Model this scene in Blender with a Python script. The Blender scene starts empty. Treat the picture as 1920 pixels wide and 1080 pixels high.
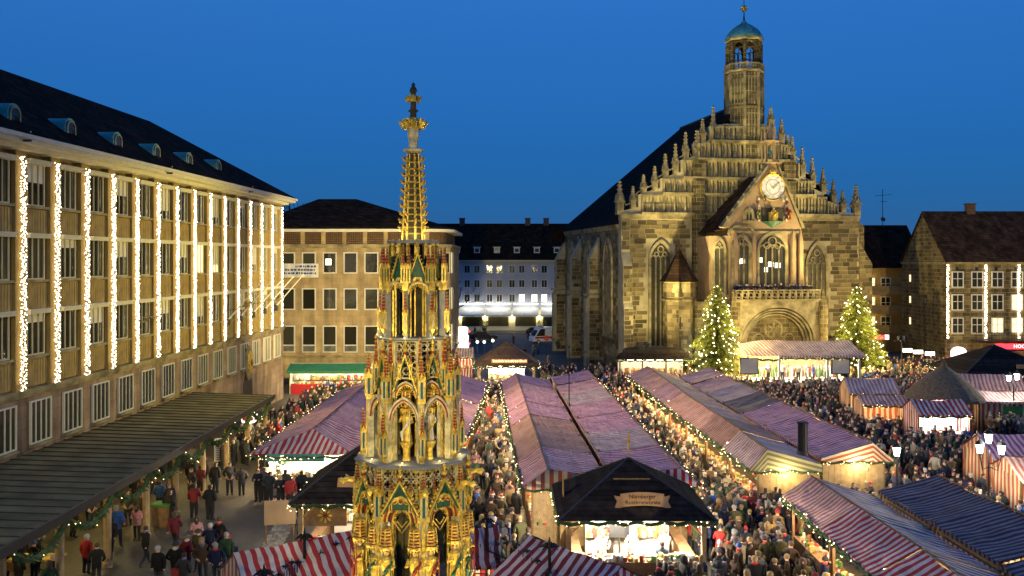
import bpy, math, random
from mathutils import Vector, Matrix
R = random.Random(7)
rad = math.radians
sc = bpy.context.scene
col = sc.collection
# ---------------------------------------------------------------- camera, sky, exposure
F, H, Y0 = 1632.0, 13.0, 488.0          # focal length in photo pixels, eye height, horizon row
cam = bpy.data.objects.new('camera', bpy.data.cameras.new('camera'))
col.objects.link(cam)
cam.location = (0, 0, H)
cam.rotation_euler = (math.pi/2, 0, 0)
cam.data.sensor_width = 36
cam.data.lens = 36*F/1920
cam.data.shift_y = -52/1920
cam.data.clip_start = .1
cam.data.clip_end = 5000
sc.camera = cam
world = bpy.data.worlds.new('World')
sc.world = world
world.use_nodes = True
wn = world.node_tree.nodes
sky = wn.new('ShaderNodeTexSky')
sky.sky_type = 'NISHITA'
sky.sun_disc = False
sky.sun_elevation = rad(2.0)
sky.sun_rotation = rad(200)
sky.ozone_density = 6.2
sky.dust_density = 0
wmul = wn.new('ShaderNodeMix'); wmul.data_type = 'RGBA'                # blue-hour air: sky texture evened out by a deep blue veil
wmul.inputs['Factor'].default_value = .86
wtc = wn.new('ShaderNodeTexCoord'); wsx = wn.new('ShaderNodeSeparateXYZ'); world.node_tree.links.new(wtc.outputs['Generated'], wsx.inputs[0])
wmr = wn.new('ShaderNodeMapRange'); wmr.inputs['From Min'].default_value = .03; wmr.inputs['From Max'].default_value = .30; world.node_tree.links.new(wsx.outputs['Z'], wmr.inputs['Value'])
wv = wn.new('ShaderNodeMix'); wv.data_type = 'RGBA'; world.node_tree.links.new(wmr.outputs['Result'], wv.inputs['Factor'])
wv.inputs['A'].default_value = (.022, .31, 1.0, 1); wv.inputs['B'].default_value = (.085, .50, 1.62, 1)
world.node_tree.links.new(sky.outputs[0], wmul.inputs['A'])
world.node_tree.links.new(wv.outputs['Result'], wmul.inputs['B'])
world.node_tree.links.new(wmul.outputs['Result'], wn['Background'].inputs[0])
wn['Background'].inputs[1].default_value = .345
sc.view_settings.view_transform = 'Standard'
sc.view_settings.look = 'None'
sc.view_settings.exposure = 0
sc.view_settings.gamma = 1
cy = sc.cycles
cy.use_denoising = True
cy.max_bounces = 4
cy.diffuse_bounces = 2
cy.glossy_bounces = 2
cy.transmission_bounces = 2
cy.transparent_max_bounces = 4
cy.sample_clamp_indirect = 2
cy.caustics_reflective = False
cy.caustics_refractive = False

def P(px, py, Y):
    return Vector(((px-960)/F*Y, Y, H+(Y0-py)/F*Y))
def G(px, py, z=0):
    Y = F*(H-z)/(py-Y0)
    return Vector(((px-960)/F*Y, Y, z))

# ---------------------------------------------------------------- materials
MATS = {}
def N(nt, t, **k):
    n = nt.nodes.new(t)
    for a, b in k.items():
        setattr(n, a, b)
    return n
def base_mat(name):
    m = bpy.data.materials.new(name)
    m.use_nodes = True
    MATS[name] = m
    nt = m.node_tree
    return m, nt, nt.nodes['Principled BSDF']
def c4(c): return (c[0], c[1], c[2], 1)
def mat(name, c, rough=.8, metal=0, var=.25, scale=2.0, bump=0.0, bscale=20, c2=None, spec=.3, isl=0.0, objr=0.0, coord='Object'):
    """noise-varied procedural surface; isl/objr add brightness change per loose piece / per object"""
    m, nt, b = base_mat(name)
    L = nt.links.new
    tc = N(nt, 'ShaderNodeTexCoord')
    nz = N(nt, 'ShaderNodeTexNoise')
    nz.inputs['Scale'].default_value = scale
    nz.inputs['Detail'].default_value = 5
    L(tc.outputs[coord], nz.inputs['Vector'])
    mx = N(nt, 'ShaderNodeMix', data_type='RGBA')
    lo = [x*(1-var) for x in c]; hi = list(c2) if c2 else [min(1, x*(1+var)) for x in c]
    mx.inputs['A'].default_value = c4(lo); mx.inputs['B'].default_value = c4(hi)
    rm = N(nt, 'ShaderNodeMapRange')
    rm.inputs['From Min'].default_value = .3; rm.inputs['From Max'].default_value = .7
    L(nz.outputs['Fac'], rm.inputs['Value'])
    L(rm.outputs['Result'], mx.inputs['Factor'])
    out = mx.outputs['Result']
    if isl or objr:
        hsv = N(nt, 'ShaderNodeHueSaturation')
        geo = N(nt, 'ShaderNodeNewGeometry'); oi = N(nt, 'ShaderNodeObjectInfo')
        a = N(nt, 'ShaderNodeMath', operation='ADD'); 
        L(geo.outputs['Random Per Island'], a.inputs[0]); L(oi.outputs['Random'], a.inputs[1])
        fr = N(nt, 'ShaderNodeMath', operation='FRACT'); L(a.outputs[0], fr.inputs[0])
        mr = N(nt, 'ShaderNodeMapRange'); L(fr.outputs[0], mr.inputs['Value'])
        k = isl or objr
        mr.inputs['To Min'].default_value = 1-k; mr.inputs['To Max'].default_value = 1+k
        L(mr.outputs['Result'], hsv.inputs['Value']); L(out, hsv.inputs['Color']); out = hsv.outputs['Color']
    L(out, b.inputs['Base Color'])
    b.inputs['Roughness'].default_value = rough
    b.inputs['Metallic'].default_value = metal
    b.inputs['Specular IOR Level'].default_value = spec
    if bump:
        nb = N(nt, 'ShaderNodeTexNoise'); nb.inputs['Scale'].default_value = bscale; nb.inputs['Detail'].default_value = 4
        L(tc.outputs[coord], nb.inputs['Vector'])
        bp = N(nt, 'ShaderNodeBump'); bp.inputs['Strength'].default_value = bump; bp.inputs['Distance'].default_value = .05
        L(nb.outputs['Fac'], bp.inputs['Height']); L(bp.outputs['Normal'], b.inputs['Normal'])
    return m
def emit(name, c, s, sampling='NONE'):
    m, nt, b = base_mat(name)
    b.inputs['Base Color'].default_value = c4([x*.5 for x in c])
    b.inputs['Emission Color'].default_value = c4(c)
    b.inputs['Emission Strength'].default_value = s
    m.cycles.emission_sampling = sampling
    return m
def coat_mat(name):
    """cloth whose colour is the object's own colour"""
    m, nt, b = base_mat(name)
    oi = N(nt, 'ShaderNodeObjectInfo'); nz = N(nt, 'ShaderNodeTexNoise'); nz.inputs['Scale'].default_value = 9
    tc = N(nt, 'ShaderNodeTexCoord'); nt.links.new(tc.outputs['Object'], nz.inputs['Vector'])
    mr = N(nt, 'ShaderNodeMapRange'); mr.inputs['To Min'].default_value = .65; mr.inputs['To Max'].default_value = 1.35
    nt.links.new(nz.outputs['Fac'], mr.inputs['Value'])
    mx = N(nt, 'ShaderNodeMix', data_type='RGBA', blend_type='MULTIPLY'); mx.inputs['Factor'].default_value = 1
    nt.links.new(oi.outputs['Color'], mx.inputs['A']); nt.links.new(mr.outputs['Result'], mx.inputs['B'])
    nt.links.new(mx.outputs['Result'], b.inputs['Base Color'])
    b.inputs['Roughness'].default_value = .85
    b.inputs['Specular IOR Level'].default_value = .15
    return m
def attr_mat(name, rough=.85):
    """colour stored per piece in the 'Col' attribute (goods, far crowd)"""
    m, nt, b = base_mat(name)
    a = N(nt, 'ShaderNodeVertexColor'); a.layer_name = 'Col'
    nt.links.new(a.outputs['Color'], b.inputs['Base Color'])
    b.inputs['Roughness'].default_value = rough
    return m
def stripe_mat(name, ca, cb, period=.3, duty=.5, rough=.7, var=.38, axis=0, wrinkle=.85, spec=.15):
    """woven stripes that follow the cloth's own UV, in metres, with dirt and wrinkles"""
    m, nt, b = base_mat(name)
    L = nt.links.new
    uv = N(nt, 'ShaderNodeUVMap'); sx = N(nt, 'ShaderNodeSeparateXYZ'); L(uv.outputs['UV'], sx.inputs['Vector'])
    wv_ = N(nt, 'ShaderNodeTexNoise'); wv_.inputs['Scale'].default_value = .8; wv_.inputs['Detail'].default_value = 2; L(uv.outputs['UV'], wv_.inputs['Vector'])
    wm_ = N(nt, 'ShaderNodeMath', operation='MULTIPLY_ADD'); L(wv_.outputs['Fac'], wm_.inputs[0]); wm_.inputs[1].default_value = .32; L(sx.outputs[axis], wm_.inputs[2])
    d = N(nt, 'ShaderNodeMath', operation='DIVIDE'); L(wm_.outputs[0], d.inputs[0]); d.inputs[1].default_value = period
    fr = N(nt, 'ShaderNodeMath', operation='FRACT'); L(d.outputs[0], fr.inputs[0])
    gt = N(nt, 'ShaderNodeMath', operation='GREATER_THAN'); L(fr.outputs[0], gt.inputs[0]); gt.inputs[1].default_value = duty
    mx = N(nt, 'ShaderNodeMix', data_type='RGBA'); L(gt.outputs[0], mx.inputs['Factor'])
    mx.inputs['A'].default_value = c4(ca); mx.inputs['B'].default_value = c4(cb)
    nz = N(nt, 'ShaderNodeTexNoise'); nz.inputs['Scale'].default_value = .9; nz.inputs['Detail'].default_value = 6
    L(uv.outputs['UV'], nz.inputs['Vector'])
    mr = N(nt, 'ShaderNodeMapRange'); mr.inputs['From Min'].default_value = .3; mr.inputs['From Max'].default_value = .7
    mr.inputs['To Min'].default_value = 1-var; mr.inputs['To Max'].default_value = 1+var*.6
    L(nz.outputs['Fac'], mr.inputs['Value'])
    ml = N(nt, 'ShaderNodeMix', data_type='RGBA', blend_type='MULTIPLY'); ml.inputs['Factor'].default_value = 1
    L(mx.outputs['Result'], ml.inputs['A']); L(mr.outputs['Result'], ml.inputs['B'])
    L(ml.outputs['Result'], b.inputs['Base Color'])
    b.inputs['Roughness'].default_value = rough
    b.inputs['Specular IOR Level'].default_value = spec
    mp = N(nt, 'ShaderNodeMapping'); mp.inputs['Scale'].default_value = (.5, 2.2, 1) ; L(uv.outputs['UV'], mp.inputs['Vector'])
    nb = N(nt, 'ShaderNodeTexNoise'); nb.inputs['Scale'].default_value = 1.6; nb.inputs['Detail'].default_value = 4; L(mp.outputs['Vector'], nb.inputs['Vector'])
    bp = N(nt, 'ShaderNodeBump'); bp.inputs['Strength'].default_value = wrinkle; bp.inputs['Distance'].default_value = .12
    L(nb.outputs['Fac'], bp.inputs['Height']); L(bp.outputs['Normal'], b.inputs['Normal'])
    return m
def glass_mat(name, c=(.022, .021, .014), rough=.06):
    m, nt, b = base_mat(name)
    nz = N(nt, 'ShaderNodeTexNoise'); nz.inputs['Scale'].default_value = 1.3
    tc = N(nt, 'ShaderNodeTexCoord'); oi = N(nt, 'ShaderNodeObjectInfo')
    nt.links.new(tc.outputs['Object'], nz.inputs['Vector'])
    mx = N(nt, 'ShaderNodeMix', data_type='RGBA'); nt.links.new(oi.outputs['Random'], mx.inputs['Factor'])
    mx.inputs['A'].default_value = c4([x*.6 for x in c]); mx.inputs['B'].default_value = c4([x*2.4 for x in c])
    nt.links.new(mx.outputs['Result'], b.inputs['Base Color'])
    b.inputs['Roughness'].default_value = rough
    b.inputs['Specular IOR Level'].default_value = .45
    bp = N(nt, 'ShaderNodeBump'); bp.inputs['Strength'].default_value = .12; bp.inputs['Distance'].default_value = .1
    nt.links.new(nz.outputs['Fac'], bp.inputs['Height']); nt.links.new(bp.outputs['Normal'], b.inputs['Normal'])
    return m
def courses_mat(name, c, mortar, bw, bh, msize=.02, rough=.85, var=.3, plane='XZ', bump=.5, spec=.2, streak=.6):
    """stone courses too fine to build, as relief"""
    m, nt, b = base_mat(name)
    L = nt.links.new
    tc = N(nt, 'ShaderNodeTexCoord'); sx = N(nt, 'ShaderNodeSeparateXYZ'); cx = N(nt, 'ShaderNodeCombineXYZ')
    L(tc.outputs['Object'], sx.inputs[0])
    if plane == 'SUM':                                 # courses run round corners
        ad = N(nt, 'ShaderNodeMath', operation='ADD'); L(sx.outputs[0], ad.inputs[0]); L(sx.outputs[1], ad.inputs[1]); L(ad.outputs[0], cx.inputs[0]); L(sx.outputs[2], cx.inputs[1])
    else:
        L(sx.outputs[plane[0]], cx.inputs[0]); L(sx.outputs[plane[1]], cx.inputs[1])
    br = N(nt, 'ShaderNodeTexBrick'); L(cx.outputs[0], br.inputs['Vector'])
    br.inputs['Scale'].default_value = 1; br.inputs['Brick Width'].default_value = bw; br.inputs['Row Height'].default_value = bh
    br.inputs['Mortar Size'].default_value = msize; br.inputs['Mortar Smooth'].default_value = .3
    br.inputs['Color1'].default_value = c4([x*(1-var) for x in c]); br.inputs['Color2'].default_value = c4([x*(1+var) for x in c])
    br.inputs['Mortar'].default_value = c4(mortar)
    nz = N(nt, 'ShaderNodeTexNoise'); nz.inputs['Scale'].default_value = .7; nz.inputs['Detail'].default_value = 6; L(tc.outputs['Object'], nz.inputs['Vector'])
    mr = N(nt, 'ShaderNodeMapRange'); mr.inputs['From Min'].default_value = .3; mr.inputs['From Max'].default_value = .7
    mr.inputs['To Min'].default_value = .65; mr.inputs['To Max'].default_value = 1.2; L(nz.outputs['Fac'], mr.inputs['Value'])
    ml = N(nt, 'ShaderNodeMix', data_type='RGBA', blend_type='MULTIPLY'); ml.inputs['Factor'].default_value = 1
    mp = N(nt, 'ShaderNodeMapping'); mp.inputs['Scale'].default_value = (1.3, 1.3, .12); L(tc.outputs['Object'], mp.inputs['Vector'])
    ns = N(nt, 'ShaderNodeTexNoise'); ns.inputs['Scale'].default_value = 1.0; ns.inputs['Detail'].default_value = 5; L(mp.outputs['Vector'], ns.inputs['Vector'])
    m2 = N(nt, 'ShaderNodeMapRange'); m2.inputs['From Min'].default_value = .35; m2.inputs['From Max'].default_value = .62; m2.inputs['To Min'].default_value = streak; m2.inputs['To Max'].default_value = 1.1; L(ns.outputs['Fac'], m2.inputs['Value'])
    mm_ = N(nt, 'ShaderNodeMath', operation='MULTIPLY'); L(mr.outputs['Result'], mm_.inputs[0]); L(m2.outputs['Result'], mm_.inputs[1])
    L(br.outputs['Color'], ml.inputs['A']); L(mm_.outputs[0], ml.inputs['B']); L(ml.outputs['Result'], b.inputs['Base Color'])
    b.inputs['Roughness'].default_value = rough; b.inputs['Specular IOR Level'].default_value = spec
    bp = N(nt, 'ShaderNodeBump'); bp.inputs['Strength'].default_value = bump; bp.inputs['Distance'].default_value = .03; bp.invert = True
    L(br.outputs['Fac'], bp.inputs['Height']); L(bp.outputs['Normal'], b.inputs['Normal'])
    return m
# real-world base colours
mat('sandstone', (.15, .115, .052), var=.5, scale=.6, bump=.4, isl=.65)
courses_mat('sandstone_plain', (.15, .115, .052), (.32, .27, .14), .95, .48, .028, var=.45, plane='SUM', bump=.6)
mat('sandstone_trim', (.26, .215, .115), var=.55, scale=1.1, bump=.3)
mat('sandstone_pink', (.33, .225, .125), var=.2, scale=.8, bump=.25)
mat('mortar', (.34, .29, .175), var=.25, scale=1)
courses_mat('dark_roof', (.024, .015, .010), (.012, .008, .006), .5, .38, .03, rough=.95, var=.4, plane='SUM', bump=.5, spec=.03)
courses_mat('brown_roof', (.058, .034, .021), (.028, .017, .012), .4, .3, .03, rough=.95, var=.4, plane='SUM', bump=.5, spec=.03)
mat('verdigris', (.10, .30, .27), rough=.6, var=.3, scale=1.0)
mat('hall_stone', (.26, .18, .062), var=.18, scale=.7, bump=.15)
courses_mat('hall_base', (.33, .23, .16), (.2, .15, .1), 1.3, .55, .012, plane='YZ', var=.1, bump=.3)
mat('frame_cream', (.45, .41, .30), rough=.6, var=.1)
mat('hall_spandrel', (.32, .225, .085), var=.2, scale=2)
mat('white_paint', (.60, .57, .48), rough=.5, var=.08)
mat('cream_paint', (.62, .58, .46), rough=.6, var=.08)
glass_mat('pane_glass')
glass_mat('church_glass', (.035, .032, .02), .5)
mat('canopy_sheet', (.15, .125, .062), rough=.85, var=.35, scale=.8, bump=.15, spec=.08)
mat('dark_metal', (.03, .03, .032), rough=.5, var=.2)
mat('iron', (.012, .012, .013), rough=.45, var=.2, metal=.4)
mat('wood', (.23, .13, .06), rough=.7, var=.3, scale=4, bump=.2, isl=.15)
mat('pale_wood', (.38, .26, .12), rough=.7, var=.25, scale=4, bump=.2, isl=.1)
mat('dark_shingle', (.026, .021, .018), rough=.9, var=.4, scale=3, bump=.4, isl=.35, spec=.04)
mat('brown_shingle', (.10, .058, .034), rough=.75, var=.3, scale=3, bump=.3, isl=.25)
mat('thatch', (.17, .125, .075), rough=.95, var=.4, scale=6, bump=.8, bscale=40)
mat('gold', (.72, .44, .08), rough=.34, metal=.35, var=.6, scale=7, bump=.35, bscale=25)
mat('fountain_red', (.24, .03, .018), rough=.5, var=.3, scale=9)
mat('fountain_green', (.025, .085, .055), rough=.5, var=.3, scale=9)
mat('fountain_stone', (.50, .44, .27), rough=.7, var=.45, scale=5, bump=.2)
mat('fountain_dark', (.05, .042, .022), rough=.7, var=.4, scale=4)
mat('fountain_slab', (.20, .20, .20), rough=.6, var=.2, scale=5)
mat('statue_white', (.66, .62, .50), rough=.5, var=.15, scale=5)
mat('fir', (.055, .10, .035), rough=.7, var=.5, scale=3, isl=.4)
mat('needle', (.12, .14, .028), rough=.7, var=.5, scale=1.5, isl=.5)
mat('bark', (.07, .05, .035), rough=.9, bump=.5)
mat('twig', (.03, .025, .022), rough=.9)
coat_mat('coat')
mat('trousers', (.022, .023, .03), rough=.85, var=.4, objr=.5)
mat('skin', (.50, .31, .22), rough=.55, var=.1, scale=12)
mat('hair_brown', (.05, .03, .018), rough=.7, var=.3, objr=.6)
mat('hair_fair', (.33, .22, .10), rough=.7, var=.3, objr=.4)
mat('hair_grey', (.35, .34, .33), rough=.7, var=.2, objr=.3)
coat_mat('hat_cloth')
attr_mat('painted_goods')
attr_mat('crowd_cloth')
emit('bulb', (1, .74, .36), 9)
emit('bulb_pink', (1, .78, .52), 11)
emit('bulb_strip', (1, .84, .60), 8)
emit('tube_light', (1, .86, .62), 14)
emit('white_lamp', (1, .97, .9), 16)
emit('lit_window', (1, .80, .45), 1.5)
emit('lit_window_white', (1, .93, .72), 3.2)
emit('red_neon', (1, .03, .05), 3.5)
emit('sign_white', (1, .9, .8), 2.2)
mat('sign_wood', (.55, .30, .11), rough=.6, var=.2)
mat('black_paint', (.015, .014, .013), rough=.5)
mat('red_paint', (.45, .03, .03), rough=.4)
mat('white_gloss', (.75, .75, .75), rough=.25, spec=.5)
mat('tyre', (.02, .02, .02), rough=.8)
mat('green_awning', (.025, .14, .075), rough=.7, var=.15)
mat('plaster', (.36, .36, .38), rough=.85, var=.12, scale=.5, bump=.1)
mat('blue_paint', (.03, .06, .30), rough=.5)
mat('green_paint', (.05, .22, .04), rough=.6)
RW = [stripe_mat('tarp_red', (.46, .045, .04), (.64, .55, .46), .34), stripe_mat('tarp_mauve', (.42, .12, .13), (.66, .50, .46), .30),
      stripe_mat('tarp_brown', (.33, .13, .09), (.46, .33, .26), .30), stripe_mat('tarp_pink', (.52, .17, .12), (.72, .54, .42), .30),
      stripe_mat('tarp_grey', (.34, .18, .17), (.54, .46, .44), .30), stripe_mat('tarp_blue', (.07, .04, .05), (.21, .19, .20), .30),
      stripe_mat('tarp_violet', (.36, .09, .14), (.56, .42, .46), .30), stripe_mat('tarp_dark', (.13, .02, .03), (.40, .36, .42), .36)]
stripe_mat('cloth_gold', (.42, .10, .05), (.66, .54, .36), .4, axis=0, wrinkle=.1)
stripe_mat('cloth_chevron', (.42, .09, .05), (.68, .56, .36), .26, axis=1, wrinkle=.1)
stripe_mat('cloth_olive', (.22, .20, .08), (.52, .47, .27), .26, axis=1, wrinkle=.1)
stripe_mat('cloth_red', (.45, .03, .04), (.68, .64, .6), .36, axis=0, wrinkle=.1)

# ---------------------------------------------------------------- mesh helpers
class MB:
    def __init__(s): s.v = []; s.f = []; s.m = []; s.uv = []; s.c = []; s.col = (1, 1, 1); s.xf = None
    def add(s, p):
        if s.xf is not None: p = s.xf @ Vector(p)
        s.v.append(tuple(p)); return len(s.v)-1
    def face(s, pts, m=0, uv=None):
        s.fi([s.add(p) for p in pts], m, uv)
    def fi(s, idx, m=0, uv=None):
        s.f.append(tuple(idx)); s.m.append(m); s.uv.append(uv); s.c.append(s.col)
    def box(s, x0, x1, y0, y1, z0, z1, m=0):
        i = [s.add(p) for p in ((x0, y0, z0), (x1, y0, z0), (x1, y1, z0), (x0, y1, z0), (x0, y0, z1), (x1, y0, z1), (x1, y1, z1), (x0, y1, z1))]
        for a in ((0, 3, 2, 1), (4, 5, 6, 7), (0, 1, 5, 4), (1, 2, 6, 5), (2, 3, 7, 6), (3, 0, 4, 7)): s.fi([i[k] for k in a], m)
    def cbox(s, c, sx, sy, sz, m=0, rz=0):
        """box of size sx,sy,sz standing on c, turned by rz"""
        ca, sa = math.cos(rz), math.sin(rz)
        i = []
        for z in (0, sz):
            for x, y in ((-sx/2, -sy/2), (sx/2, -sy/2), (sx/2, sy/2), (-sx/2, sy/2)):
                i.append(s.add((c[0]+x*ca-y*sa, c[1]+x*sa+y*ca, c[2]+z)))
        for a in ((0, 3, 2, 1), (4, 5, 6, 7), (0, 1, 5, 4), (1, 2, 6, 5), (2, 3, 7, 6), (3, 0, 4, 7)): s.fi([i[k] for k in a], m)
    def prism(s, poly, fn, d0, d1, m=0, mside=None):
        n = len(poly)
        a = [s.add(fn(p[0], p[1], d0)) for p in poly]; b = [s.add(fn(p[0], p[1], d1)) for p in poly]
        s.fi(a[::-1], m); s.fi(b, m)
        for k in range(n):
            j = (k+1) % n
            s.fi((a[k], a[j], b[j], b[k]), m if mside is None else mside)
    def lathe(s, prof, n=8, c=(0, 0, 0), ph=0, m=0, cap=True, sx=1, sy=1):
        rings = []
        for r, z in prof:
            rings.append([s.add((c[0]+sx*r*math.cos(ph+2*math.pi*k/n), c[1]+sy*r*math.sin(ph+2*math.pi*k/n), c[2]+z)) for k in range(n)])
        for a, b in zip(rings, rings[1:]):
            for k in range(n):
                j = (k+1) % n
                s.fi((a[k], a[j], b[j], b[k]), m)
        if cap:
            s.fi(rings[0][::-1], m); s.fi(rings[-1], m)
    def tube(s, pts, r, n=5, m=0, cap=True):
        pts = [Vector(p) for p in pts]
        rr = r if isinstance(r, (list, tuple)) else [r]*len(pts)
        rings = []
        for k, p in enumerate(pts):
            d = (pts[min(k+1, len(pts)-1)]-pts[max(k-1, 0)])
            if d.length < 1e-9: d = Vector((0, 0, 1))
            d.normalize()
            a = d.cross(Vector((0, 0, 1)) if abs(d.z) < .9 else Vector((1, 0, 0))).normalized(); b = d.cross(a)
            rings.append([s.add(p+a*(rr[k]*math.cos(2*math.pi*q/n))+b*(rr[k]*math.sin(2*math.pi*q/n))) for q in range(n)])
        for a, b in zip(rings, rings[1:]):
            for k in range(n):
                j = (k+1) % n
                s.fi((a[k], a[j], b[j], b[k]), m)
        if cap: s.fi(rings[0][::-1], m); s.fi(rings[-1], m)
    def octa(s, c, r, m=0, sz=1):
        x, y, z = c
        i = [s.add(p) for p in ((x+r, y, z), (x, y+r, z), (x-r, y, z), (x, y-r, z), (x, y, z+r*sz), (x, y, z-r*sz))]
        for k in range(4):
            s.fi((i[k], i[(k+1) % 4], i[4]), m); s.fi((i[(k+1) % 4], i[k], i[5]), m)
    def ball(s, c, r, n=8, k=5, m=0, sz=1):
        s.lathe([(max(.001, r*math.sin(math.pi*q/k)), -r*sz*math.cos(math.pi*q/k)) for q in range(k+1)], n, c, m=m, cap=False)
    def mesh(s, name, mats, smooth=False):
        me = bpy.data.meshes.new(name)
        me.from_pydata(s.v, [], s.f)
        for x in mats: me.materials.append(MATS[x] if isinstance(x, str) else x)
        if len(mats) > 1: me.polygons.foreach_set('material_index', s.m)
        if any(u for u in s.uv):
            l = me.uv_layers.new(name='UVMap'); d = []
            for f, u in zip(s.f, s.uv):
                for k in range(len(f)): d += list(u[k]) if u else [0, 0]
            l.data.foreach_set('uv', d)
        if any(q != (1, 1, 1) for q in s.c):
            a = me.color_attributes.new('Col', 'FLOAT_COLOR', 'CORNER'); d = []
            for f, q in zip(s.f, s.c): d += [q[0], q[1], q[2], 1]*len(f)
            a.data.foreach_set('color', d)
        if smooth: me.polygons.foreach_set('use_smooth', [True]*len(s.f))
        me.update()
        return me
    def build(s, name, mats, parent=None, smooth=False, **k):
        if isinstance(mats, str): mats = [mats]
        return inst(name, s.mesh(name, mats, smooth), parent, **k)
def inst(name, me, parent=None, loc=(0, 0, 0), rot=(0, 0, 0), scale=(1, 1, 1), label=None, stuff=False):
    o = bpy.data.objects.new(name, me)
    col.objects.link(o)
    o.parent = parent
    o.location = loc; o.rotation_euler = rot; o.scale = scale
    if label: o['label'] = label
    if stuff: o['kind'] = 'stuff'
    return o
def thing(name, label, cat, loc=(0, 0, 0), rz=0, group=None):
    o = bpy.data.objects.new(name, None)
    col.objects.link(o)
    o.location = loc; o.rotation_euler = (0, 0, rz); o.empty_display_size = .3
    return tag(o, label, cat, group)
def tag(o, label, cat, group=None):
    o['label'] = label; o['category'] = cat
    if group: o['group'] = group
    return o
def struct(o): o['kind'] = 'structure'; return o
def light(kind, name, loc, power, color, parent=None, size=.2, target=None, angle=60, blend=.4, shape=None, sy=None):
    d = bpy.data.lights.new(name, kind)
    d.energy = power; d.color = color
    if kind == 'AREA':
        d.size = size
        if sy: d.shape = 'RECTANGLE'; d.size_y = sy
    else: d.shadow_soft_size = size
    if kind == 'SPOT': d.spot_size = rad(angle); d.spot_blend = blend
    o = bpy.data.objects.new(name, d); col.objects.link(o); o.parent = parent; o.location = loc
    if target is not None: o.rotation_euler = (Vector(target)-Vector(loc)).to_track_quat('-Z', 'Y').to_euler()
    return o
def text_mesh(body, size, extrude=.01, name='lettering'):
    cu = bpy.data.curves.new(name, 'FONT'); cu.body = body; cu.size = size; cu.extrude = extrude; cu.align_x = 'CENTER'; cu.align_y = 'CENTER'
    cu.resolution_u = 2
    o = bpy.data.objects.new(name, cu); col.objects.link(o)
    bpy.context.view_layer.update()
    me = bpy.data.meshes.new_from_object(o.evaluated_get(bpy.context.evaluated_depsgraph_get()))
    me.name = name
    bpy.data.objects.remove(o)
    return me
def arch_pts(w, zs, rise, n=6):
    """pointed arch outline from left spring to right spring, half-width w"""
    rr = (w*w+rise*rise)/(2*w)
    pts = []
    a1 = math.acos(max(-1, min(1, (rr-w)/rr)))
    for k in range(n+1):
        a = a1*k/n
        pts.append((-w+rr-rr*math.cos(a), zs+rr*math.sin(a)))
    return pts+[(-x, z) for x, z in pts[-2::-1]]
# ---------------------------------------------------------------- ground, road
def ground_mat():
    m, nt, b = base_mat('paving'); L = nt.links.new
    tc = N(nt, 'ShaderNodeTexCoord')
    v = N(nt, 'ShaderNodeTexVoronoi'); v.inputs['Scale'].default_value = 6; L(tc.outputs['Object'], v.inputs['Vector'])
    nz = N(nt, 'ShaderNodeTexNoise'); nz.inputs['Scale'].default_value = .35; nz.inputs['Detail'].default_value = 6; L(tc.outputs['Object'], nz.inputs['Vector'])
    mx = N(nt, 'ShaderNodeMix', data_type='RGBA'); mx.inputs['A'].default_value = (.045, .038, .024, 1); mx.inputs['B'].default_value = (.10, .084, .054, 1)
    L(nz.outputs['Fac'], mx.inputs['Factor'])
    mr = N(nt, 'ShaderNodeMapRange'); mr.inputs['To Min'].default_value = .75; mr.inputs['To Max'].default_value = 1.2; L(v.outputs['Color'], mr.inputs['Value'])
    ml = N(nt, 'ShaderNodeMix', data_type='RGBA', blend_type='MULTIPLY'); ml.inputs['Factor'].default_value = 1
    L(mx.outputs['Result'], ml.inputs['A']); L(mr.outputs['Result'], ml.inputs['B']); L(ml.outputs['Result'], b.inputs['Base Color'])
    b.inputs['Roughness'].default_value = .6
    bp = N(nt, 'ShaderNodeBump'); bp.inputs['Strength'].default_value = .25; bp.inputs['Distance'].default_value = .02; L(v.outputs['Distance'], bp.inputs['Height']); L(bp.outputs['Normal'], b.inputs['Normal'])
ground_mat()
mat('asphalt', (.055, .056, .06), rough=.75, var=.3, scale=.6, bump=.2)
mat('cobble', (.30, .27, .21), rough=.7, var=.3, isl=.3)
g = MB(); g.box(-1500, 1500, -300, 2500, -.5, 0); struct(g.build('ground', 'paving'))
g = MB(); g.box(-200, 200, 120, 153, .001, .006); struct(g.build('road', 'asphalt'))
g = MB()
g.box(-200, 200, 153, 159.6, 0, .13); g.box(-200, 200, 152.7, 153, 0, .14)
struct(g.build('pavement', 'asphalt'))
# strip of small setts along the left walkway
g = MB()
a, b_ = G(435, 985), G(545, 925)
a = Vector((-10.2, 27, 0)); b_ = Vector((-12.6, 52, 0))
d = (b_-a); n = int(d.length/.28); d.normalize(); q = Vector((d.y, -d.x, 0))
for i in range(n):
    for j in range(4):
        c = a+d*(i*.28+.14)+q*(j*.24+.05*(i % 2)+.12)
        g.cbox((c.x, c.y, 0), .21, .24, .012+R.random()*.02, 0, math.atan2(d.x, d.y)*-1+R.uniform(-.1, .1))
g.build('cobble_strip', 'cobble', stuff=True)
bpy.data.objects['cobble_strip']['label'] = 'strip of pale setts beside the left walkway'; bpy.data.objects['cobble_strip']['category'] = 'setts'

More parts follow.
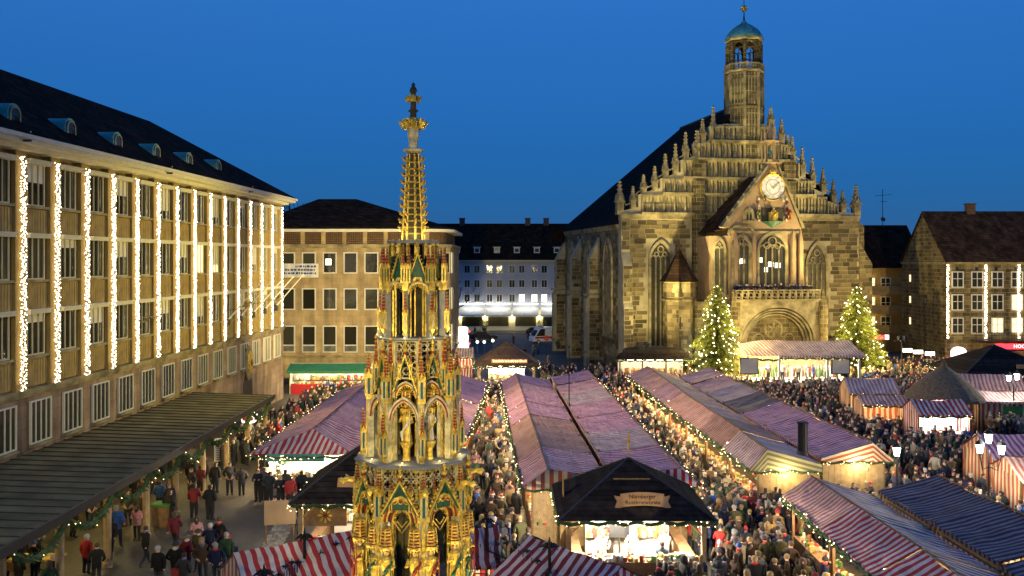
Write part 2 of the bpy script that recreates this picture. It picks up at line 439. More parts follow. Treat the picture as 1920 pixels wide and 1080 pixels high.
# ---------------------------------------------------------------- long hall with light strips, on the left
HB = thing('civic_hall', 'long sandstone hall with rows of tall windows between lit pilasters, on the left', 'building', (-25.2+.043*82, 82, 0), -math.atan(.043))
def hall_pt(px, z):                                   # world point on the hall wall seen at column px
    Y = 25.2/(.043-(px-960)/F); return Vector((-25.2+.043*Y, Y, z))
BAY = 2.862; NB = 17
LEN = BAY*NB+1.2
m = MB(); m.box(-12, -.25, -LEN, 0, 6.7, 18.55); m.build('wall', 'hall_stone', HB)
m = MB()
m.box(-12, .12, -LEN, .05, 0, 6.6)
m.build('base_wall', 'hall_base', HB)
m = MB(); m.box(-.2, .30, -LEN, .12, 6.6, 6.8); m.box(-.2, .22, -LEN, .08, 6.45, 6.6); m.build('string_course', 'sandstone_trim', HB)
m = MB(); m.box(-12, .55, -LEN, .3, 18.2, 18.42); m.box(-12.5, 1.05, -LEN, .85, 18.42, 18.62); m.box(-12.6, 1.22, -LEN, 1.0, 18.62, 18.82); m.build('cornice', 'cream_paint', HB)
# roof with hipped far end
m = MB()
e, r_ = 18.82, 24.0
A = (1.2, 1.0, e); B = (-14, 1.0, e); C = (-14, -LEN, e); D = (1.2, -LEN, e); R1 = (-6.4, -13.5, r_); R2 = (-6.4, -LEN, r_)
m.face([A, R1, R2, D]); m.face([B, C, R2, R1]); m.face([A, B, R1]); m.face([D, R2, C])
m.build('roof', 'dark_roof', HB)
pil = MB(); pil.box(-.3, .08, -.42, .42, 6.8, 18.2); pil.box(-.25, .13, -.46, .46, 6.8, 7.1); pil.box(-.25, .12, -.45, .45, 17.9, 18.2); pil = pil.mesh('pilaster', ['hall_stone'])
def window_mesh(w, h, mull, trans, fr='white_paint', fw=.09, dep=.12):
    """frame in local x (width) and z (height), facing -y"""
    f = MB()
    f.box(-w/2, -w/2+fw, -dep, 0, 0, h); f.box(w/2-fw, w/2, -dep, 0, 0, h); f.box(-w/2+fw, w/2-fw, -dep, 0, 0, fw); f.box(-w/2+fw, w/2-fw, -dep, 0, h-fw, h)
    for k in range(mull):
        x = -w/2+w*(k+1)/(mull+1); f.box(x-fw*.32, x+fw*.32, -dep*.9, -.01, fw, h-fw)
    for t in trans: f.box(-w/2+fw, w/2-fw, -dep*.8, -.02, h*t-fw*.3, h*t+fw*.3)
    g_ = MB(); g_.box(-w/2+fw*.5, w/2-fw*.5, -dep*.45, -dep*.3, fw*.5, h-fw*.5)
    return f.mesh('window', [fr]), g_.mesh('pane', ['pane_glass'])
wm, gm = window_mesh(1.5, 2.15, 2, (), 'frame_cream', fw=.075)
wm2, gm2 = window_mesh(1.75, 2.1, 3, (), fw=.075)
lit_g = gm.copy(); lit_g.materials.clear(); lit_g.materials.append(MATS['lit_window'])
sill = MB(); sill.box(-.85, .85, -.26, 0, -.12, 0); sill = sill.mesh('sill', ['sandstone_trim'])
hood = MB(); hood.box(-.95, .95, -.42, 0, 0, .07); hood.box(-.9, .9, -.34, 0, -.16, 0); hood = hood.mesh('window_hood', ['cream_paint'])
sp = MB()
sp.box(-1.0, 1.0, -.12, 0, 0, 1.35)
for k in range(9): x = -.92+k*.23; sp.box(x-.07, x+.07, -.14, -.11, .05, 1.3)
sp = sp.mesh('spandrel_panel', ['hall_spandrel'])
bl_m = []
for hb in (.5, .95, 1.5):
    q_ = MB(); q_.box(-.68, .68, -.058, -.055, 2.1-hb, 2.1); bl_m.append(q_.mesh('blind', ['cream_paint']))
WR = (0, 0, math.pi/2)                                # turn a window to face +x
for k in range(NB+1):
    y = -.6-BAY*k
    if y < -LEN: break
    inst('pilaster', pil, HB, (0, y, 0))
    if k == NB: break
    yc = y-BAY/2
    for z in (8.35, 12.05, 15.65):
        w = inst('window', wm, HB, (-.16, yc, z), WR)
        inst('pane', lit_g if (k, z) in ((6, 12.05), (5, 12.05)) else gm, w)
        if (k*7+int(z)*3) % 5 < 2: inst('blind', bl_m[(k+int(z)) % 3], w)
        inst('sill', sill, HB, (-.12, yc, z), WR); inst('window_hood', hood, HB, (-.12, yc, z+2.2), WR)
        inst('spandrel_panel', sp, HB, (-.18, yc, z-1.5), WR)
    w = inst('window', wm2, HB, (.13, yc, 4.1), WR); inst('pane', gm2, w)
    inst('sill', sill, HB, (.12, yc, 4.08), WR)
# copper dormers on the roof slope
dm = MB()
n = 8
def dorm(w, h):
    pts = [(-w, 0)]+[(-w*math.cos(math.pi*k/n), h-.55*w+w*math.sin(math.pi*k/n)) for k in range(n+1)]+[(w, 0)]
    return pts
dp = dorm(.5, .85)
dm.prism(dp, lambda a, b, dd: (dd, a, b), -3.2, 0)
dm.prism(dorm(.58, .93), lambda a, b, dd: (dd, a, b), -3.0, .12, 0)
dm = dm.mesh('dormer', ['verdigris'])
dw = MB(); dw.prism(dorm(.36, .64), lambda a, b, dd: (dd, a, b+.08), .1, .16); dw = dw.mesh('dormer_window', ['pane_glass'])
df = MB()
op = dorm(.47, .78); ip = dorm(.36, .64)
for k in range(len(op)-1):
    a0, a1, b0, b1 = op[k], op[k+1], ip[k], ip[k+1]
    df.prism([a0, a1, (b1[0], b1[1]+.08), (b0[0], b0[1]+.08)], lambda a, b, dd: (dd, a, b), .1, .2)
df = df.mesh('dormer_frame', ['sandstone_trim'])
for px, py in ((22, 222), (128, 247), (217, 270), (290, 290), (352, 304), (407, 316)):
    # intersect the view ray with the roof slope
    best = None
    for Yq in range(400, 820):
        Y = Yq*.1; w = P(px, py, Y); lx = HB.matrix_basis.inverted() @ w
        zz = e+(1.2-lx.x)*(r_-e)/7.6
        if best is None or abs(zz-lx.z) < best[0]: best = (abs(zz-lx.z), lx.copy())
    p = best[1]
    o = inst('dormer', dm, HB, (p.x, p.y, p.z-.15), scale=(1, .9, .72)); inst('dormer_window', dw, o); inst('dormer_frame', df, o)
# oval crest on the base wall
pc = hall_pt(461, 3.4)
m = MB(); m.lathe([(.9, -.0), (1.0, .12), (.92, .2), (.7, .22)], 20, m=0); m.lathe([(.7, .2), (.55, .32), (.3, .36)], 20, m=1); m.lathe([(.25, .34), (.1, .42)], 12, m=2)
o = m.build('crest', ['sandstone_trim', 'gold', 'fountain_red'], HB, loc=HB.matrix_basis.inverted() @ pc+Vector((.14, 0, 1.1)), rot=(0, math.pi/2, 0), scale=(1.5, .85, 1))
m = MB(); ap = arch_pts(1.1, 0, 1.2, 6); m.prism([(-1.1, -3)]+ap[0:]+[(1.1, -3)], lambda a, b, dd: (dd, a, b), .1, .125); m.build('arched_recess', 'dark_metal', HB, loc=HB.matrix_basis.inverted() @ pc+Vector((.02, .1, -.9)))
# bird-like finials near the wall: two carved brackets seen on the wall
for px, py in ((265, 605), (458, 574)):
    Y = 25.2/(.043-(px-960)/F); q = P(px, py, Y)
    m = MB(); m.cbox((0, 0, 0), .5, .12, .12); m.tube([(.2, 0, .1), (.5, 0, .35), (.9, 0, .3)], [.1, .12, .03]); m.tube([(.3, -.35, .35), (.45, 0, .25), (.3, .35, .35)], [.03, .1, .03])
    m.build('carved_bracket', 'sandstone_trim', HB, loc=HB.matrix_basis.inverted() @ q)
# light strips hung on each pilaster
def bulbs_mesh(name, pts, r, m_='bulb'):
    b = MB()
    for p in pts: b.octa(p, r*R.uniform(.8, 1.25))
    return b.mesh(name, [m_])
def strip_pts(h, w, n, dx=.1):
    return [(dx+R.uniform(0, .06), R.uniform(-w, w), h*(i+R.random())/n) for i in range(n)]
strips = [bulbs_mesh('bulb_cluster', strip_pts(11.2, .25, 420), .031, 'bulb_strip') for _ in range(3)]
wire = MB()
for yy in (-.12, 0, .12): wire.box(.075, .09, yy-.008, yy+.008, 0, 11.2)
wire = wire.mesh('cable', ['dark_metal'])
ordw = ['nearest', 'second', 'third', 'fourth', 'fifth', 'sixth', 'seventh', 'eighth', 'ninth', 'tenth', 'eleventh', 'twelfth', 'thirteenth', 'fourteenth', 'fifteenth', 'sixteenth', 'seventeenth']
for k in range(16):
    j = 14-k                                          # 0 = nearest fully seen
    if j < 0: continue
    y = -.6-BAY*k
    w = HB.matrix_basis @ Vector((.09, y, 6.75))
    t = thing('light_strip', 'curtain of warm white bulbs on a hall pilaster, %s from the left edge' % (ordw[j] if j else 'first'), 'string lights', w, -math.atan(.043), 'light strips on the hall pilasters')
    inst('bulb_cluster', strips[k % 3], t, stuff=True); inst('cable', wire, t)
    light('AREA', 'strip_glow', (.22, 0, 5.6), 22, (1, .74, .16), t, .25, target=(-5, 0, 5.6), sy=10.5)
# flagpoles leaning out from the wall
fp = MB(); fp.tube([(0, 0, 0), (2.6, -.2, 2.9)], [.06, .04], 6); fp.ball((2.64, -.2, 2.95), .09); fp = fp.mesh('pole', ['white_paint'])
fb = MB(); fb.box(-.1, .25, -.12, .12, -.25, .25); fb.tube([(0, 0, .9), (.95, -.07, 1.05)], .025, 5); fb = fb.mesh('bracket', ['dark_metal'])
for i, (px, py) in enumerate(((422, 604), (446, 597), (470, 590), (492, 583), (513, 577))):
    Y = 25.2/(.043-(px-960)/F); q = P(px, py, Y)
    t = thing('flagpole', 'bare white flagpole leaning out from the hall wall, %s from the left' % ['first', 'second', 'third', 'fourth', 'fifth'][i], 'flagpole', q+Vector((.1, 0, 0)), -math.atan(.043), 'flagpoles on the hall')
    inst('pole', fp, t); inst('bracket', fb, t)

# ---------------------------------------------------------------- canopy along the hall
CN = thing('walkway_canopy', 'long flat metal-roofed canopy on pale posts along the hall', 'canopy', (-20, 45, 0))
Yc0, Yc1 = 20.0, 61.0
def hx(Y): return -25.2+.043*Y+.16
npan = 46
step = (Yc1-Yc0)/npan
def canopy_far(Y): return -16.7
for k in range(npan):
    y0, y1 = Yc0+k*step, Yc0+(k+1)*step
    m = MB(); z0, z1 = 3.72, 3.52
    x0, x1 = hx((y0+y1)/2)-CN.location.x, -16.7-CN.location.x
    yy0, yy1 = y0-45+.02, y1-45-.02
    m.face([(x0, yy0, z0), (x1, yy0, z1), (x1, yy1, z1), (x0, yy1, z0)]); m.face([(x0, yy0, z0-.06), (x0, yy1, z0-.06), (x1, yy1, z1-.06), (x1, yy0, z1-.06)])
    m.face([(x1, yy0, z1), (x1, yy0, z1-.06), (x1, yy1, z1-.06), (x1, yy1, z1)])
    o = m.build('roof_panel', 'canopy_sheet', CN)
    s_ = MB(); s_.face([(x0, yy1-.02, z0+.045), (x1, yy1-.02, z1+.045), (x1, yy1+.02, z1+.045), (x0, yy1+.02, z0+.045)])
    s_.face([(x0, yy1-.02, z0-.02), (x1, yy1-.02, z1-.02), (x1, yy1-.02, z1+.045), (x0, yy1-.02, z0+.045)]); s_.face([(x0, yy1+.02, z0-.02), (x0, yy1+.02, z0+.045), (x1, yy1+.02, z1+.045), (x1, yy1+.02, z1-.02)])
    s_.build('seam', 'dark_metal', o)
m = MB(); m.box(3.3, 3.42, Yc0-45, Yc1-45, 3.3, 3.62); m.box(3.2, 3.3, Yc0-45, Yc1-45, 3.2, 3.4); m.build('gutter', 'dark_metal', CN)
m = MB(); m.box(hx(45)+20.4, 3.2, Yc1-45-.15, Yc1-45+.02, 3.25, 3.5); m.build('end_fascia', 'dark_metal', CN)
m = MB(); m.box(hx(45)+20, 3.2, Yc0-45, Yc1-45, 3.36, 3.42); m.build('soffit', 'cream_paint', CN)
posts = [29.2, 33, 36.9, 40.8, 44.4, 48.3, 52.3, 56.4, 60.5]
pm = MB(); pm.lathe([(.22, 0), (.22, .2), (.16, .25), (.16, 3.1), (.24, 3.3), (.24, 3.4)], 10); pm = pm.mesh('post', ['pale_wood'])
for y in posts: inst('post', pm, CN, (2.85, y-45, 0))
# fir garlands slung between the posts
def swag(p, q, sag, r, n=14, dens=26, seed=0, bulbs=0):
    rr = random.Random(seed); p, q = Vector(p), Vector(q)
    pts = [p.lerp(q, k/n)-Vector((0, 0, sag*4*(k/n)*(1-k/n))) for k in range(n+1)]
    b = MB(); b.tube(pts, r*.45, 5)
    for k in range(n):
        for _ in range(dens//2):
            c = pts[k].lerp(pts[k+1], rr.random()); d = Vector((rr.uniform(-1, 1), rr.uniform(-1, 1), rr.uniform(-1, .7))).normalized()*r*rr.uniform(.8, 1.5)
            s = d.cross(Vector((rr.uniform(-1, 1), rr.uniform(-1, 1), rr.uniform(-1, 1))))
            if s.length < 1e-6: continue
            s = s.normalized()*r*.22
            b.face([c-s, c+s, c+d])
    bp_ = [pts[int(rr.random()*n)].lerp(pts[min(n, int(rr.random()*n)+1)], 0)+Vector((rr.uniform(-r, r), rr.uniform(-r, r), rr.uniform(-r, r*.5))) for _ in range(bulbs)]
    return b, bp_, pts
for i in range(len(posts)-1):
    y0, y1 = posts[i], posts[i+1]; t = thing('fir_garland', 'thick fir garland slung under the canopy edge, %s from the front' % ordw[i].replace('nearest', 'first'), 'garland', (-16.85, (y0+y1)/2, 3.2), 0, 'garlands under the canopy')
    b, _, pts = swag((0, -(y1-y0)/2, 0), (0, (y1-y0)/2, 0), .75, .26, seed=i)
    b.build('fir_branches', 'fir', t)
    r2 = random.Random(i); bb = [pts[r2.randrange(len(pts))]+Vector((.2, r2.uniform(-.15, .15), r2.uniform(-.2, .1))) for _ in range(12)]
    inst('bulb', bulbs_mesh('bulb', bb[:3], .022), t, stuff=True)
for y in (26, 31, 36, 41, 46, 51, 56):
    l = MB(); l.lathe([(.05, .1), (.22, .05), (.24, -.05), (.2, -.1)], 12); l.build('ceiling_lamp', 'tube_light', CN, loc=(.2, y-45, 3.3))
    light('POINT', 'canopy_light', (.4, y-45, 3.0), 105, (1, .78, .26), CN, .2)
# ---------------------------------------------------------------- office block closing the walkway (centre left)
OB = thing('office_block', 'tan office block with white framed windows and dark hipped roof behind the fountain', 'building', (-16, 92, 0))
X0, X1 = -28, -9.2
m = MB()
def ob_poly(off, xr=X1):
    pts = [(X0+16-off, 0-off), (xr+16, 0-off)]
    for k in range(1, 7):
        a = -math.pi/2+math.pi/2*k/6; pts.append((xr+16+2.6*math.cos(a)+off*math.cos(a), 2.6+2.6*math.sin(a)+off*math.sin(a)))
    return pts+[(xr+16+2.6+off, 16), (X0+16-off, 16)]
V3 = lambda a, b, d: (a, b, d)
courses_mat('tan_stone', (.40, .29, .15), (.27, .19, .1), 1.5, .65, .012, var=.1, plane='SUM', bump=.25, streak=.75)
m.prism(ob_poly(0), V3, 0, 14.45); m.build('wall', 'tan_stone', OB)
m = MB(); m.prism(ob_poly(.25), V3, 14.45, 14.7); m.prism(ob_poly(.12), V3, 14.3, 14.45); m.prism(ob_poly(.14), V3, 2.75, 2.95); m.build('string_course', 'sandstone_trim', OB)
m = MB(); m.prism(ob_poly(-.5), V3, 14.7, 16.0); m.build('attic_wall', 'brown_shingle', OB)
m = MB(); m.prism(ob_poly(.45), V3, 16.0, 16.3); m.build('eaves', 'cream_paint', OB)
m = MB()
rb = ob_poly(.5); top = [(-5.5, 7.5, 19.9), (-2.5, 7.5, 19.9)]
m.prism([(p[0]*.995, p[1]) for p in rb], V3, 16.3, 16.42)
for k in range(len(rb)):
    p, q = rb[k], rb[(k+1) % len(rb)]
    tp = (max(-7, min(-1.8, p[0]*.25-3)), 7.5, 20.0); tq = (max(-7, min(-1.8, q[0]*.25-3)), 7.5, 20.0)
    m.face([(p[0], p[1], 16.42), (q[0], q[1], 16.42), tq, tp])
m.build('roof', 'dark_roof', OB)
m = MB()
for k in range(9):                                    # piers of the attic storey with lattice between
    x = X0+16+1.4+k*2.2; m.box(x-.22, x+.22, .3, .55, 14.7, 16.0)
m.build('attic_pier', 'tan_stone', OB)
lat = MB()
for k in range(9):
    for s_ in (1, -1):
        x0, z0, x1, z1 = -.85+k*.2, 0, -.85+k*.2+s_*.55, 1.1
        lat.box(-.9+k*.21, -.86+k*.21, 0, .03, 0, 1.2)
for k in range(5): lat.box(-.9, .85, -.02, .01, .1+k*.24, .14+k*.24)
lat = lat.mesh('lattice', ['wood'])
for k in range(8): inst('lattice', lat, OB, (X0+16+2.5+k*2.2, .44, 14.75))
wf = {}
for z, h, tr in ((11.6, 2.25, ()), (7.75, 2.3, ()), (3.25, 2.85, (.28,))):
    wf[z] = window_mesh(1.48, h, 0, tr, fw=.12, dep=.14)
blind = MB(); blind.box(-.62, .62, -.03, -.02, .95, 2.1); blind = blind.mesh('blind', ['white_paint'])
rl = MB(); rl.box(-.7, .7, -.2, -.16, .72, .77); rl.box(-.7, .7, -.2, -.16, .05, .09)
for k in range(12): rl.box(-.66+k*.12, -.64+k*.12, -.195, -.165, .05, .75)
rl = rl.mesh('railing', ['white_paint'])
wl = wf[11.6][1].copy(); wl.materials.clear(); wl.materials.append(MATS['lit_window_white'])
for k in range(9):
    x = -23.65+2.2*k+16
    if x > X1+16.1: break
    for z in wf:
        w = inst('window', wf[z][0], OB, (x, .02, z)); inst('pane', wf[z][1], w)
        if (z == 11.6 and k in (0, 1)) or (k*5+int(z)) % 4 == 1: inst('blind', blind, w)
        if z == 3.25: inst('railing', rl, w)
m = MB(); m.box(-.3, .3, -.05, -.03, .9, 1.55); m.build('lit_screen', 'lit_window_white', OB, loc=(-23.65+4.4+16-.15, 0, 11.6))
for k in range(3):                                    # windows on the rounded corner
    a = -math.pi/2+math.pi/2*(.3+.33*k)
    for z in wf:
        w = inst('window', wf[z][0], OB, (X1+16+2.62*math.cos(a), 2.6+2.62*math.sin(a), z), (0, 0, a+math.pi/2), (.6, 1, 1)); inst('pane', wf[z][1], w)
bn = thing('cloth_banner', 'white cloth banner with blue lettering hung below the top windows of the tan block', 'banner', (-22.6, 91.7, 11.3))
m = MB(); nx = 12
for k in range(nx):
    f_ = lambda q: (-2.1+4.3*q/nx, .05*math.sin(q*1.7), 0)
    a_, b2 = f_(k), f_(k+1); m.face([(a_[0], a_[1], -.12), (b2[0], b2[1], -.12), (b2[0], b2[1], 1.35), (a_[0], a_[1], 1.35)]); m.face([(a_[0], a_[1]+.02, 1.35), (b2[0], b2[1]+.02, 1.35), (b2[0], b2[1]+.02, -.12), (a_[0], a_[1]+.02, -.12)])
m.build('cloth', 'white_paint', bn)
m = MB(); r9 = random.Random(4)
for row in range(3):
    x = -1.7 if row != 0 else -.2
    while x < 1.9:
        w_ = r9.uniform(.08, .3); m.box(x, x+w_, -.09, -.08, .95-row*.36, 1.12-row*.36+r9.uniform(0, .06)); x += w_+r9.uniform(.05, .14)
m.build('print', 'blue_paint', bn)
ab = thing('awning_shop', 'lit snack stand with dark green awning in front of the tan block', 'shop', (-17.5, 84.5, 0))
m = MB(); m.face([(-4, 0, 3.0), (3.9, 0, 3.0), (3.9, -1.6, 2.45), (-4, -1.6, 2.45)]); m.face([(-4, -1.6, 2.45), (3.9, -1.6, 2.45), (3.9, -1.62, 2.2), (-4, -1.62, 2.2)]); m.face([(-4, 0, 2.95), (-4, -1.6, 2.4), (3.9, -1.6, 2.4), (3.9, 0, 2.95)]); m.build('awning', 'green_awning', ab)
m = MB(); m.box(-4, 3.9, .9, 1.1, 0, 2.9); m.box(-4.1, -4, 0, 1.1, 0, 2.95); m.box(3.9, 4, 0, 1.1, 0, 2.95); m.build('back_wall', 'white_paint', ab)
m = MB(); m.box(-3.9, 3.9, -.2, .3, 0, 1.0); m.build('counter', 'cloth_red', ab)
def goods(parent, x0, x1, y0, y1, z, n, seed, hmax=.3, axis=None, pal=None, name='goods'):
    rr = random.Random(seed); b = MB()
    pal = pal or [(.5, .08, .05), (.6, .42, .12), (.65, .6, .5), (.12, .2, .08), (.3, .14, .05), (.7, .66, .6), (.45, .3, .1)]
    for _ in range(n):
        b.col = pal[rr.randrange(len(pal))]; s = rr.uniform(.08, .22)
        b.cbox((rr.uniform(x0, x1), rr.uniform(y0, y1), z), s, s*rr.uniform(.6, 1.2), rr.uniform(.06, hmax), 0, rr.random()*3)
    return b.build(name, 'painted_goods', parent, stuff=True)
goods(ab, -3.8, 3.8, -.15, .25, 1.0, 80, 3); goods(ab, -3.8, 3.8, .7, .9, 1.3, 120, 4, .5)
m = MB(); m.box(-3.7, 3.6, -.1, .1, 2.62, 2.7); m.build('lamp_tube', 'tube_light', ab)
for x in (-2.5, 0, 2.5): light('POINT', 'shop_light', (x, -.3, 2.35), 190, (1, .84, .6), ab, .2)

# ---------------------------------------------------------------- pale row at the far end of the street
PB = thing('pale_row_house', 'pale plastered row building with long dark roof at the end of the street', 'building', (4, 160, 0))
m = MB(); m.box(-34, 30, 0, 12, 0, 12.8); m.build('wall', 'plaster', PB)
m = MB(); m.box(-34.3, 30.3, -.6, 12.6, 12.8, 13.05); m.build('eaves', 'cream_paint', PB)
m = MB(); m.face([(-34.5, -.8, 13.05), (30.5, -.8, 13.05), (30.5, 6, 20.0), (-34.5, 6, 20.0)]); m.face([(30.5, 12.8, 13.05), (-34.5, 12.8, 13.05), (-34.5, 6, 20.0), (30.5, 6, 20.0)]); m.face([(-34.5, -.8, 13.05), (-34.5, 6, 20), (-34.5, 12.8, 13.05)]); m.build('roof', 'dark_roof', PB)
w3, g3 = window_mesh(1.15, 1.5, 1, (), fw=.1)
g3l = g3.copy(); g3l.materials.clear(); g3l.materials.append(MATS['lit_window_white'])
for r_i, z in enumerate((10.6, 7.95, 5.3)):
    for k in range(-5, 6):
        for s_ in (-.9, .9):
            x = -3.1+k*4.12+s_
            w = inst('window', w3, PB, (x, .03, z)); inst('pane', g3l if (r_i == 2 and k in (0, 1) and not (k == 0 and s_ < 0)) else g3, w)
dmr = MB(); dmr.box(-.55, .55, -.1, 2.0, 0, 1.05); dmr.box(-.7, .7, -.25, 2.2, 1.05, 1.18); dmr = dmr.mesh('roof_dormer', ['white_paint'])
dwn = MB(); dwn.box(-.36, .36, -.16, -.09, .2, .85); dwn = dwn.mesh('dormer_window', ['pane_glass'])
for k in range(-5, 6):
    o = inst('roof_dormer', dmr, PB, (-3.1+k*3.68, .55, 14.3)); inst('dormer_window', dwn, o)
ch = MB(); ch.box(-.5, .5, -.4, .4, 0, 1.4); ch.box(-.6, .6, -.5, .5, 1.4, 1.55); ch = ch.mesh('chimney', ['brown_shingle'])
for x in (-13.5, -1, 2.5): inst('chimney', ch, PB, (x, 6, 19.5))
m = MB(); m.box(-14.6, 7.3, -.06, 0, 0, 4.0); m.build('shop_front', 'cream_paint', PB)
for i, x in enumerate((-11.3, -6.5, -1.5, 3.6)):
    m = MB(); m.box(x-1.9, x+1.9, -.12, -.07, .9, 2.6); m.build('shop_window', 'pane_glass', PB)
    m = MB(); m.face([(x-2.35, -.2, 4.3), (x+2.35, -.2, 4.3), (x+2.35, -1.6, 3.0), (x-2.35, -1.6, 3.0)]); m.box(x-2.35, x+2.35, -1.64, -1.6, 2.75, 3.0); m.box(x-2.4, x-2.35, -1.6, -.1, 3.0, 3.1); m.build('awning', 'white_paint', PB)
    m = MB(); m.box(x-2.2, x+2.2, -1.5, -1.42, 5.02, 5.12); m.build('lamp_bar', 'white_lamp', PB)
    light('AREA', 'facade_light', (x, -1.1, 4.95), 45, (.95, 1, .95), PB, 3.6, target=(x, .4, 4.2), sy=.3)
for x in (-13.4, -9, -4, 1.0, 6.0):
    m = MB(); m.box(x-.12, x+.12, -.3, -.1, 2.5, 2.9); m.build('wall_lamp', 'lit_window_white', PB); light('POINT', 'wall_light', (x, -.55, 2.5), 130, (1, .82, .35), PB, .15)
for x in (7.9, 11.5): m = MB(); m.box(x-.8, x+.8, -.15, -.08, 3.1, 3.9); m.box(x-.6, x+.6, -.17, -.15, 3.25, 3.75, 1); m.build('menu_board', ['dark_metal', 'lit_window'], PB)
for i, x in enumerate((-9, 1.4)):
    t = thing('round_shrub', ['clipped round shrub in pot under the left awning of the pale row', 'clipped round shrub in pot under the right awning of the pale row'][i], 'shrub', (4+x, 157.5, .13))
    m = MB(); m.lathe([(.3, 0), (.45, .6)], 10); m.build('pot', 'brown_shingle', t)
    m = MB(); r9 = random.Random(i)
    for _ in range(500):
        d = Vector((r9.gauss(0, 1), r9.gauss(0, 1), r9.gauss(0, 1))).normalized()*r9.uniform(.6, .95); s_ = Vector((r9.gauss(0, 1), r9.gauss(0, 1), r9.gauss(0, 1)))*.1; c_ = d+Vector((0, 0, 1.4)); m.face([c_, c_+s_, c_+d.cross(s_)*.9])
    m.build('foliage', 'needle', t)

# ---------------------------------------------------------------- stone house with gable, right edge, and the balcony house beside the church
SH = thing('gabled_house', 'sandstone house with side gable and light strips at the right edge', 'building', (52.4, 105, 0))
m = MB(); m.box(0, 40, 0, 12, 3.4, 12.7); m.box(0, 40, .3, 12, 0, 3.4)
SHWALL = m.build('wall', 'sandstone_plain', SH)
m = MB(); m.prism([(0, 12.7), (12, 12.7), (6, 19.0)], lambda a, b, d: (d, a, b), 0, .5); m.build('gable_wall', 'sandstone_plain', SH)
m = MB(); m.box(-.12, 40, -.12, 12.1, 12.55, 12.78); m.build('cornice', 'sandstone_trim', SH)
m = MB()
for z0 in (0,):
    m.face([(-.15, -.35, 12.78), (40, -.35, 12.78), (40, 6, 19.25), (-.15, 6, 19.25)]); m.face([(40, 12.35, 12.78), (-.15, 12.35, 12.78), (-.15, 6, 19.25), (40, 6, 19.25)])
    m.face([(-.15, -.35, 12.5), (-.15, 6, 18.95), (-.15, 6, 19.25), (-.15, -.35, 12.78)]); m.face([(-.15, 12.35, 12.5), (-.15, 6, 18.95), (-.15, 6, 19.25), (-.15, 12.35, 12.78)])
m.build('roof', 'brown_roof', SH)
for x in (6, 14, 18.5): inst('chimney', ch, SH, (x, 6, 18.7))
w4, g4 = window_mesh(1.45, 1.95, 1, (.55,), fw=.12)
g4l = g4.copy(); g4l.materials.clear(); g4l.materials.append(MATS['lit_window'])
sl2 = MB(); sl2.box(-.85, .85, -.12, 0, -.14, 0); sl2 = sl2.mesh('sill', ['sandstone_trim'])
for r_i, z in enumerate((9.7, 6.95, 4.15)):
    for k in range(7):
        x = 1.35+2.35*k+(.1 if k > 1 else 0)
        w = inst('window', w4, SH, (x, .03, z)); inst('pane', g4l if (r_i == 2 and k in (2, 3, 4)) or (r_i == 1 and k == 3) else g4, w); inst('sill', sl2, w)
for k in range(7): m = MB(); m.box(-.18, .18, -.02, .05, 0, .42); m.build('vent', 'black_paint', SH, loc=(1.3+2.35*k, 0, 11.75))
for i, z in enumerate((10.2, 7.4, 4.6)): m = MB(); m.box(-.06, .05, -.18, .18, 0, .9); m.build('slit_window', 'lit_window', SH, loc=(0, 9.5, z))
m = MB(); m.box(2.9, 40, -1.4, .1, 3.3, 3.45)
for k in range(60): m.box(2.9+k*.3, 2.93+k*.3, -1.38, -1.35, 3.45, 4.35)
m.box(2.9, 40, -1.42, -1.34, 4.35, 4.42); m.build('balcony', 'dark_metal', SH)
hs = [bulbs_mesh('bulb_cluster', [(R.uniform(-.13, .13), -.06-R.random()*.08, 8.9*R.random()) for _ in range(260)], .05, 'bulb_strip') for _ in range(2)]
for i, x in enumerate((.12, 4.72, 8.7)):
    t = thing('light_strip', 'curtain of bulbs on the gabled house, %s' % ['at its left corner', 'between its second and third window', 'nearest the right edge of the picture'][i], 'string lights', (52.4+x, 105, 3.6), 0, 'light strips on the gabled house')
    inst('bulb_cluster', hs[i % 2], t, stuff=True)
    m = MB(); m.box(-.01, .01, -.05, -.03, 0, 8.9); m.build('cable', 'dark_metal', t)
    light('AREA', 'strip_glow', (0, -.3, 4.45), 45, (1, .8, .5), t, .25, target=(0, 3, 4.45), sy=8.5)
# neon sign and small lit shop signs at street level
t = thing('neon_sign', 'red neon shop sign with pale letters above the entrance of the gabled house', 'sign', (59.3, 103.4, 2.4))
m = MB(); m.box(-1.8, 3.6, 0, .15, .05, .65); m.build('sign_box', 'red_neon', t)
tm = text_mesh('HOO', .62); tm.materials.append(MATS['sign_white']); inst('lettering', tm, t, (1.0, -.03, .36), (math.pi/2, 0, 0))
light('AREA', 'neon_light', (0, -.3, .4), 60, (1, .08, .08), t, 2.5, target=(0, -3, -.5), sy=.5)
t = thing('arched_sign', 'small white half-round lit sign over a shop door of the gabled house', 'sign', (53.7, 104.7, 1.4))
m = MB(); m.prism([(-.9, 0)]+[(-.9*math.cos(math.pi*k/10), .6+.6*math.sin(math.pi*k/10)) for k in range(11)]+[(.9, 0)], lambda a, b, d: (a, d, b), -.15, .1); m.build('sign_face', 'sign_white', t)
m = MB(); m.box(-1.25, 1.25, -.5, .1, -.35, -.1); m.build('red_ledge', 'red_neon', t)
BH = thing('balcony_house', 'dark roofed house with three lit balconies beside the church', 'building', (50.5, 124, 0))
m = MB(); m.box(-9, 6, 0, 10, 0, 11.9); m.build('wall', 'hall_spandrel', BH)
